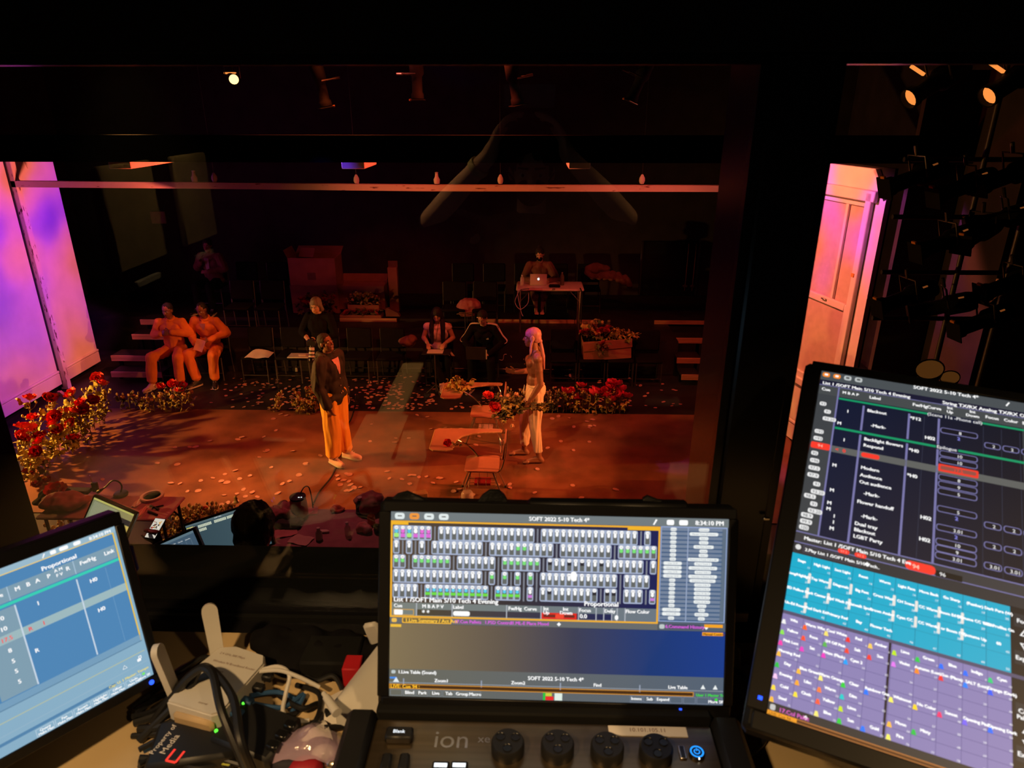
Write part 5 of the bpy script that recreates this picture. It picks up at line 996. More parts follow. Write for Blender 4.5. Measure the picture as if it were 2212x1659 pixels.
        for q in 'RL':
            sh, el, wr = j['sh' + q], j['el' + q], j['wr' + q]
            b.capsule(j['neck'] + V((0, -.01, -.03)), sh + V((0, 0, -.005)), .056 + g * .8, .054 + g)
            if sleeve > 0:
                b.ell(sh, (.064 + g, .062 + g, .064 + g))
                if sleeve <= .5: b.capsule(sh, sh.lerp(el, sleeve * 2), .056 + g, .052 + g)
                else: b.capsule(sh, el, .056 + g + loose * .5, .044 + g + loose * .5); b.capsule(el, el.lerp(wr, (sleeve - .5) * 2 - .06), .046 + g + loose * .5, .032 + g * .9 + loose * .3)
        s.sh = remesh(b, name, m, s.t, vox, 3, fold)
        if collar:
            c = B(); nk = j['neck']; pts = [nk + T @ V((.075 * math.cos(a), .070 * math.sin(a) + .005, .02 + .02 * math.cos(a - PI / 2) * -1)) for a in [math.radians(100 + k * 34) for k in range(11)]]
            c.tube(pts, .018, 8, collar); c.build('collar', None, s.sh)
        return s
    def legs(s, m, name='trousers', r=(.105, .080, .062), hem=0.92, vox=.010, fold=.010, mar=.018, fscale=(9, 9, 3)):
        j, b = s.J, B(); b.ell(j['pel'], (.164 + mar * .7, .116 + mar * .7, .125), R=s.P, n=18, k=10)
        for q in 'RL':
            hi, kn, an = j['hip' + q], j['kn' + q], j['an' + q]; e = kn.lerp(an, hem)
            b.capsule(hi, kn, r[0], r[1], 14); d = (e - kn).normalized(); x = d.orthogonal().normalized()
            b.capsule(kn, e - d * .02, r[1], r[2], 14); b.tube([e - d * .06, e], [r[2] * 1.0, r[2] * 1.02], 14); b.capsule(j['pel'], hi + V((0, 0, .02)), .10, r[0])
        s.le = remesh(b, name, m, s.t, vox, 3, fold, fscale); return s
    def shoes(s, m, sole='white_plastic', high=False, name='shoe'):
        j = s.J
        for q in 'RL':
            an, to = j['an' + q], j['to' + q]; fd = to - an; fd.z = 0; fd.normalize(); sd = V((fd.y, -fd.x, 0)); z = to.z
            b = B(); heel = V((an.x, an.y, z + .012)) - fd * .035; ba = to - fd * .045
            b.capsule(heel, ba, .044, .046); b.capsule(ba, to + fd * .01, .046, .036); b.capsule(an + V((0, 0, .02 if high else -.02)), heel, .048, .042); b.capsule(an, ba, .046, .034)
            so = remesh(b, name, m, s.t, .009, 3)
            b = B(); P = [heel - fd * .045, heel - fd * .03 + sd * .038, ba + sd * .050, to + fd * .005 + sd * .040, to + fd * .045, to + fd * .005 - sd * .040, ba - sd * .050, heel - fd * .03 - sd * .038]
            b.prism([(p.x, p.y) for p in P], z - .032, z - .008, sole); b.build('sole', None, so)
            for k in range(4):
                c = an.lerp(to, .22 + .13 * k); c.z = an.z + .02 - k * .018 + (.02 if high else 0); b = B(); b.capsule(c + sd * .02 + fd * .02, c - sd * .02 + fd * .02, .004, .004, 6, sole); b.build('lace', None, so)
        return s
    def hair(s, m, back=.0, long=0.0, vol=.012, bun=False):
        b = B(); H = s.H; b.ell(s.hp(0, -.024, .044), (.079 + vol * .6, .092 + vol * .6, .084 + vol), R=H, n=18, k=12); b.ell(s.hp(0, -.055, -.005), (.070 + vol * .5, .062 + vol, .080), R=H)
        if long:
            c0 = s.J['chest']
            if long < .1:
                for sx in (-1, 1): b.chain([s.hp(sx * .070, -.01, .03), s.hp(sx * .082, -.005, -.07)], [.035, .036], 10)
            for sx in ((-1, 1) if long >= .1 else ()): b.chain([s.hp(sx * .070, -.01, .03), s.hp(sx * .085, .0, -.08), c0 + s.T @ V((sx * .10, .10, .15 + .1 * (.24 - long))), c0 + s.T @ V((sx * .095, .145, .26 - long * 1.5))], [.035, .042, .045, .030], 10)
            if long >= .1: b.chain([s.hp(0, -.07, .0), s.hp(0, -.085, -.12), s.hp(0, -.10, -.2 - long * .6)], [.07, .08, .05], 10)
        if bun: b.ell(s.hp(0, -.10, .10), (.045, .045, .045))
        s.ha = remesh(b, 'hair', m, s.t, .008, 2, .006, (40, 40, 18)); return s
    def mask(s, m):
        b = B(); b.ell(s.hp(0, .052, -.052), (.058, .056, .058), R=s.H); o = remesh(b, 'face_mask', m, s.t, .008, 2)
        for sx in (-1, 1): b = B(); b.tube([s.hp(sx * .052, .058, -.03), s.hp(sx * .082, .0, .0)], .003, 6, m); b.build('ear_loop', None, o)
        return s
def seated(ks=.13, sz=.46, lean=.0, fw=.42, hd=(0, 0, -1)):
    """joints of a seated pose: knees spread ks, seat height sz, torso lean forward"""
    p = sz + .11; ly = lambda z: lean * (z - p)
    return dict(pel=(0, 0, p), waist=(0, ly(p + .13), p + .13), chest=(0, ly(p + .33), p + .33), neck=(0, ly(p + .52), p + .52), head=(0, ly(p + .69) + .03, p + .685),
                shR=(.185, ly(p + .47), p + .47), shL=(-.185, ly(p + .47), p + .47), hipR=(.09, .02, p - .02), hipL=(-.09, .02, p - .02), knR=(ks, fw, p - .03), knL=(-ks, fw, p - .03),
                anR=(ks + .02, fw + .02, .09), anL=(-ks - .02, fw + .02, .09), toR=(ks + .06, fw + .19, .035), toL=(-ks - .06, fw + .19, .035))
# ---- 1. man in the black jacket, head tipped back, looking right
p = atz(738, 995)
f = Fig('person', 'man in black jacket and loose orange trousers standing at left of centre', (p.x - 0.03, p.y, 0.008), math.radians(-112), dict(
    face=(.12, 1, .38), hup=(-0.05, -.34, 1), head=(.0, -.015, 1.66), neck=(0, -.02, 1.49), chest=(0, .0, 1.30), elR=(.25, -.02, 1.13), wrR=(.23, .10, .90), elL=(-.25, -.04, 1.14), wrL=(-.24, .03, .90),
    hdR=(-.1, .25, -1), acR=(.1, -1, -.2), nrR=(-1, -.1, 0), cuR=.32, knR=(.11, .02, .50), knL=(-.10, .0, .50), anR=(.12, .0, .095), anL=(-.10, .06, .095), toR=(.17, .17, .045), toL=(-.10, .25, .045)), 1.0)
f.body('skin_dark', .0065).face().hair('hair_black', vol=.010)
f.legs('amber_cotton', r=(.120, .112, .098), hem=.86, fold=.020, fscale=(10, 10, 1.6)).top('jacket', 'jacket', 1.0, .024, hem=(0, 0, .95), fold=.022, loose=.02)
f.shoes('sneaker_pink', high=True, name='sneaker')
b = B(); T = f.T; nk = f.J['neck']; b.chain([nk + V((.09, .02, .02)), nk + V((.06, -.085, .035)), nk + V((-.06, -.085, .035)), nk + V((-.09, .02, .02))], [.030, .042, .042, .030], 10); b.ell(nk + V((0, -.12, -.05)), (.10, .05, .08)); remesh(b, 'hood', 'jacket', f.sh, .010, 3, .01)
b = B(); c_ = f.J['chest']; b.grid(lambda u, v: c_ + V(((u - .5) * (.13 - .11 * v), .150 + .006 * math.sin(PI * u) - .055 * (1 - v) ** 2, .175 - .20 * v)), 4, 8, 'pink_top'); b.build('undershirt', None, f.t)
for z in (1.22, 1.12, 1.02): b = B(); b.ell((.02, .165, z), (.008, .004, .008), 'steel', n=8, k=5); b.build('button', None, f.sh)
# ---- 2. bare-chested man with the head wrap
p = atz(1150, 992)
f2 = Fig('person', 'bare-chested man in a pink head wrap and cream trousers holding a bouquet', (p.x + 0.02, p.y, 0.008), math.radians(94), dict(
    face=(0, 1, .02), head=(0, .045, 1.69), neck=(0, .0, 1.52), chest=(0, .01, 1.33), waist=(0, .015, 1.12), pel=(0, -.01, .99), shR=(.190, -.02, 1.47), shL=(-.190, -.02, 1.47),
    elL=(-.255, -.05, 1.17), wrL=(-.245, .085, .935), hdL=(0.05, .45, -.9), acL=(0, -.9, -.45), nrL=(1, 0, 0), cuL=.55, elR=(.24, .02, 1.17), wrR=(.17, .22, 1.17), hdR=(0, .85, .15), acR=(-.2, 0.1, 1), nrR=(-.6, -.2, .7), cuR=.25, thR=-1,
    hipR=(.09, 0, .95), hipL=(-.09, 0, .95), knR=(.10, .11, .51), knL=(-.10, .0, .51), anR=(.12, .12, .085), anL=(-.12, -.06, .085), toR=(.13, .32, .03), toL=(-.12, .15, .03)), 1.02)
f2.body('skin_brown', .0065, bulk=.98).face()
f2.legs('cream_cotton', r=(.108, .082, .058), hem=.80, fold=.016, fscale=(20, 20, 1.2))
b = B(); T = f2.T; b.ell(f2.J['pel'] + V((0, 0, .085)), (.165, .120, .030)); remesh(b, 'waistband', 'cream_cotton', f2.le, .009, 2)
for sx in (-.018, .018): b = B(); b.tube([(sx * .3, .132, 1.06), (sx, .140, 1.00), (sx * 1.5, .142, .95)], .004, 6, 'white_paper'); b.build('drawstring', None, f2.le)
b = B(); H = f2.H; b.ell(f2.hp(0, -.018, .048), (.083, .102, .088), R=H, n=18, k=12); b.ell(f2.hp(0, -.055, .0), (.074, .066, .07), R=H); b.ell(f2.hp(0, -.108, -.045), (.028, .026, .03))
wr = remesh(b, 'head_wrap', 'durag', f2.t, .007, 2, .004, (30, 30, 30))
b = B(); b.chain([f2.hp(0, -.11, -.05), f2.hp(-.02, -.125, -.13), f2.hp(-.03, -.150, -.24), f2.hp(-.03, -.165, -.40)], [.020, .026, .024, .012], 8); remesh(b, 'wrap_tail', 'durag', wr, .007, 2)
b = B(); b.chain([f2.hp(-.083, -.01, .015), f2.hp(-.088, .01, -.06), f2.hp(-.086, .015, -.13), f2.hp(-.084, .02, -.20)], [.012, .016, .016, .010], 8); remesh(b, 'wrap_tail', 'durag', wr, .007, 2)
b = B(); b.ell(f2.hp(-.082, .0, .01), (.012, .030, .045), R=H); remesh(b, 'wrap_flap', 'durag', wr, .007, 2)
for sx in (-1, 1): b = B(); q = f2.J['chest'] + V((sx * .085, .128, .045)); b.ell(q, (.010, .005, .010), 'lip', n=8, k=5); b.build('nipple', None, f2.t)
# ---- 3, 4. two seated men in orange
def on_floor(px, py, z=0.0): return atz(px, py, z)
pa_ = on_floor(370, 838); J = seated(.26, .46, .03)
J.update(elR=(.30, .03, .83), wrR=(.10, .22, .90), elL=(-.30, .02, .84), wrL=(-.07, .22, .93), hdR=(-.9, .3, .15), hdL=(.9, .3, .05), acR=(0, -.3, 1), acL=(0, -.3, 1), nrR=(0, -1, 0), nrL=(0, -1, 0), cuR=.4, cuL=.4, face=(.10, 1, -.12), knR=(.25, .40, .54), knL=(-.20, .42, .54), anR=(.28, .47, .09), anL=(-.17, .42, .09), toR=(.34, .63, .035), toL=(-.14, .60, .035))
g = Fig('person', 'seated man in orange jumpsuit clasping his hands, pale sneakers, the left one of two', (pa_.x - .02, pa_.y + .42, 0), PI + .05, J, 1.0); g.body('skin_dark', .010).face().hair('hair_black', vol=.004)
g.legs('orange_cotton', r=(.105, .090, .080), hem=.88, fold=.014).top('orange_cotton', 'jumpsuit_top', 1.0, .020, fold=.016, collar='orange_cotton', loose=.012).shoes('sneaker_pink', name='sneaker')
pb_ = on_floor(447, 832); J = seated(.22, .46, .16)
J.update(elR=(.31, .06, .82), wrR=(.13, .32, .70), elL=(-.32, .06, .83), wrL=(-.12, .30, .78), hdR=(-.75, .45, -.25), hdL=(.75, .45, -.25), acR=(0, -.3, 1), acL=(0, -.3, 1), nrR=(-.2, -1, 0), nrL=(.2, -1, 0), cuR=.35, cuL=.35, face=(.20, 1, -.38), hup=(.18, .3, 1), knR=(.24, .42, .54), knL=(-.20, .42, .54), anR=(.12, .46, .09), anL=(-.16, .42, .09), toR=(.22, .62, .035), toL=(-.24, .60, .035))
g = Fig('person', 'seated man in orange jumpsuit reading a pink paper, dark shoes, the right one of two', (pb_.x, pb_.y + .42, 0), PI - .02, J, 1.0); g.body('skin_dark', .010).face().hair('hair_black', vol=.0)
g.legs('orange_cotton', r=(.105, .092, .078), hem=.90, fold=.014).top('orange_cotton', 'jumpsuit_top', 1.0, .020, fold=.016, collar='orange_cotton', loose=.012).shoes('black_plastic', 'white_plastic', name='sneaker')
b = B(); c_ = g.J['chest']; b.grid(lambda u, v: c_ + g.T @ V(((u - .5) * (.11 - .09 * v), .135, .16 - .12 * v)), 3, 5, 'pink_top'); b.build('undershirt', None, g.t)
q = g.t.matrix_basis @ V((.0, .42, .72)); b = B(); b.grid(lambda u, v: V(((u - .5) * .15, .03 * math.sin(PI * u), (v - .5) * .20)), 6, 6, 'pink_top'); o = b.build('paper_sheet', None, None, 60, q, (-.35, .35, 0)); tag(o, 'folded pink paper held by the right-hand man in orange', 'paper')
# ---- 5. woman with the camera
p = V(aty(690, 700, 10.45)); J = dict(face=(.10, 1, -.42), hup=(0, .4, 1), head=(0, .06, 1.62), neck=(0, .01, 1.46), shR=(.17, .0, 1.41), shL=(-.17, .0, 1.41), chest=(0, 0, 1.28), elR=(.30, .02, 1.16), wrR=(.10, .22, 1.06), elL=(-.27, .05, 1.14), wrL=(-.04, .24, 1.08), hdR=(-.8, .35, .1), hdL=(.8, .35, .0), acR=(0, 0, 1), acL=(0, 0, 1), nrR=(0, -1, 0), nrL=(0, -1, 0), cuR=.5, cuL=.5)
g = Fig('person', 'grey-haired woman in black with a tan mask, looking down at a camera', (p.x, 10.45, 0), PI - .1, J, .97); g.body('skin_light', .009, True, .92).face(lips=False).hair('hair_grey', vol=.014, long=.02).mask('mask_tan')
g.legs('black_cloth', r=(.10, .078, .06)).top('black_cloth', 'shirt', .72, .018, fold=.012, loose=.015).shoes('black_plastic', 'black_plastic')
M5 = g.t.matrix_basis
t = thing('camera', 'black camera with a long white telephoto lens held by the grey-haired woman', 'camera', M5 @ V((.03, .30, 1.07)), PI - .1)
b = B(); b.box((0, 0, 0), (.15, .075, .10), 'black_plastic', bev=.012); b.box((0, .0, .055), (.06, .06, .04), 'black_plastic', bev=.01); b.build('housing', None, t)
dl = V((0, .30, -.95)).normalized(); X = dl.to_track_quat('Z', 'Y').to_matrix().to_4x4()
for z0, z1, r, m_ in ((.04, .07, .034, 'black_plastic'), (.07, .115, .040, 'white_plastic'), (.115, .140, .041, 'black_plastic'), (.14, .175, .043, 'white_plastic'), (.175, .195, .044, 'black_plastic'), (.195, .225, .045, 'white_plastic'), (.225, .31, .050, 'black_gloss')): b = B(); b.lathe([(r * .96, z0), (r, z0 + .003), (r, z1 - .003), (r * .96, z1)], 18, m_, X); b.build('lens_ring', None, t)
# ---- 6. long-haired woman seated with a laptop
p = on_floor(958, 842); J = seated(.10, .46, .14); J.update(elR=(.26, .06, .83), wrR=(.15, .30, .80), elL=(-.26, .06, .83), wrL=(-.13, .30, .80), hdR=(-.2, 1, -.1), hdL=(.2, 1, -.1), acR=(-1, 0, 0), acL=(1, 0, 0), nrR=(0, 0, -1), nrL=(0, 0, -1), face=(.05, 1, -.55), hup=(0, .5, 1), knR=(.02, .46, .54), knL=(-.20, .42, .54), anR=(-.09, .50, .14), toR=(-.12, .66, .06))
g = Fig('person', 'long-haired woman in a pink tank top seated with papers on her lap', (p.x - .10, p.y + .42, 0), PI, J, .97); g.body('skin_light', .009, False, .86).face().hair('hair_black', vol=.018, long=.24)
g.legs('black_cloth', r=(.095, .072, .058)).top('tank_white', 'tank_top', 0, .016, fold=.010)
for q_ in 'RL': pass
g.shoes('sneaker_pink', name='sandal')
M6 = g.t.matrix_basis
t = thing('music_stand', 'black folding stand tray with a pink page before the long-haired woman', 'stand', M6 @ V((.0, .50, 0)), PI)
b = B(); b.box((-.02, 0, .70), (.46, .28, .012), 'black_plastic', Matrix.Rotation(0, 4, 'X'), bev=.004); b.build('tray', None, t); b = B(); b.cyl((0, .1, .03), (0, .1, .70), .010, None, 8, 'dark_steel'); b.build('pole', None, t)
for a in (0, 2.1, 4.2): b = B(); b.cyl((0, .1, .16), (.16 * math.cos(a), .1 + .16 * math.sin(a), .01), .008, None, 6, 'dark_steel'); b.build('leg', None, t)
b = B(); b.box((.0, 0, .708), (.26, .20, .003), 'white_paper'); tag(b.build('paper_sheet', None, None, 0, t.location, (0, 0, PI)), 'pale page lying on the tray of the long-haired woman', 'paper')
b = B(); b.grid(lambda u, v: V((-.20 - .08 * v + .05 * u - .02, -.15 - .01 * v, .70 - .13 * v)), 3, 3, 'pink_top'); b.grid(lambda u, v: V((-.08 - .10 * u - .05 * v, -.146, .70 - .14 * v)), 4, 4, 'pink_top'); tag(b.build('hanging_page', None, None, 0, t.location, (0, 0, PI)), 'pink page hanging over the edge of the stand tray', 'paper')
b = B(); b.tube(spline([g.hp(-.03, .06, -.10), (.0, .19, .98), (.01, .24, .85)]), .004, 6, 'black_plastic'); b.build('lanyard', None, g.t)
# ---- 7. man in the striped tracksuit jacket
p = on_floor(1050, 845); J = seated(.16, .46, .34); J.update(elR=(.34, .16, .80), wrR=(.12, .42, .66), elL=(-.34, .16, .80), wrL=(-.12, .42, .66), hdR=(-.8, .5, -.1), hdL=(.8, .5, -.1), acR=(0, -.2, 1), acL=(0, -.2, 1), nrR=(0, -1, 0), nrL=(0, -1, 0), face=(.25, 1, -.75), hup=(.1, .8, 1), cuR=.5, cuL=.5)
g = Fig('person', 'man in a black tracksuit top with white sleeve stripes bent over his lap', (p.x - .03, p.y + .42, 0), PI - .1, J, .98); g.body('skin_light', .009).face().hair('hair_black', vol=.008)
g.legs('black_cloth', r=(.10, .08, .062)).top('black_cloth', 'track_top', 1.0, .018, fold=.008, collar='black_cloth').shoes('black_plastic', 'white_plastic')
for q_ in 'RL':
    sx = 1 if q_ == 'R' else -1; sh, el, wr_ = g.J['sh' + q_], g.J['el' + q_], g.J['wr' + q_]
    for k in (-1, 0, 1):
        b = B(); o1 = V((sx * .050, k * .026, .052)); o2 = V((sx * .062, k * .024, .020)); o3 = V((sx * .02, -.02 + k * .014, .048))
        b.tube(spline([g.J['neck'] + V((sx * .06, k * .026, .045)), sh + V((sx * .02, k * .026, .080)), sh + o1 * 1.25 + V((0, 0, -.03)), sh.lerp(el, .5) + o2, el + o2, el.lerp(wr_, .5) + o3, wr_ + o3 * .8]), .006, 5, 'white_paper'); b.build('sleeve_stripe', None, g.sh)
b = B(); X = Matrix.Translation(g.J['chest'] + g.T @ V((-.085, .150, .03))) @ g.T.to_4x4() @ Matrix.Rotation(PI / 2, 4, 'X') @ Matrix.Rotation(PI, 4, 'Y')
for k, h in enumerate((.016, .026, .036)): b.prism([(k * .014 - .020, 0), (k * .014 - .009, 0), (k * .014 - .014, h), (k * .014 - .022, h * .8)], -.001, .001, 'white_paper', X)
b.build('emblem', None, g.sh, smooth=0)
b = B(); b.box(g.hp(.05, .055, .07), (.03, .012, .016), 'white_paper', bev=.003); b.build('hair_clip', None, g.ha)
t = thing('laptop', 'dark laptop with a lit screen edge on the lap of the tracksuit man', 'laptop', g.t.matrix_basis @ V((.05, .50, .62)), PI - .1)
b = B(); b.box((0, 0, 0.02), (.33, .23, .016), 'black_plastic', bev=.004); b.build('base', None, t); b = B(); b.box((0, .125, .13), (.33, .010, .22), 'black_plastic', bev=.004); li = b.build('lid', None, t); b = B(); b.box((0, .118, .135), (.30, .003, .19), 'lamp_dim'); b.build('display', None, li)
b = B(); b.box((-.16, .128, .12), (.035, .004, .16), 'white_plastic'); b.build('bright_edge', None, li)
# ---- 8. masked person at the trestle table
PT = aty(1187, 620, 12.1); zt_ = 1.36
J = seated(.07, .46, .06); J.update(elR=(.30, .16, .80), wrR=(.14, .34, .82), elL=(-.32, .16, .80), wrL=(-.16, .36, .82), hdR=(-.3, 1, -.1), hdL=(.3, 1, -.1), acR=(-1, 0, 0), acL=(1, 0, 0), nrR=(0, 0, -1), nrL=(0, 0, -1), face=(.15, 1, -.30), hup=(0.1, .3, 1), knR=(.09, .42, .54), knL=(-.09, .42, .54), anR=(.06, .34, .30), anL=(-.06, .34, .30), toR=(.05, .46, .20), toL=(-.05, .46, .20))
p = aty(1165, 640, 12.62); g = Fig('person', 'person in a brown jacket and black mask working on a laptop at the trestle table', (p.x, 12.86, .69), PI, J, .97); g.body('skin_light', .010).face(lips=False).hair('hair_black', vol=.012, bun=True).mask('black_cloth')
g.legs('brown_cloth', r=(.10, .075, .058), hem=.35).top('brown_cloth', 'jacket', 1.0, .022, fold=.012, loose=.02)
# ---- 9. dim person up on the risers
p = aty(462, 640, 13.2); J = seated(.14, .46, .05); J.update(elR=(.26, .10, .84), wrR=(.06, .28, .98), elL=(-.28, .06, .82), wrL=(-.08, .28, .80), hdR=(-.4, .2, 1), hdL=(.9, .3, 0), acR=(0, 1, 0), acL=(0, -.3, 1), nrR=(-1, 0, 0), nrL=(0, -1, 0), face=(-.2, 1, -.1))
g = Fig('person', 'dim person in a dark red jacket seated alone high on the risers', (p.x, 13.35, .69), PI - .15, J, 1.0); g.body('skin_brown', .010).face().hair('hair_black', vol=.012)
g.legs('black_cloth', r=(.10, .08, .062)).top('brown_cloth', 'jacket', 1.0, .022, fold=.012, loose=.02).shoes('black_plastic')
b = B(); b.grid(lambda u, v: g.J['chest'] + g.T @ V(((u - .5) * (.10 - .04 * v), .150, .14 - .28 * v)), 3, 5, 'table_plastic'); b.build('undershirt', None, g.t)
# ---- 10. operator in the dark, seen from behind, at the production table
h_ = _F * 1.0; p = V((0, 0, CAMZ)) + ray(545, 1152) * 3.02; J = seated(.14, .46, .12); J.update(elR=(.30, .20, .80), wrR=(.20, .42, .80), elL=(-.30, .20, .80), wrL=(-.20, .42, .80), hdR=(0, 1, -.1), hdL=(0, 1, -.1), acR=(-1, 0, 0), acL=(1, 0, 0), nrR=(0, 0, -1), nrL=(0, 0, -1), face=(0, 1, -.15))
TZ = p.z - 1.27; g = Fig('person', 'operator in black seen from behind as a silhouette before the wide screen', (p.x, p.y - .06, TZ), .06, J, 1.0); g.body('skin_brown', .010).hair('hair_black', vol=.016); g.legs('black_cloth').top('black_cloth', 'shirt', 1.0, .02, fold=.01).shoes('black_plastic')
OPX, OPY = p.x, p.y
# ---- 11. person in the dark holding up a phone
q = V((0, 0, CAMZ)) + ray(335, 1141) * 3.9; J = seated(.14, .46, .05); bx_, by_ = q.x - .06, q.y - .36; FZ = q.z - 1.52
wr_ = V((q.x - bx_ + .012, q.y - by_ - .03, q.z - FZ - .10)) / .94; J.update(elR=(.26, .22, 1.02), wrR=tuple(wr_), elL=(-.30, .12, .82), wrL=(-.12, .34, .76), hdR=(-.05, .1, 1), acR=(1, 0, 0), nrR=(0, -1, 0), cuR=.5, thR=1.0, hdL=(.5, 1, 0), acL=(0, -.3, 1), nrL=(0, -1, 0), face=(.5, 1, -.1))
g = Fig('person', 'person in black hidden in the dark, holding up a lit phone', (bx_, by_, FZ), 0.0, J, .94); g.body('skin_dark', .009).hair('hair_black', vol=.012); g.legs('black_cloth').top('black_cloth', 'shirt', 1.0, .02, fold=.01).shoes('black_plastic')
ph = thing('smartphone', 'phone with a bright picture on its screen, held up in the dark', 'phone', q + V((0, .0, 0))); ph.rotation_euler = (math.radians(28), 0, math.radians(-10))
b = B(); b.box((0, 0, -.004), (.070, .128, .008), 'black_gloss', bev=.003); b.build('housing', None, ph)
s = Scr(.063, .120, 66, 140); s.rect(0, 0, 66, 140, (225, 215, 200), 1); rr_ = random.Random(4)
for k in range(26): u, v = rr_.uniform(2, 56), rr_.uniform(16, 104); s.rect(u, v, u + rr_.uniform(3, 14), v + rr_.uniform(3, 12), rr_.choice(((40, 30, 30), (200, 60, 40), (230, 170, 80), (250, 250, 245), (110, 60, 50))), 2)
s.poly([(20, 96), (60, 140), (28, 140), (10, 116)], (40, 34, 36), 3); s.build(ph, 'screen_side', 'display')
# ---- 12. the photographer, mirrored in the window glass
J = dict(head=(.0, .0, 1.46), face=(0, 1, -.1), neck=(0, -.03, 1.29), chest=(0, -.02, 1.10), waist=(0, -.02, .90), pel=(0, 0, .78), shR=(.19, -.02, 1.23), shL=(-.19, -.02, 1.23), hipR=(.09, 0, .74), hipL=(-.09, 0, .74), knR=(.1, .02, .42), knL=(-.1, .02, .42),
         elR=(.33, .13, 1.32), elL=(-.35, .13, 1.31), wrR=(.115, .26, 1.535), wrL=(-.135, .26, 1.535), hdR=(-.35, .15, .9), hdL=(.35, .15, .9), acR=(0, -1, 0), acL=(0, -1, 0), nrR=(-1, 0, 0), nrL=(1, 0, 0), cuR=.45, cuL=.45)
g = Fig('person', 'photographer with raised bare arms holding a phone, seen as a faint reflection', (0.0, -.345, 2.77), 0.0, J, 1.0); g.body('skin_light', .008).face(lips=False).hair('hair_black', vol=.014).mask('black_cloth')
g.legs('black_cloth').top('black_cloth', 'shirt', .42, .018, fold=.01, hem=(0, 0, .76)).shoes('black_plastic')
b = B(); b.lathe([(.036, -.012), (.037, 0), (.036, .012)], 16, 'panel_tan', Matrix.Translation(g.J['wrL'] * .82 + g.J['elL'] * .18) @ (g.J['wrL'] - g.J['elL']).to_track_quat('Z', 'Y').to_matrix().to_4x4()); b.build('wristband', None, g.t)
ph = thing('smartphone', 'black phone in the photographer hands, mirrored in the glass', 'phone', (-.01, -.028, CAMZ + .03)); ph.rotation_euler = (PI / 2 - PITCH, 0, 0)
b = B(); b.box((0, 0, 0), (.160, .076, .008), 'black_gloss', bev=.003); b.build('housing', None, ph); b = B(); b.lathe([(.0, .006), (.007, .0055), (.008, .004)], 12, 'black_gloss', Matrix.Translation((.04, -.02, 0))); b.build('lens', None, ph)
# ================================================================== audience chairs
def make_chair(name, label):
    t = thing(name, label, 'chair')
    b = B(); b.box((0, .02, .445), (.44, .42, .05), 'black_cloth', bev=.02); b.build('seat', None, t)
    b = B(); b.box((0, -.20, .70), (.43, .05, .36), 'black_cloth', Matrix.Translation((0, -.2, .7)) @ Matrix.Rotation(.14, 4, 'X') @ Matrix.Translation((0, .2, -.7)), bev=.02); b.build('backrest', None, t)
    for sx in (-1, 1):
        b = B(); b.tube([(sx * .215, .20, .42), (sx * .215, .21, .0)], .011, 6, 'dark_steel'); b.build('leg', None, t)
        b = B(); b.tube([(sx * .215, -.235, .86), (sx * .215, -.19, .44), (sx * .215, -.23, .0)], .011, 6, 'dark_steel'); b.build('leg', None, t)
    b = B(); b.tube([(-.215, .21, .14), (.215, .21, .14)], .007, 6, 'dark_steel'); b.build('stretcher', None, t)
    return t
ch0 = make_chair('audience_chair', 'black padded audience chair in the front row on the floor'); first = True
def put_chair(x, y, z, label, group, rz=PI):
    global first
    c = ch0 if first else copy_tree(ch0); first = False
    c.location = (x, y, z); c.rotation_euler = (0, 0, rz); c['label'] = label; c['group'] = group
x = atz(370, 838).x - .02
xs_people = [atz(370, 838).x - .02, atz(447, 832).x, atz(958, 842).x - .10, atz(1050, 845).x - .03]
row = []
for px in (560, 632, 704, 776, 848): row.append((atz(px, 822).x, 11.27))
for px in (1215, 1275, 1335, 1395): row.append((atz(px, 825).x, 11.27))
for xp, yp in ((xs_people[0], atz(370, 838).y + .42), (xs_people[1], atz(447, 832).y + .42), (xs_people[2], atz(958, 842).y + .42), (xs_people[3], atz(1050, 845).y + .42)): row.append((xp, yp))
for x, y in row: put_chair(x, y, 0, 'black padded audience chair in the front row on the stage-level floor', 'front row chairs')
for k in range(11):
    xx = -5.3 + .56 * k
    if abs(xx - PT.x) < 1.0 or -4.4 < xx < -1.75: continue
    put_chair(xx, 12.15, .62, 'black padded audience chair in the middle row on the risers', 'middle row chairs')
for k in range(13):
    xx = -6.3 + .62 * k
    if -4.5 < xx < -1.7: continue
    put_chair(xx, 13.40, .69, 'black padded audience chair in the back row on the risers', 'back row chairs')
# ================================================================== trestle table with laptop
TY = 12.28; a, c = aty(1115, 625, TY - .22), aty(1262, 625, TY - .22); tz0 = .62; H_ = a.z - tz0 - .01; w = c.x - a.x
t = thing('trestle_table', 'pinkish white folding trestle table on the risers with a laptop on it', 'table', ((a.x + c.x) / 2, TY, tz0))
b = B(); b.box((0, .06, H_), (w, .60, .045), 'table_plastic', bev=.018); b.build('tabletop', None, t)
for sx in (-1, 1):
    for sy in (-.20, .28): b = B(); b.tube([(sx * (w / 2 - .07), sy, H_ - .02), (sx * (w / 2 - .07), sy, 0.01)], .014, 8, 'steel'); b.build('leg', None, t)
    b = B(); b.tube([(sx * (w / 2 - .07), -.20, H_ - .22), (sx * (w / 2 - .24), -.20, H_ - .03)], .009, 6, 'steel'); b.build('brace', None, t)
    b = B(); b.tube([(sx * (w / 2 - .07), -.20, .12), (sx * (w / 2 - .07), .28, .12)], .010, 6, 'steel'); b.build('cross_bar', None, t)
tt = tz0 + H_ + .0225
def OT(px, py): q = atz(px, py, tt); return V((q.x, q.y, tt))
q = OT(1163, 617); t = thing('laptop', 'grey laptop with a glowing emblem on its lid, on the trestle table', 'laptop', q + V((0, 0.02, 0)), 0)
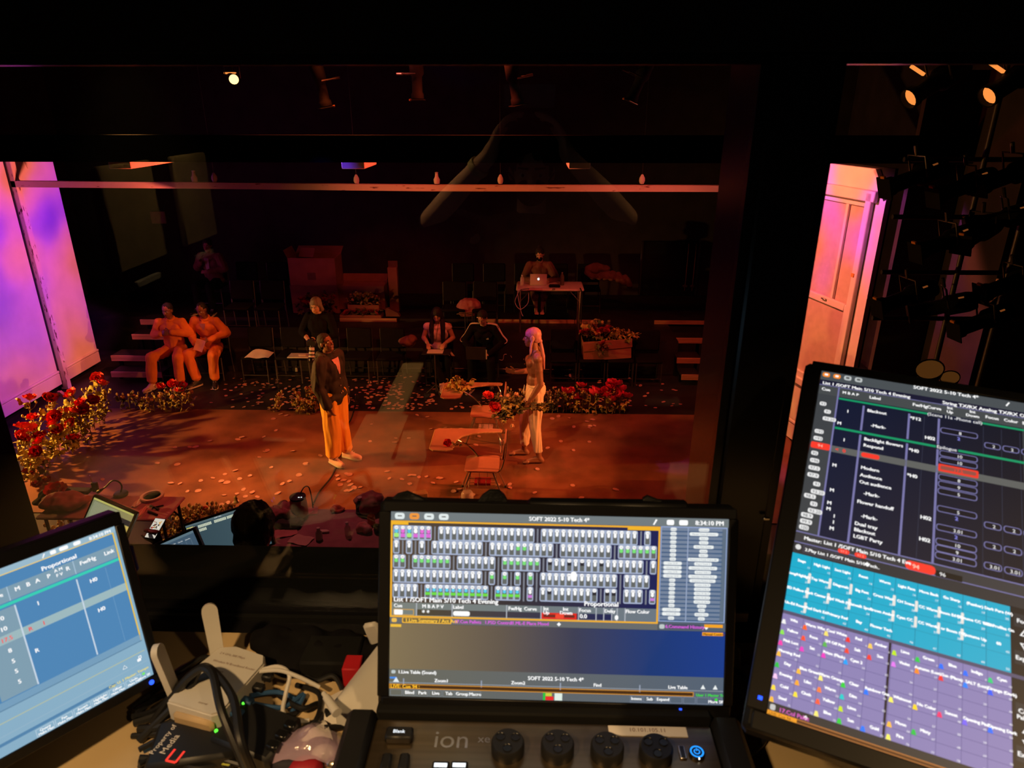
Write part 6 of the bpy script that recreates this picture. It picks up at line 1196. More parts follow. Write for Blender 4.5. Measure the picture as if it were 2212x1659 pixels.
b = B(); b.box((0, .11, .008), (.30, .21, .014), 'white_plastic', bev=.004); b.build('base', None, t)
b = B(); Xl = Matrix.Translation((0, 0, .012)) @ Matrix.Rotation(.22, 4, 'X'); b.box((0, 0, .105), (.30, .009, .21), 'table_plastic', Xl, bev=.004); li = b.build('lid', None, t)
b = B(); Xe = Xl @ Matrix.Translation((0, -.0062, .115)) @ Matrix.Rotation(PI / 2, 4, 'X')
ap = [(-.0, -.022), (.007, -.024), (.016, -.015), (.021, -.003), (.014, .003), (.013, .010), (.019, .016), (.011, .020), (.0, .016), (-.012, .020), (-.020, .012), (-.020, -.004), (-.013, -.019), (-.007, -.024)]
b.prism(ap, 0, .0008, 'white_glow', Xe); b.prism([(.000, .022), (.006, .024), (.009, .033), (.002, .030)], 0, .0008, 'white_glow', Xe); b.build('emblem', None, li, smooth=0)
q = OT(1157, 627) ; b = B(); b.box(q + V((0.0, 0.03, .012)), (.24, .10, .022), 'pink_top', bev=.006); tag(b.build('tissue_pack'), 'flat pink pack in front of the laptop on the trestle table', 'pack')
for px, py, m_, h, lab in ((1128, 616, 'clear_bottle', .19, 'clear pinkish water bottle at the left end of the trestle table'), (1214, 616, 'leaf_dark', .24, 'dark green flask at the right of the laptop on the trestle table')):
    t = thing('bottle', lab, 'bottle', OT(px, py)); b = B(); b.lathe([(.0, 0), (.034, .0), (.036, .02), (.036, h * .68), (.018, h * .85), (.016, h * .92)], 14, m_); b.build('body', None, t); b = B(); b.cyl((0, 0, h * .9), (0, 0, h), .018, None, 12, 'white_plastic' if m_ == 'clear_bottle' else 'steel'); b.build('cap', None, t)
b = B(); q = OT(1198, 620); b.box(q + V((0, 0, .02)), (.20, .12, .04), 'black_cloth', bev=.015); tag(b.build('pouch'), 'black soft pouch between laptop and green flask', 'pouch')
b = B(); q = OT(1196, 626); b.ell(q + V((0, 0, .012)), (.03, .03, .012), 'steel'); tag(b.build('pocket_watch'), 'small shiny metal disc at the front of the trestle table', 'disc')
A = atz(1150, 624, tt); cb = []
for pts in ([(1152, 623), (1128, 622), (1116, 640), (1113, 655), (1124, 668), (1140, 655), (1142, 632)], [(1150, 625), (1122, 626), (1119, 640), (1124, 665), (1127, 678), (1130, 683)]):
    P = [aty(x_, y_, TY - .26) for x_, y_ in pts]; P[0] = OT(1155, 624) + V((0, 0, .03)); b = B(); b.tube(spline(P, 7), .006, 6, 'white_plastic'); tag(b.build('charger_cable'), 'white charger cable hanging in a loop off the left end of the trestle table' if len(pts) == 7 else 'white charger cable hanging straight down from the trestle table, plug at its end', 'cable')
b = B(); P = [aty(x_, y_, TY - .27) for x_, y_ in ((1253, 622), (1257, 634), (1256, 660), (1255, 700))]; b.tube(spline(P), .012, 6, 'black_plastic'); tag(b.build('power_cable'), 'black cable strapped to the right leg of the trestle table', 'cable')
# ================================================================== cardboard boxes
def carton(label, px0, px1, pyb, pyt, Y, depth, flaps=True, rz=0.0, m='cardboard', open_top=True, group=None, seam=None):
    a, c = aty(px0, pyb, Y), aty(px1, pyt, Y); w = c.x - a.x; h = c.z - a.z
    t = thing('cardboard_box', label, 'box', ((a.x + c.x) / 2, Y + depth / 2, a.z), rz, group)
    for nm, ct, d in (('panel', (0, -depth / 2, h / 2), (w, .008, h)), ('panel', (0, depth / 2, h / 2), (w, .008, h)), ('panel', (-w / 2, 0, h / 2), (.008, depth, h)), ('panel', (w / 2, 0, h / 2), (.008, depth, h)), ('base', (0, 0, .004), (w, depth, .008))): b = B(); b.box(ct, d, m, bev=.002); b.build(nm, None, t)
    if flaps:
        for X, w_, d_ in flaps:
            b = B(); b.box((0, d_ / 2, 0), (w_, d_, .007), m, X, bev=.002); b.build('flap', None, t)
    return t, w, h, depth
TX = lambda x, y, z: Matrix.Translation((x, y, z))
RXm = lambda a: Matrix.Rotation(a, 4, 'X'); RYm = lambda a: Matrix.Rotation(a, 4, 'Y'); RZm = lambda a: Matrix.Rotation(a, 4, 'Z')
a_, c_ = aty(628, 617, 13.1), aty(722, 558, 13.1)
w, h = c_.x - a_.x, c_.z - a_.z
t, w, h, d = carton('tall open cardboard box standing on another one, flaps raised, topmost left of the pile', 628, 722, 617, 558, 13.1, .5, [(TX(0.0, .25, h) @ RXm(.45), w, .24), (TX(-w / 2, 0, h) @ RZm(PI / 2) @ RXm(1.15), .5, .16), (TX(-.16, -.05, h - .02) @ RZm(-.15) @ RXm(.9), .30, .20)])
b = B(); b.box((-.02, -.256, h * .35), (.16, .003, .14), 'cardboard_dark'); b.build('stain_label', None, t)
a_, c_ = aty(640, 662, 13.05), aty(726, 618, 13.05)
carton('wide cardboard box under the tall open one, dried flowers before it', 634, 728, 676, 618, 13.05, .55, [(TX((c_.x - a_.x) / 2, 0, c_.z - a_.z) @ RZm(-PI / 2) @ RXm(-.1), .5, .14)])
a_, c_ = aty(733, 660, 13.05), aty(829, 616, 13.05); w, h = c_.x - a_.x, c_.z - a_.z
carton('open cardboard box right of the tall pile with greenery spilling out in front', 733, 829, 668, 618, 13.1, .45, [(TX(-.02, .22, h) @ RXm(.9), w, .22), (TX(-w / 2, 0, h) @ RZm(PI / 2) @ RXm(.1), .4, .22), (TX(w * .05, -.2, h + .03) @ RZm(.03) @ RXm(.25), w * .9, .18)])
t, w, h, d = carton('small lidless cardboard tray of flowers, upper one of the pair on the risers', 752, 818, 671, 659, 12.84, .22, None)
t, w, h, d = carton('long low cardboard tray of flowers at the front edge of the risers', 735, 823, 691, 681, 12.74, .22, None)
a_, c_ = aty(841, 642, 13.2), aty(857, 578, 13.2); t = thing('cardboard_box', 'narrow upright cardboard box standing alone right of the pile', 'box', ((a_.x + c_.x) / 2, 13.25, .69))
b = B(); b.box((0, 0, (c_.z - .69) / 2), (c_.x - a_.x, .12, c_.z - .69), 'cardboard', bev=.004); b.build('body', None, t); b = B(); b.box((0, .05, c_.z - .69 + .05), (c_.x - a_.x, .01, .12), 'cardboard_dark', RXm(0)); b.build('flap', None, t)
b = B(); q = aty(847, 680, 12.85); b.prism([(-.11, 0), (.16, 0), (.12, .07), (-.06, .16), (-.12, .14)], -.05, .05, 'brown_cloth', TX(q.x, q.y, .70) @ RXm(PI / 2)); tag(b.build('crumpled_bag'), 'crumpled dull brown paper bag right of the low flower tray', 'bag')
# tilted box of flowers on the front row chairs
q = aty(1312, 745, 11.2); t = thing('cardboard_box', 'orange-lit cardboard box of dried flowers tilted on the front row chairs', 'box', (q.x, 11.32, .47)); t.rotation_euler = (0.02, -.07, .02)
w, d = .80, .40
for ct, dd in (((0, -d / 2, .17), (w, .01, .34)), ((0, d / 2, .17), (w, .01, .34)), ((-w / 2, 0, .17), (.01, d, .34)), ((w / 2, 0, .17), (.01, d, .34)), ((0, 0, .005), (w, d, .01))): b = B(); b.box(ct, dd, 'cardboard', bev=.002); b.build('panel', None, t)
b = B(); b.box((.02, -d / 2 - .012, .26), (w + .02, .012, .15), 'cardboard', RYm(-.04), bev=.003); b.build('flap', None, t)
for px, py, Y, z, r, m_, nm, lab in ((1012, 664, 12.1, 1.10, (.23, .14, .17), 'pink_bag', 'backpack', 'dusty pink backpack slumped on a middle row seat'), (880, 738, 11.25, .58, (.15, .12, .10), 'brown_cloth', 'bundle', 'small dull bundle of cloth on a front row seat left of the long-haired woman')):
    q = aty(px, py, Y); b = B(); b.ell(q, r, n=16, k=10); b.ell(q + V((.08, 0, .05)), (r[0] * .6, r[1], r[2] * .7)); o = remesh(b, nm, m_, None, .012, 3, .03, (7, 7, 7)); tag(o, lab, 'bag')
    if nm == 'backpack':
        for k in range(3): c = B(); c.tube(spline([q + V((-.20 + k * .03, -.10, -.10)), q + V((-.10, -.15, -.06 - k * .03)), q + V((.12, -.13, -.05 - .03 * k))]), .010, 6, 'brown_cloth'); c.build('strap', None, o)
b = B()
for k in range(7): x_ = -.36 + k * .12; q = aty(1310, 590, 13.3); b.capsule(q + V((x_, 0, .02 - .10 * (k / 6) ** 2)), q + V((x_ + .10, -.06, -.06 - .16 * (k / 6) ** 2)), .075, .06, 10)
b.ell(aty(1290, 580, 13.3), (.25, .12, .10)); tag(remesh(b, 'coat', 'brown_cloth', None, .014, 3, .03, (6, 6, 6)), 'dim brown coat thrown over the seat backs right of the trestle table', 'coat')
q = aty(560, 746, 11.2); b = B(); b.grid(lambda u, v: V((q.x + (u - .5) * .42, 11.14 + (v - .5) * .28, .478 + .07 * math.sin(PI * min(1, u * 1.1)) * (v) + .01 * math.sin(9 * u))), 8, 6, 'white_paper'); tag(b.build('paper_bundle', None, None, 60), 'loose crumpled white paper on a front row seat near the orange-clad men', 'paper')
q = aty(648, 748, 11.2); b = B(); b.box((q.x, 11.12, .484), (.36, .22, .018), 'white_plastic', bev=.004); tag(b.build('clipboard'), 'pale clipboard on a front row seat behind the man in the black jacket', 'clipboard'); b = B(); b.box((q.x + .06, 11.10, .505), (.13, .05, .022), 'table_plastic', bev=.006); tag(b.build('tape_roll_box'), 'little pale box on top of the clipboard', 'box')
q = atz(1240, 817); t = thing('shallow_dish', 'pale shallow dish lying on the floor behind the bare-chested man', 'dish', q); b = B(); b.lathe([(0, .004), (.05, .005), (.10, .05), (.105, .052), (.06, .0), (0, .0)], 20, 'table_plastic'); b.build('bowl', None, t)
q = atz(1430, 800); t = thing('paper_cup', 'small orange-lit cup on the floor at the right below the stairs', 'cup', q); b = B(); b.lathe([(0, .002), (.03, 0), (.038, .10), (.036, .10), (.03, .006), (0, .006)], 14, 'pink_top'); b.build('body', None, t)
for px, py, lab in ((1050, 748, ''), (1085, 765, 'a'),):
    q = [atz(1068, 770, .30), atz(1085, 778, .25), atz(1090, 755, .35), atz(1096, 752, .36)] if lab == '' else [atz(1104, 752, .34), atz(1105, 760, .32), atz(1106, 768, .30)]
    b = B(); b.tube(spline([V((p_.x, 11.634, p_.z)) for p_ in q]), .005, 6, 'white_plastic'); tag(b.build('loose_cable'), 'short curl of pale cable beside the tracksuit man, ' + ('longer piece' if lab == '' else 'shorter piece'), 'cable')
b = B(); b.cyl((-4.9, 11.58, .10), (2.2, 11.58, .10), .012, None, 6, 'dark_steel'); tag(b.build('floor_rail'), 'thin grey metal rail running low behind the front row of chairs', 'rail')
for px, py in ((640, 797), (1430, 790), (1365, 790), (1395, 800)):
    p_ = atz(px, py, .05); b = B(); b.box((p_.x, p_.y, .05), (.05, .05, .10), 'white_plastic', bev=.01); tag(b.build('floor_marker'), 'tiny pale block on the black floor under the chairs', 'marker', 'pale blocks under the chairs')

# ================================================================== tablet-arm school desks
def school_desk(loc, label, rz=PI / 2):
    t = thing('school_desk', label, 'school desk', loc, rz)
    # local: +y forward (towards the tablet), +x right-hand side of the sitter
    b = B(); n = 22
    def seatf(u, v): return V(((u - .5) * .40 * (1 - .10 * v), (v - .5) * .40, .435 - .018 * math.sin(PI * u) * math.sin(PI * v) - .02 * max(0, v - .8) * 3))
    pr = []
    for cx_, cy_, a0 in ((.15, .15, 0), (-.15, .15, 90), (-.15, -.15, 180), (.15, -.15, 270)):
        for k in range(5): a = math.radians(a0 + k * 22.5); pr.append((cx_ + .055 * math.cos(a), cy_ + .055 * math.sin(a)))
    b.prism(pr, .425, .440, 'desk_wood'); b.build('seat', None, t, smooth=30)
    b = B(); Xb = TX(0, -.27, .70) @ RXm(.12)
    pr2 = [(x_ * .95, y_ * .62) for x_, y_ in pr]; b.prism(pr2, -.008, .008, 'desk_wood', Xb @ RXm(PI / 2)); b.build('backrest', None, t, smooth=30)
    for sx in (-1, 1):
        b = B(); b.tube(spline([(sx * .15, .12, .42), (sx * .15, -.16, .40), (sx * .15, -.24, .46), (sx * .15, -.285, .66), (sx * .15, -.29, .80)], 5), .011, 8, 'steel'); b.build('back_frame', None, t)
        for sy in (-1, 1):
            b = B(); b.tube([(sx * .13, sy * .12, .425), (sx * .19, sy * .27, .012)], .011, 8, 'steel'); l_ = b.build('leg', None, t)
            b = B(); b.lathe([(.0, 0), (.016, 0), (.016, .02), (.011, .03)], 10, 'black_plastic', TX(sx * .19, sy * .27, .0)); b.build('foot', None, l_)
    out = [(.27, -.20), (.29, -.22), (.325, -.22), (.345, -.20), (.345, .56), (.31, .60), (-.19, .60), (-.235, .555), (-.235, .40), (-.20, .34), (-.10, .325), (.02, .32), (.14, .26), (.21, .15), (.25, .02)]
    b = B(); b.prism(out, .715, .735, 'desk_wood', RXm(0)); b.build('tablet', None, t, smooth=30)
    b = B(); vs = [V((x_, y_, .725)) for x_, y_ in out]; b.tube(vs + [vs[0]], .0115, 6, 'pale_wood'); b.build('tablet_edge', None, t)
    b = B(); b.tube(spline([(.16, .05, .42), (.24, .16, .52), (.20, .34, .66), (.12, .42, .712)], 5), .011, 8, 'steel'); b.build('tablet_support', None, t)
    b = B(); b.tube(spline([(.15, -.22, .50), (.30, -.20, .60), (.31, -.16, .712)], 5), .011, 8, 'steel'); b.build('tablet_support', None, t)
    rk = B()
    for x_ in (-.13, -.065, 0, .065, .13): rk.tube([(x_, .16, .30), (x_, .16, .17), (x_, -.16, .17), (x_, -.16, .30)], .0035, 5, 'steel')
    for y_ in (-.16, -.05, .05, .16): rk.tube([(-.13, y_, .30), (-.13, y_, .17), (.13, y_, .17), (.13, y_, .30)], .0035, 5, 'steel')
    rk.tube([(-.13, -.16, .30), (-.13, .16, .30), (.13, .16, .30), (.13, -.16, .30), (-.13, -.16, .30)], .005, 5, 'steel'); rk.build('book_rack', None, t)
    return t
dB = school_desk((-.56, 7.43, .002), 'wooden tablet-arm school desk nearest the camera, a red flower on its tablet')
dA = school_desk((-.62, 8.98, .002), 'wooden tablet-arm school desk farther back, dried leaves on its tablet')
for dsk, m_, lab in ((dA, 'pink_top', 'pink paperback in the wire rack under the farther school desk'), (dB, 'dark_petal', 'dark red book in the wire rack under the nearer school desk')):
    b = B(); b.box((0, .0, .19), (.15, .20, .03), m_, bev=.003); tag(b.build('book', None, None, 0, dsk.location, (0, 0, PI / 2)), lab, 'book')

# ================================================================== flowers
def petal(R, w, cup, ruf, seed, nu=5, nv=4):
    def f(u, v):
        a = (u - .5) * 2; ww = w * math.sin(PI * (0.12 + .80 * v)) ** .7; x_ = a * ww; y_ = R * v
        z = cup * R * v * v + .25 * R * a * a * (1 - v * .4) + ruf * R * noise.noise(V((a * 3 + seed, v * 4, seed)))
        return V((x_, y_, z))
    return f
def bloom_mesh(name, m_, R, layers, seed):
    b = B(); r = random.Random(seed)
    for li, (n, tilt, sc) in enumerate(layers):
        for k in range(n):
            X = Matrix.Rotation(2 * PI * k / n + li * .6 + r.uniform(-.2, .2), 4, 'Z') @ Matrix.Rotation(tilt + r.uniform(-.15, .15), 4, 'X')
            b.grid(petal(R * sc * r.uniform(.9, 1.1), R * sc * .62, .25, .22, r.random() * 20), 5, 4, m_, X)
    b.ell((0, 0, .01), (R * .25, R * .25, R * .22), 'leaf_dark', n=8, k=5)
    return b.mesh(name, None, 60, False)
poppies = [bloom_mesh('bloom', 'red_petal', .072, [(5, .25, 1.0), (4, .75, .85), (3, 1.15, .6)], k) for k in range(3)]
roses = [bloom_mesh('bloom', 'rose_petal', .080, [(5, .35, 1.0), (5, .8, .85), (4, 1.2, .65)], 10 + k) for k in range(2)]
darks = [bloom_mesh('bloom', 'dark_petal', .070, [(5, .3, 1.0), (4, .8, .8), (3, 1.2, .6)], 20)]
peach = [bloom_mesh('bloom', 'peach_petal', .045, [(5, .9, 1.0), (4, 1.2, .8)], 30 + k) for k in range(2)]
def leaf_mesh(L, w, m_, seed, jag=True):
    b = B()
    def f(u, v):
        a = (u - .5) * 2; e = math.sin(PI * min(.98, v * .92 + .06)) ** .8; j = (1 + .35 * math.sin(v * 26)) if jag else 1
        return V((a * w * e * (j if abs(a) > .9 else 1), L * v, .10 * L * math.sin(2.4 * v) - .3 * w * a * a + .02 * math.sin(9 * v + seed)))
    b.grid(f, 4, 10, m_); return b.mesh('leaf', None, 60, False)
leaves = {k: [leaf_mesh(.14, .034, m_, s_) for s_ in range(2)] for k, m_ in (('g', 'leaf_green'), ('d', 'leaf_dark'), ('o', 'leaf_olive'))}
bm_ = B(); bm_.ell((0, 0, .018), (.016, .016, .024), 'bud', n=8, k=6); bud_me = bm_.mesh('bud', None, 60)
_stem = {}
def plant(name, label, cat, base, h, lean, blooms, lk='g', nleaf=5, group=None, nbud=1, seed=0, bsc=1.0, lsc=1.0, stem='stem'):
    r = random.Random(seed); t = thing(name, label, cat, base, r.uniform(0, 0.6), group)
    t['group'] = group if group else label
    if not group: del t['group']
    lx, ly = lean; pts = spline([(0, 0, 0), (lx * .25 + r.uniform(-.02, .02), ly * .25, h * .35), (lx * .6, ly * .6 + r.uniform(-.02, .02), h * .72), (lx, ly, h)], 4)
    b = B(); b.tube(pts, [.006] * (len(pts) - 1) + [.004], 5, stem); b.build('stem', None, t)
    def at_(f): i = f * (len(pts) - 1); k = min(int(i), len(pts) - 2); return pts[k].lerp(pts[k + 1], i - k)
    for k in range(nleaf):
        q = at_(.15 + .72 * k / max(1, nleaf - 1) + r.uniform(-.05, .05)); link('leaf', r.choice(leaves[lk]), t, q, (r.uniform(-.1, .9), r.uniform(-.3, .3), r.uniform(0, 2 * PI)), lsc * r.uniform(.7, 1.25))
    for k in range(nbud):
        q = at_(r.uniform(.55, .85)); e = q + V((r.uniform(-.08, .08), r.uniform(-.08, .08), r.uniform(.05, .13))); b = B(); b.tube([q, (q + e) / 2 + V((.01, 0, -.01)), e], .0035, 5, stem); s_ = b.build('bud_stem', None, t); link('bud', bud_me, s_, e, None, r.uniform(.8, 1.2))
    if blooms: link('bloom', r.choice(blooms), t, pts[-1], (r.uniform(-.9, .5), r.uniform(-.6, .6), r.uniform(0, 6)), bsc * r.uniform(.85, 1.15))
    return t
# red flowers along the left edge of the stage: (bloom pixel, base pixel)
LP = [((210, 822), (212, 905)), ((221, 832), (222, 912)), ((163, 852), (185, 938)), ((200, 868), (205, 930)), ((175, 872), (180, 950)), ((65, 866), (75, 985)), ((98, 868), (110, 985)), ((165, 890), (190, 960)), ((178, 886), (200, 955)), ((150, 893), (165, 960)), ((160, 918), (160, 972)), ((118, 905), (125, 990)), ((116, 920), (118, 996)), ((120, 932), (130, 992)), ((74, 930), (85, 1005)), ((42, 930), (55, 1010)), ((46, 940), (60, 1018)), ((42, 950), (62, 1028)), ((86, 948), (95, 1010)), ((72, 905), (95, 990)), ((76, 965), (70, 1040)), ((78, 980), (75, 1048)), ((154, 952), (158, 982)), ((132, 878), (142, 965)), ((60, 990), (66, 1050)), ((108, 886), (118, 975)), ((190, 845), (200, 925)), ((228, 850), (226, 915)), ((150, 870), (168, 945)), ((98, 955), (108, 1000)), ((140, 925), (150, 978)), ((214, 862), (216, 918))]
for k, ((fx, fy), (bx_, by_)) in enumerate(LP):
    base = atz(bx_, by_); top = aty(fx, fy, base.y + rnd.uniform(-.05, .1)); h = max(.18, top.z); 
    isb = k in (23, 24, 25, 26, 27, 28, 29, 30, 31)
    if isb: plant('leafy_stem', 'leafy artificial stem with pale round buds among the red flowers at left', 'plant', base, h, (top.x - base.x, top.y - base.y), None, 'g', 9, 'leafy stems in the left flower bed', 4, k, 1, 1.15)
    else: plant('red_poppy', 'red artificial poppy on a leafy stem in the bed below the purple wall', 'flower', base, h, (top.x - base.x, top.y - base.y), poppies, 'g', 6, 'red poppies in the left flower bed', 2, k, 1.35, 1.15)
for k, (fx, fy, lab) in enumerate(((72, 1012, 'dark red flower drooping at the near end of the left bed, upper left one'), (92, 1004, 'dark red flower drooping at the near end of the left bed, upper right one'), (66, 1022, 'dark red flower drooping at the near end of the left bed, lowest one'))):
    base = atz(fx + 15, fy + 20); top = aty(fx, fy, base.y); plant('dark_rose', lab, 'flower', base, max(.10, top.z), (top.x - base.x, 0), darks, 'd', 3, None, 0, 90 + k, 1.3)
for fx, fy, m_, lab in ((98, 1040, darks, 'dark red flower head lying on the stage floor above the purple table'), (80, 1050, darks, 'small dark flower head lying at the left edge of the stage floor')): link('flower_head', m_[0], None, atz(fx, fy, .03), (.3, 0, 1)); tag(COL.objects[-1], lab, 'flower')
t = link('flower_head', poppies[0], None, atz(123, 1066, .85), (.2, .2, 0), 1.6); tag(t, 'bright red silk flower head lying on the purple production table', 'flower')
# small clusters along the back edge of the stage
def cluster(pxs, blooms, lab, group, name, hpx, lk='o', nl=5, bs=1.0, seed0=200, nb=1, sp=.2):
    for k, (fx, fy, by_) in enumerate(pxs):
        base = atz(fx + rnd.uniform(-6, 6), by_); top = aty(fx, fy, base.y); plant(name, lab, 'flower' if blooms else 'plant', base, max(.12, top.z), (top.x - base.x, 0), blooms, lk, nl, group, nb, seed0 + k, bs, .9)
cluster([(266, 862, 885), (278, 856, 886), (288, 858, 884)], peach, 'short dull peach flower at the back edge of the stage near the stairs', 'peach flowers near the left stairs', 'peach_flower', 0, 'd', 4, 1.2, 200, 2)
cluster([(346, 838, 882), (372, 832, 884), (392, 838, 882), (384, 848, 888)], poppies, 'dull red flower in the clump before the men in orange', 'red flowers before the orange-clad men', 'red_poppy', 0, 'd', 6, 1.1, 220, 2)
cluster([(308, 866, 886), (316, 866, 888), (330, 866, 889), (373, 862, 892), (396, 858, 890), (345, 860, 890), (410, 850, 884), (360, 850, 888)], peach, 'peach flower on a dry stem in the clump before the men in orange', 'peach flowers before the orange-clad men', 'peach_flower', 0, 'o', 6, 1.2, 240, 2)
cluster([(604, 856, 888), (597, 876, 890), (640, 868, 892), (646, 852, 893), (660, 842, 892), (672, 850, 893), (684, 862, 893), (665, 872, 894), (652, 866, 894)], peach, 'orange-lit peach flower in the clump left of the man in the black jacket', 'peach flowers left of the black jacket', 'peach_flower', 0, 'o', 6, 1.15, 260, 2)
cluster([(1220, 850, 890), (1233, 848, 890), (1254, 836, 892), (1246, 862, 892), (1276, 852, 894), (1284, 848, 894), (1306, 848, 892), (1322, 828, 890), (1316, 836, 890), (1334, 832, 890), (1308, 856, 894), (1325, 868, 895), (1338, 858, 893), (1342, 846, 890), (1354, 860, 892), (1262, 850, 890), (1330, 848, 892)], roses, 'crimson rose in the big bunch at the back edge right of centre', 'crimson roses right of centre', 'crimson_rose', 0, 'o', 5, 1.3, 280, 1)
cluster([(1100 + 12 * k, 846 + 10 * ((k * 7) % 3), 890 + (k % 3)) for k in range(11)], None, 'greyish dried flower stalk behind the bare-chested man', 'dried stalks behind the bare-chested man', 'dried_stalk', 0, 'd', 7, 1.0, 320, 5)
# plants at the front edge, seen under the production table
cluster([(372, 1128, 1160), (388, 1118, 1162), (402, 1112, 1162), (416, 1106, 1160), (432, 1100, 1160), (446, 1112, 1160), (458, 1094, 1158), (424, 1128, 1166), (394, 1140, 1170), (360, 1136, 1168), (120, 1148, 1165), (140, 1148, 1165), (500, 1096, 1150), (470, 1112, 1150)], None, 'golden-lit bushy plant at the front edge of the stage under the purple table', 'plants under the purple table', 'leafy_stem', 0, 'o', 8, 1.0, 340, 4)
cluster([(415, 1126, 1150), (432, 1118, 1152), (440, 1104, 1150)], poppies, 'small orange-red flower at the front edge of the stage under the purple table', 'red flowers under the purple table', 'red_poppy', 0, 'o', 4, .8, 360, 1)
# bouquet in the man's hand
q = V(f2.t.matrix_basis @ (f2.J['wrL'] + V((0.02, .03, -.09))))
t = thing('bouquet', 'drooping bouquet of red flowers and grasses held by the bare-chested man', 'bouquet', q)
rb = random.Random(8); hd_ = V((-.42, -.06, -.05))
for k in range(20):
    d = V((-rb.uniform(.22, .50), rb.uniform(-.14, .10), rb.uniform(-.24, .16))); b = B(); b.tube(spline([V((.20 + rb.uniform(0, .12), rb.uniform(-.04, .04), rb.uniform(-.05, .08))), V((0, 0, 0)) + V((rb.uniform(-.01, .01), rb.uniform(-.03, .01), rb.uniform(-.02, .02))), d * .6 + V((0, 0, .04)), d], 4), .005, 5, 'stem'); st = b.build('stem', None, t)
    for j in range(5): link('leaf', rb.choice(leaves['o' if j % 2 else 'd']), st, d * rb.uniform(.3, 1) + V((0, 0, .02)), (rb.uniform(-.6, .8), rb.uniform(-1, 1), rb.uniform(0, 6)), rb.uniform(.6, 1.0))
for k in range(14): link('leaf', rb.choice(leaves['g' if k % 2 else 'd']), t, V((rb.uniform(.05, .22), rb.uniform(-.05, .05), rb.uniform(-.05, .08))), (rb.uniform(-.6, .8), rb.uniform(-1, 1), rb.uniform(0, 6)), rb.uniform(.6, .95))
for d, me_, sc_ in (((-.50, -.04, .15), poppies[0], 1.15), ((-.42, -.08, .02), poppies[1], 1.25), ((-.44, -.02, -.06), poppies[2], .9), ((-.17, -.08, -.26), peach[0], 1.2), ((-.22, 0, .14), peach[1], 1.1), ((-.14, -.02, .16), peach[0], 1.1), ((-.27, -.06, .10), peach[1], 1.1), ((-.33, -.02, .13), peach[0], .9)): link('bloom', me_, t, V(d), (rb.uniform(-1, .3), rb.uniform(-.5, .5), rb.uniform(0, 6)), sc_)
# things on the school desks
M_ = Matrix.Translation(dA.location) @ RZm(PI / 2); q = atz(990, 842, .737); t = thing('dried_leaves', 'clump of crumpled dried leaves on the farther school desk', 'leaves', (q.x, q.y + .02, .737))
for k in range(22): link('leaf', rb.choice(leaves['o' if k % 3 else 'g']), t, V((rb.uniform(-.13, .12), rb.uniform(-.06, .06), rb.uniform(.01, .09))), (rb.uniform(-.5, 1.0), rb.uniform(-.8, .8), rb.uniform(0, 6)), rb.uniform(.8, 1.5))
b = B(); b.tube([(.05, 0, .02), (.16, -.03, .012), (.22, -.06, .008)], .004, 5, 'stem'); b.build('stem', None, t)
q = atz(966, 963, .737); t = thing('red_poppy', 'single small red flower lying on the nearer school desk', 'flower', (q.x, q.y, .745)); link('bloom', poppies[1], t, V((0, 0, .03)), (.9, .5, 0), .75)
b = B(); b.tube([(0, 0, .02), (.09, .01, .015), (.17, .01, .008)], .0035, 5, 'stem'); b.build('stem', None, t); [link('leaf', leaves['d'][0], t, V((.12 + .02 * k, 0, .012)), (.1, .3 * k, 1.2 + 1.1 * k), .55) for k in range(3)]
# dried flowers in the boxes
def bunch(label, loc, ext, n, lk, blooms, nb, seed, name='dried_flowers'):
    r = random.Random(seed); t = thing(name, label, 'flowers', loc)
    for k in range(n): link('leaf', r.choice(leaves[r.choice(lk)]), t, V((r.uniform(-1, 1) * ext[0], r.uniform(-1, 1) * ext[1], r.random() * ext[2])), (r.uniform(-.4, 1.1), r.uniform(-.9, .9), r.uniform(0, 6)), r.uniform(.8, 1.4))
    for k in range(nb): link('bloom', r.choice(blooms), t, V((r.uniform(-1, 1) * ext[0], r.uniform(-1, .2) * ext[1], ext[2] * r.uniform(.5, 1.1))), (r.uniform(-.9, .4), r.uniform(-.5, .5), r.uniform(0, 6)), r.uniform(.7, 1.1))
    for k in range(6): b = B(); a0 = V((r.uniform(-1, 1) * ext[0], r.uniform(-1, 1) * ext[1], 0.02)); b.tube([a0, a0 + V((r.uniform(-.12, .12), r.uniform(-.05, .05), ext[2] * .6)), a0 + V((r.uniform(-.2, .2), -.05, ext[2] * 1.1))], .004, 5, 'stem'); b.build('stem', None, t)
    return t
q = aty(1312, 745, 11.2); bunch('heap of dark red dried flowers spilling over the left of the tilted box', V((q.x - .20, 11.32, .74)), (.22, .16, .26), 36, 'do', darks, 16, 501)
bunch('dry grasses and stalks lying over the right of the tilted box', V((q.x + .22, 11.30, .76)), (.26, .14, .12), 40, 'og', peach, 4, 502)
q = aty(1298, 768, 11.05); bunch('dark red dried sprig hanging down the front of the tilted box', V((q.x, 11.06, .60)), (.08, .015, .16), 8, 'd', darks, 4, 503)
q = aty(785, 656, 12.84); bunch('dark dried greenery heaped in the upper cardboard tray', V((q.x, 12.95, q.z - .03)), (.24, .09, .16), 40, 'do', peach, 10, 504)
q = aty(779, 680, 12.74); bunch('dark dried flowers lying in the long low cardboard tray', V((q.x, 12.85, q.z - .03)), (.34, .09, .06), 36, 'd', darks, 10, 505)
q = aty(690, 676, 12.9); bunch('dark red dried flowers heaped before the tall cardboard boxes', V((q.x, 12.9, .70)), (.34, .10, .34), 44, 'd', darks, 16, 506)
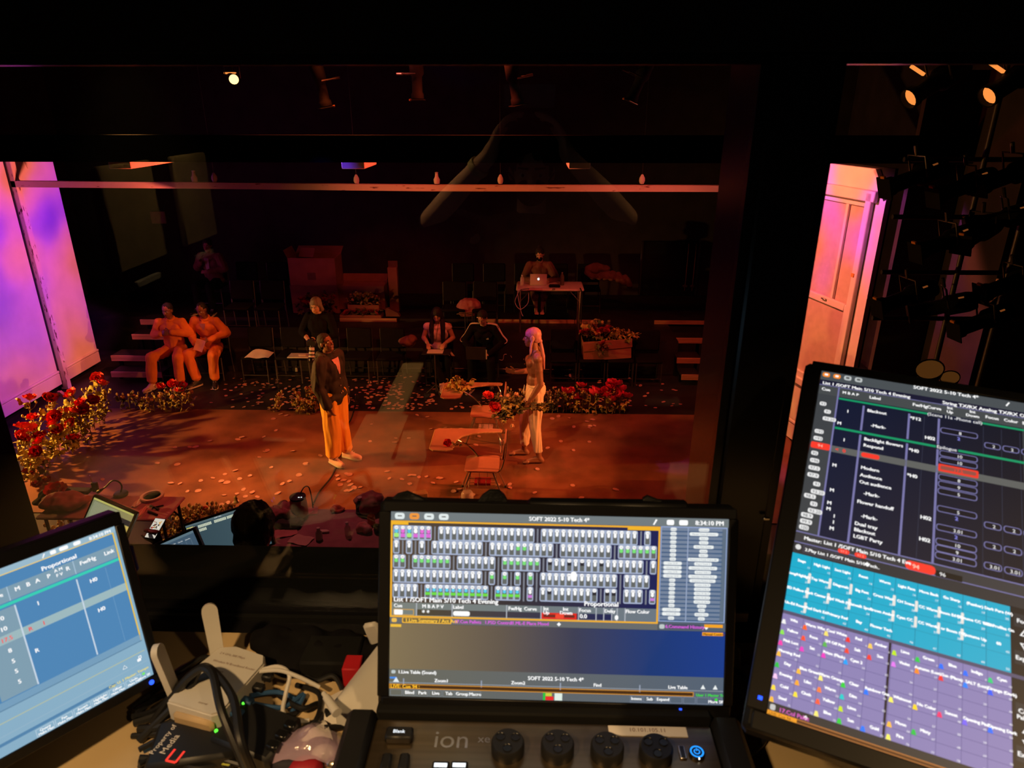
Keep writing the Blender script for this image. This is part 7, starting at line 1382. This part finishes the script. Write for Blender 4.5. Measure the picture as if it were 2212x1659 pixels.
# ================================================================== loose petals
def petal_piece(seed):
    r = random.Random(seed); n = 12; b = B(); rim = [V((.034 * math.cos(2 * PI * k / n) * r.uniform(.88, 1.1), .026 * math.sin(2 * PI * k / n) * r.uniform(.88, 1.1), .006 + .005 * math.sin(2 * PI * k / n + seed) + .003 * r.random())) for k in range(n)]
    b.add([V((0, 0, .003))] + rim, [(0, 1 + k, 1 + (k + 1) % n) for k in range(n)], 'petal_pink'); b.add([V((0, 0, .0015))] + [p_ - V((0, 0, .002)) for p_ in rim], [(0, 1 + (k + 1) % n, 1 + k) for k in range(n)], 'petal_pink'); return b.mesh('loose_petal', None, 80, False)
pm_ = [petal_piece(k) for k in range(5)]; rp = random.Random(21)
def drop(px, py, sc=1.0):
    q = atz(px, py, .003 if py > 885 else 0.0); q.z = .003 if py > 885 else -.009; o = link('loose_petal', rp.choice(pm_), None, q, (0, 0, rp.uniform(0, 6)), sc * rp.uniform(.85, 1.3)); return tag(o, 'loose pinkish flower petal lying on the ' + ('red-brown stage floor' if py > 885 else 'black floor behind the stage'), 'petal', 'petals on the stage floor' if py > 885 else 'petals on the black floor')
spots = [(420, 967), (410, 966), (378, 967), (423, 966), (340, 1001), (383, 1004), (453, 953), (486, 1025), (514, 950), (522, 945), (490, 1043), (508, 1017), (434, 1039), (369, 1044), (389, 1045), (460, 1033), (478, 1040), (222, 1036), (540, 1028), (518, 1035), (405, 1062), (428, 1061), (484, 1070), (526, 1058), (545, 1064), (530, 1073), (512, 1067), (556, 1074), (510, 1085), (492, 1087), (480, 1092), (560, 988), (573, 976), (586, 1010), (596, 930), (578, 973), (618, 898), (606, 895), (632, 975), (660, 1002), (661, 1005), (692, 985), (728, 1028), (625, 1040), (646, 1027), (610, 1046), (600, 1066), (755, 1026), (748, 1024), (730, 1036), (742, 1038), (754, 1040), (735, 1048), (748, 1060), (757, 1048), (765, 1054), (778, 1053), (756, 1060), (836, 1019), (841, 1034), (868, 1036), (886, 1027), (894, 1027), (905, 1031), (885, 1046), (855, 947), (853, 956), (883, 947), (945, 948), (923, 901), (901, 897), (930, 927), (957, 934), (975, 929), (949, 931), (962, 924), (995, 926), (1000, 929), (1035, 943), (1028, 962), (1083, 953), (1091, 952), (1193, 905), (1206, 900), (1268, 911), (1280, 907), (1273, 955), (1239, 973), (1183, 968), (1161, 1014), (1237, 1049), (1155, 1065), (1101, 1047), (1102, 1054), (1076, 1048), (992, 1057), (985, 1042), (980, 1062), (948, 1033), (921, 1030), (1020, 1070), (951, 1034), (935, 1044), (1180, 885), (1256, 1076), (1330, 1058)]
for px, py in spots: drop(px, py)
n0 = len(spots); k = n0
while k < 296:
    reg = rp.random()
    if reg < .38: px, py = rp.gauss(840, 55), rp.uniform(822, 884)
    elif reg < .62: px, py = rp.gauss(600, 60), rp.uniform(822, 884)
    elif reg < .80: px, py = rp.gauss(960, 70), rp.uniform(822, 884)
    elif reg < .93: px, py = rp.uniform(1100, 1480), rp.uniform(815, 884)
    else: px, py = rp.uniform(560, 1300), rp.uniform(890, 960)
    if 455 < px < 1490: drop(px, py, .9); k += 1
b = B()
for k in range(260):
    px, py = (rp.gauss(830, 70) if k % 3 else rp.gauss(610, 80)) if k % 5 else rp.uniform(900, 1470), rp.uniform(812, 884)
    if not 455 < px < 1490: continue
    q = atz(px, py, -.009); q.z = -.0085; r0 = rp.uniform(.022, .034); a0 = rp.uniform(0, 6); b.add([q + V((0, 0, .004))] + [q + V((r0 * math.cos(a0 + j * PI / 4), r0 * .75 * math.sin(a0 + j * PI / 4), .004 + .005 * rp.random())) for j in range(8)], [(0, 1 + j, 1 + (j + 1) % 8) for j in range(8)], 'petal_pink')
tag(b.build('petal_scatter'), 'drift of small petals strewn over the black floor before the seats', 'petals', None, 'stuff')
# leaves and one long cable on the stage
b = B(); b.tube(spline([atz(x_, y_, .012) for x_, y_ in ((770, 852), (766, 880), (757, 908), (742, 925), (738, 960), (726, 1005), (716, 1030), (690, 1062), (676, 1090))]), .011, 6, 'black_plastic'); tag(b.build('stage_cable'), 'long dark cable curving across the stage floor past the man in the black jacket', 'cable')
for px, py, lab in ((1116, 826, 'dry curled leaf at the man chest height'),): pass
# ================================================================== production tables below the booth window
b = B(); b.box((-.35, 2.75, TZ / 2), (3.3, 2.8, TZ), 'stage_black'); b.box((-3.2, 2.75, FZ / 2), (2.38, 2.8, FZ), 'stage_black'); struct('platform', b)
# purple table at the left, standing on the stage-level floor
c0, c1, c2 = atz(401, 1072, .76), atz(136, 1058, .76), atz(83, 1111, .76)
xa, xb, ya_, yb_ = c2.x, c0.x, 5.62, c0.y
t = thing('production_table', 'table with a dusky pink top at lower left, littered with bags and tools', 'table', ((xa + xb) / 2, (ya_ + yb_) / 2, 0))
b = B(); b.box((0, 0, .745), (xb - xa, yb_ - ya_, .03), 'purple_cloth', bev=.012); b.build('tabletop', None, t)
for sx in (-1, 1):
    for sy in (-1, 1): b = B(); b.cyl((sx * ((xb - xa) / 2 - .06), sy * ((yb_ - ya_) / 2 - .06), 0), (sx * ((xb - xa) / 2 - .06), sy * ((yb_ - ya_) / 2 - .06), .73), .016, None, 8, 'dark_steel'); b.build('leg', None, t)
    b = B(); b.tube([(sx * ((xb - xa) / 2 - .06), (yb_ - ya_) / 2 - .06, .55), (sx * ((xb - xa) / 2 - .22), (yb_ - ya_) / 2 - .06, .73)], .010, 6, 'dark_steel'); b.build('brace', None, t)
def OT2(px, py, dz=0.0): return atz(px, py, .762 + dz)
q = OT2(136, 1098); b = B(); b.ell(q + V((0, 0, .08)), (.20, .15, .085)); b.ell(q + V((.12, .05, .06)), (.15, .12, .06)); tag(remesh(b, 'tote_bag', 'pink_bag', None, .012, 3, .03, (8, 8, 8)), 'crumpled pinkish cloth bag on the purple table', 'bag')
q = OT2(122, 1078); b = B(); b.ell(q + V((0, 0, .06)), (.16, .11, .07)); b.ell(q + V((-.08, -.08, .03)), (.10, .10, .02)); tag(remesh(b, 'cap', 'black_cloth', None, .012, 3, .015), 'black cloth cap at the left end of the purple table', 'cap')
q = OT2(262, 1070); t = thing('gooseneck_lamp', 'gooseneck lamp with a round dark base on the purple table', 'lamp', q)
b = B(); b.lathe([(0, 0), (.065, 0), (.07, .02), (.06, .035), (0, .04)], 18, 'black_plastic'); b.build('base', None, t)
P = [V((0, 0, .03))] + [aty(x_, y_, q.y) - q for x_, y_ in ((263, 1050), (255, 1040), (242, 1039), (228, 1052), (219, 1058))]; b = B(); b.tube(spline(P), .008, 8, 'black_plastic'); b.build('neck', None, t)
e = P[-1]; b = B(); b.capsule(e, e + (P[-1] - P[-2]) * .8, .014, .018, 10, 'black_plastic'); b.build('lamp_head', None, t)
q = OT2(208, 1062); t = thing('radio', 'small black two-way radio standing on the purple table', 'radio', q); b = B(); b.box((0, 0, .055), (.06, .035, .11), 'black_plastic', bev=.006); b.build('body', None, t); b = B(); b.cyl((-.02, 0, .11), (-.025, 0, .19), .005, None, 8, 'steel'); b.build('antenna', None, t)
q = OT2(329, 1074); b = B(); n = 24; b.lathe([(.085, 0), (.11, .0), (.112, .012), (.11, .024), (.085, .024), (.083, .012), (.085, 0)], n, 'table_plastic', TX(q.x, q.y, q.z)); tag(b.build('tape_roll'), 'roll of pale tape lying flat on the purple table', 'tape')
for (x0, y0, x1, y1), m_, nm, lab in (((282, 1080, 312, 1096), 'table_plastic', 'paper_sheet', 'pale sheet of paper by the tape roll on the purple table'), ((290, 1096, 322, 1118), 'pink_top', 'paper_sheet', 'larger pink sheet of paper near the front of the purple table'), ((240, 1062, 270, 1076), 'table_plastic', 'cloth_scrap', 'crumpled pale cloth by the gooseneck lamp')):
    p0, p1 = OT2(x0, y1), OT2(x1, y0); b = B(); b.grid(lambda u, v: V((p0.x + (p1.x - p0.x) * u, p0.y + (p1.y - p0.y) * v, .765 + .012 * math.sin(5 * u + 3 * v) ** 2)), 8, 8, m_); tag(b.build(nm, None, None, 60), lab, 'paper' if 'paper' in nm else 'cloth')
for k, (x0, y0, x1, y1) in enumerate(((325, 1092, 343, 1100), (330, 1097, 352, 1092), (320, 1104, 340, 1112))):
    b = B(); b.capsule(OT2(x0, y0, .012), OT2(x1, y1, .012), .010, .008, 8, 'black_plastic'); tag(b.build('marker_pen'), 'dark marker pen among the papers on the purple table', 'pen', 'marker pens on the purple table')
q = OT2(170, 1064); b = B(); b.box(q + V((0, 0, .02)), (.26, .10, .04), 'navy', bev=.012); tag(b.build('pencil_case'), 'dark soft case at the back of the purple table beside the radio', 'case')
# monitors of the production desk
def small_monitor(label, tl, tr, br, bl, s, dd=3.4, hh=.25, m='screen'):
    """four pixels of the screen -> a flat panel standing at about dd metres"""
    P = [V((0, 0, CAMZ)) + ray(*px) * dd for px in (tl, tr, br, bl)]
    ax = (P[1] - P[0]); w = ax.length; up = (P[0] - P[3]); h = up.length; x_ = ax.normalized(); n_ = x_.cross(up).normalized(); y_ = n_.cross(x_)
    c = (P[0] + P[1] + P[2] + P[3]) / 4; t = thing('desktop_monitor', label, 'monitor', c); t.rotation_euler = Matrix((x_, y_, n_)).transposed().to_euler()
    s2 = s(w, h); s2.build(t, m); b = B(); b.box((0, 0, -.016), (w + .024, h + .024, .03), 'bezel', bev=.005); b.build('housing', None, t); b = B(); b.cyl((0, 0, -.03), (0, -h * .4 - .10, -.05), .02, None, 10, 'black_plastic'); b.build('stand', None, t); return t
def content1(w, h):
    s = Scr(w, h, 640, 360); s.rect(0, 0, 640, 360, (58, 78, 88), 1, (70, 92, 102)); s.rect(0, 0, 640, 16, (92, 110, 116), 2); s.text(250, 13, 'SOFT 2022', 13, WH)
    for j, (u0, n) in enumerate(((30, 4), (100, 9), (240, 8), (350, 7), (450, 1), (480, 1), (512, 1), (540, 1), (570, 5))): 
        for k in range(n): s.rr(u0 + k * 13, 26, u0 + 11 + k * 13, 50, 2, (205, 212, 190), 3)
    for k in range(5): s.rr(100 + k * 13, 58, 111 + k * 13, 82, 2, (205, 212, 190), 3)
    s.rect(4, 22, 60, 28, (235, 215, 90), 3); s.rect(300, 345, 500, 356, (200, 210, 205), 3); return s
def content2(w, h):
    s = Scr(w, h, 400, 240); s.rect(0, 0, 400, 240, (70, 92, 112), 1); s.rect(0, 0, 400, 20, (98, 120, 134), 2)
    for k in range(5): s.text(20 + k * 70, 40 + k * 4, 'Cue list', 15, WH)
    for k in range(12): s.rect(20, 60 + k * 14, 20 + rnd.uniform(60, 160), 66 + k * 14, (170, 190, 200), 3)
    for u in (200, 260, 300, 350): s.rect(u, 50, u + 2, 240, (120, 140, 155), 3)
    return s
def content3(w, h):
    s = Scr(w, h, 300, 260); s.rect(0, 0, 300, 260, (120, 126, 96), 1, (150, 140, 90)); s.rect(0, 0, 300, 14, (190, 185, 100), 2)
    for k in range(14): s.rect(12, 26 + k * 9, rnd.uniform(120, 200), 29 + k * 9, (170, 176, 150), 3)
    s.rect(150, 60, 300, 100, (30, 32, 40), 4); s.rect(210, 104, 300, 260, (205, 176, 90), 3); s.text(180, 56, 'Cue', 16, WH); return s
small_monitor('wide monitor glowing slate blue on the production table, before the silhouette', (403, 1135), (562, 1084), (590, 1176), (420, 1226), content1, 3.55)
small_monitor('small blue monitor at the lower left beside the wide slate-blue one', (334, 1181), (420, 1144), (436, 1205), (352, 1240), content2, 3.2)
small_monitor('yellow-lit monitor at far left, turned away, above the left booth monitor', (188, 1075), (274, 1112), (276, 1172), (190, 1150), content3, 3.75)
# long production table with clutter
zt2 = 2.06; p0, p1 = atz(590, 1082, zt2), atz(830, 1180, zt2)
t = thing('production_table', 'long production table under the booth window, crowded with bottles and tissues', 'table', (-.72, 3.40, TZ))
b = B(); b.box((0, 0, zt2 - TZ - .02), (1.66, .80, .04), 'purple_cloth', bev=.012); b.build('tabletop', None, t)
for sx in (-1, 1):
    for sy in (-1, 1): b = B(); b.cyl((sx * .78, sy * .34, 0), (sx * .78, sy * .34, zt2 - TZ - .04), .016, None, 8, 'dark_steel'); b.build('leg', None, t)
def OT3(px, py, dz=0.0): return atz(px, py, zt2 + dz)
q = OT3(648, 1112); t = thing('lantern_jar', 'orange-lit jar with a dark round lid on the production table', 'jar', q)
b = B(); b.lathe([(0, 0), (.050, 0), (.054, .02), (.052, .10), (.046, .125)], 18, 'orange_plastic'); b.build('body', None, t); b = B(); b.lathe([(.048, .12), (.050, .125), (.050, .135), (0, .138)], 18, 'navy'); b.build('lid', None, t)
b = B(); b.tube(spline([(.01, .02, .138), (.03, .05, .17), (.055, .06, .165), (.065, .06, .10), (.07, .05, .02)]), .004, 6, 'black_plastic'); b.build('wire', None, t); b = B(); b.box((.015, -.02, .139), (.010, .005, .002), 'white_glow'); b.box((.03, -.018, .139), (.007, .005, .002), 'white_glow'); b.build('painted_glint', None, t)  # two glowing flecks stand in for highlights on the lid
for px, py, r, h, m_, nm, lab, cat in ((803, 1132, .024, .06, 'orange_plastic', 'cup', 'bright orange cup among the bottles on the production table', 'cup'), (752, 1158, .018, .085, 'clear_bottle', 'bottle', 'clear plastic bottle lying left of the orange cup, the pale one', 'bottle'), (780, 1108, .03, .10, 'navy', 'bottle', 'tall dark bottle behind the orange cup', 'bottle'), (815, 1150, .020, .05, 'black_gloss', 'cup', 'small black cup with two glints beside the orange cup', 'cup'), (690, 1165, .020, .07, 'white_plastic', 'bottle', 'small white bottle standing alone at the front of the production table', 'bottle')):
    t = thing(nm, lab, cat, OT3(px, py)); b = B()
    b.lathe([(0, 0), (r * .85, 0), (r, h * .1), (r, h * .7), (r * (.5 if nm == 'bottle' else 1.0), h * .9), (r * (.45 if nm == 'bottle' else .92), h)] + ([(r * .8, h * .2), (0, h * .15)] if nm == 'cup' else []), 14, m_); b.build('body', None, t)
    if nm == 'bottle': b = B(); b.cyl((0, 0, h * .97), (0, 0, h * 1.15), r * .5, None, 10, 'white_plastic'); b.build('cap', None, t)
for px, py, r, m_, nm, lab, cat, fo in ((800, 1102, (.10, .08, .07), 'pink_bag', 'plastic_bag', 'crumpled translucent pinkish plastic bag at the back of the production table', 'bag', .02), (610, 1120, (.09, .07, .05), 'pink_bag', 'cloth_heap', 'heap of pinkish cloth beside the wide monitor', 'cloth', .04), (606, 1106, (.05, .04, .035), 'brown_cloth', 'cloth_heap', 'small dull heap of cloth at the back corner by the wide monitor', 'cloth', .03), (790, 1148, (.045, .035, .03), 'pink_top', 'tissue', 'crumpled pink tissue before the orange cup', 'tissue', .03), (730, 1104, (.05, .035, .02), 'orange_plastic', 'tissue', 'crumpled orange-lit tissue at the back edge of the production table', 'tissue', .03), (700, 1150, (.04, .02, .012), 'white_paper', 'tissue', 'folded white tissue strip at the front of the production table', 'tissue', .01)):
    q = OT3(px, py); b = B(); b.ell(q + V((0, 0, r[2] * .8)), r, n=14, k=9); tag(remesh(b, nm, m_, None, .007, 2, fo, (16, 16, 16)), lab, cat)
q = OT3(625, 1135); b = B(); b.box(q + V((0, 0, .02)), (.16, .10, .035), 'black_plastic', bev=.015); tag(b.build('headset_case'), 'dark rounded case beside the operator silhouette', 'case')
b = B(); b.tube(spline([OT3(x_, y_, .01) for x_, y_ in ((585, 1135), (605, 1142), (622, 1138), (632, 1124))]), .006, 6, 'black_plastic'); tag(b.build('desk_cable'), 'dark cable curling beside the operator silhouette', 'cable')
for px, py, rz_, m_, nm, lab in ((618, 1152, .4, 'pink_top', 'paper_sheet', 'pinkish sheet of paper right of the operator silhouette'), (650, 1168, -.3, 'table_plastic', 'paper_sheet', 'pale torn paper at the front edge of the production table'), (664, 1106, .2, 'pink_top', 'paper_sheet', 'pinkish paper behind the orange jar')):
    q = OT3(px, py); b = B(); b.grid(lambda u, v: V(((u - .5) * .13, (v - .5) * .09, .004 + .006 * math.sin(5 * u + 4 * v) ** 2)), 6, 6, m_); tag(b.build(nm, None, None, 60, q, (0, 0, rz_)), lab, 'paper')
q = atz(908, 1066, 0.3); t = thing('table_lamp_box', 'small lit orange carton at the front edge of the stage below the near school desk', 'box', (q.x, q.y, 0)); b = B(); b.box((0, 0, .16), (.16, .10, .32), 'raw_wood', RZm(.4), bev=.01); b.build('carton', None, t); b = B(); b.box((-.05, -.055, .20), (.05, .01, .20), 'white_paper', RZm(.4)); b.build('printed_stripe', None, t)
q = atz(1010, 1088, 0.0); t = thing('glass_jar', 'upturned clear glass jar at the front edge of the stage under the near school desk', 'jar', q); b = B(); b.lathe([(.07, 0), (.075, .03), (.075, .14), (.055, .17), (.0, .175)], 18, 'clear_bottle'); b.build('body', None, t)
# ================================================================== labels that single out the repeats, by their order in the room
bpy.context.view_layer.update()
ORD = 'first second third fourth fifth sixth seventh eighth ninth tenth eleventh twelfth thirteenth fourteenth fifteenth sixteenth seventeenth eighteenth nineteenth twentieth twenty-first twenty-second twenty-third twenty-fourth twenty-fifth'.split()
def head(o):
    for c in o.children:
        if c.name.startswith('bloom'): return c.matrix_world.translation
    if o.type == 'MESH': return o.matrix_world @ (sum((V(c) for c in o.bound_box), V((0, 0, 0))) / 8)
    return o.matrix_world.translation
def across(p): d = p - V((0, 0, CAMZ)); return d.dot(_R) / d.dot(_F)
def ordered(group, text, sign=1):
    os_ = sorted((o for o in COL.objects if o.get('group') == group), key=lambda o: sign * across(head(o)))
    for k, o in enumerate(os_): o['label'] = text.replace('#', ORD[k]) if k < len(ORD) else text.replace('#', 'farther')
ordered('red poppies in the left flower bed', 'red poppy, # from the stairs end of the bed below the purple wall', -1)
ordered('leafy stems in the left flower bed', 'leafy stem with pale buds, # from the stairs end of the left flower bed', -1)
ordered('crimson roses right of centre', 'crimson rose, # from the bare-chested man in the bunch at the back edge')
ordered('dried stalks behind the bare-chested man', 'greyish dried flower stalk behind the bare-chested man, # from the left')
ordered('peach flowers near the left stairs', 'short dull peach flower by the left stairs, # from the left')
ordered('peach flowers before the orange-clad men', 'peach flower on a dry stem before the men in orange, # from the left')
ordered('red flowers before the orange-clad men', 'dull red flower in the clump before the men in orange, # from the left')
ordered('peach flowers left of the black jacket', 'orange-lit peach flower left of the man in the black jacket, # from the left')
ordered('plants under the purple table', 'golden-lit bushy plant at the front edge of the stage, # from the left')
ordered('red flowers under the purple table', 'small orange-red flower beside the purple table, # from the left')
ordered('front row chairs', 'black padded audience chair in the front row, # from the left stairs')
ordered('middle row chairs', 'black padded audience chair in the middle row, # from the left stairs')
ordered('back row chairs', 'black padded audience chair in the back row, # from the left wall')
ordered('lanterns on the right boom', 'black lantern on the dark right-hand boom, # from the window wall')
ordered('unlit lanterns in the grid', 'unlit dark lantern in the grid above the stage, # from the lit spotlight')
ordered('marker pens on the purple table', 'dark marker pen among papers on the purple table, # from the left')
ordered('pale blocks under the chairs', 'tiny pale block on the black floor under the chairs, # from the left')
ordered('cables by the right monitor', 'black cable between the centre and right monitors, # from the centre monitor')
ordered('cables around the router', 'black cable in the tangle around the router, # from the left monitor')
ordered('blue network cables', 'dark blue network cable plugged into the white router, # from the router')
ordered('hooks on the back wall', 'tiny bright hook on the wall left of the men in orange, # from the left')
ordered('acoustic panels', 'tall tan acoustic panel on the booth wall, mirrored in the glass, # from the left')
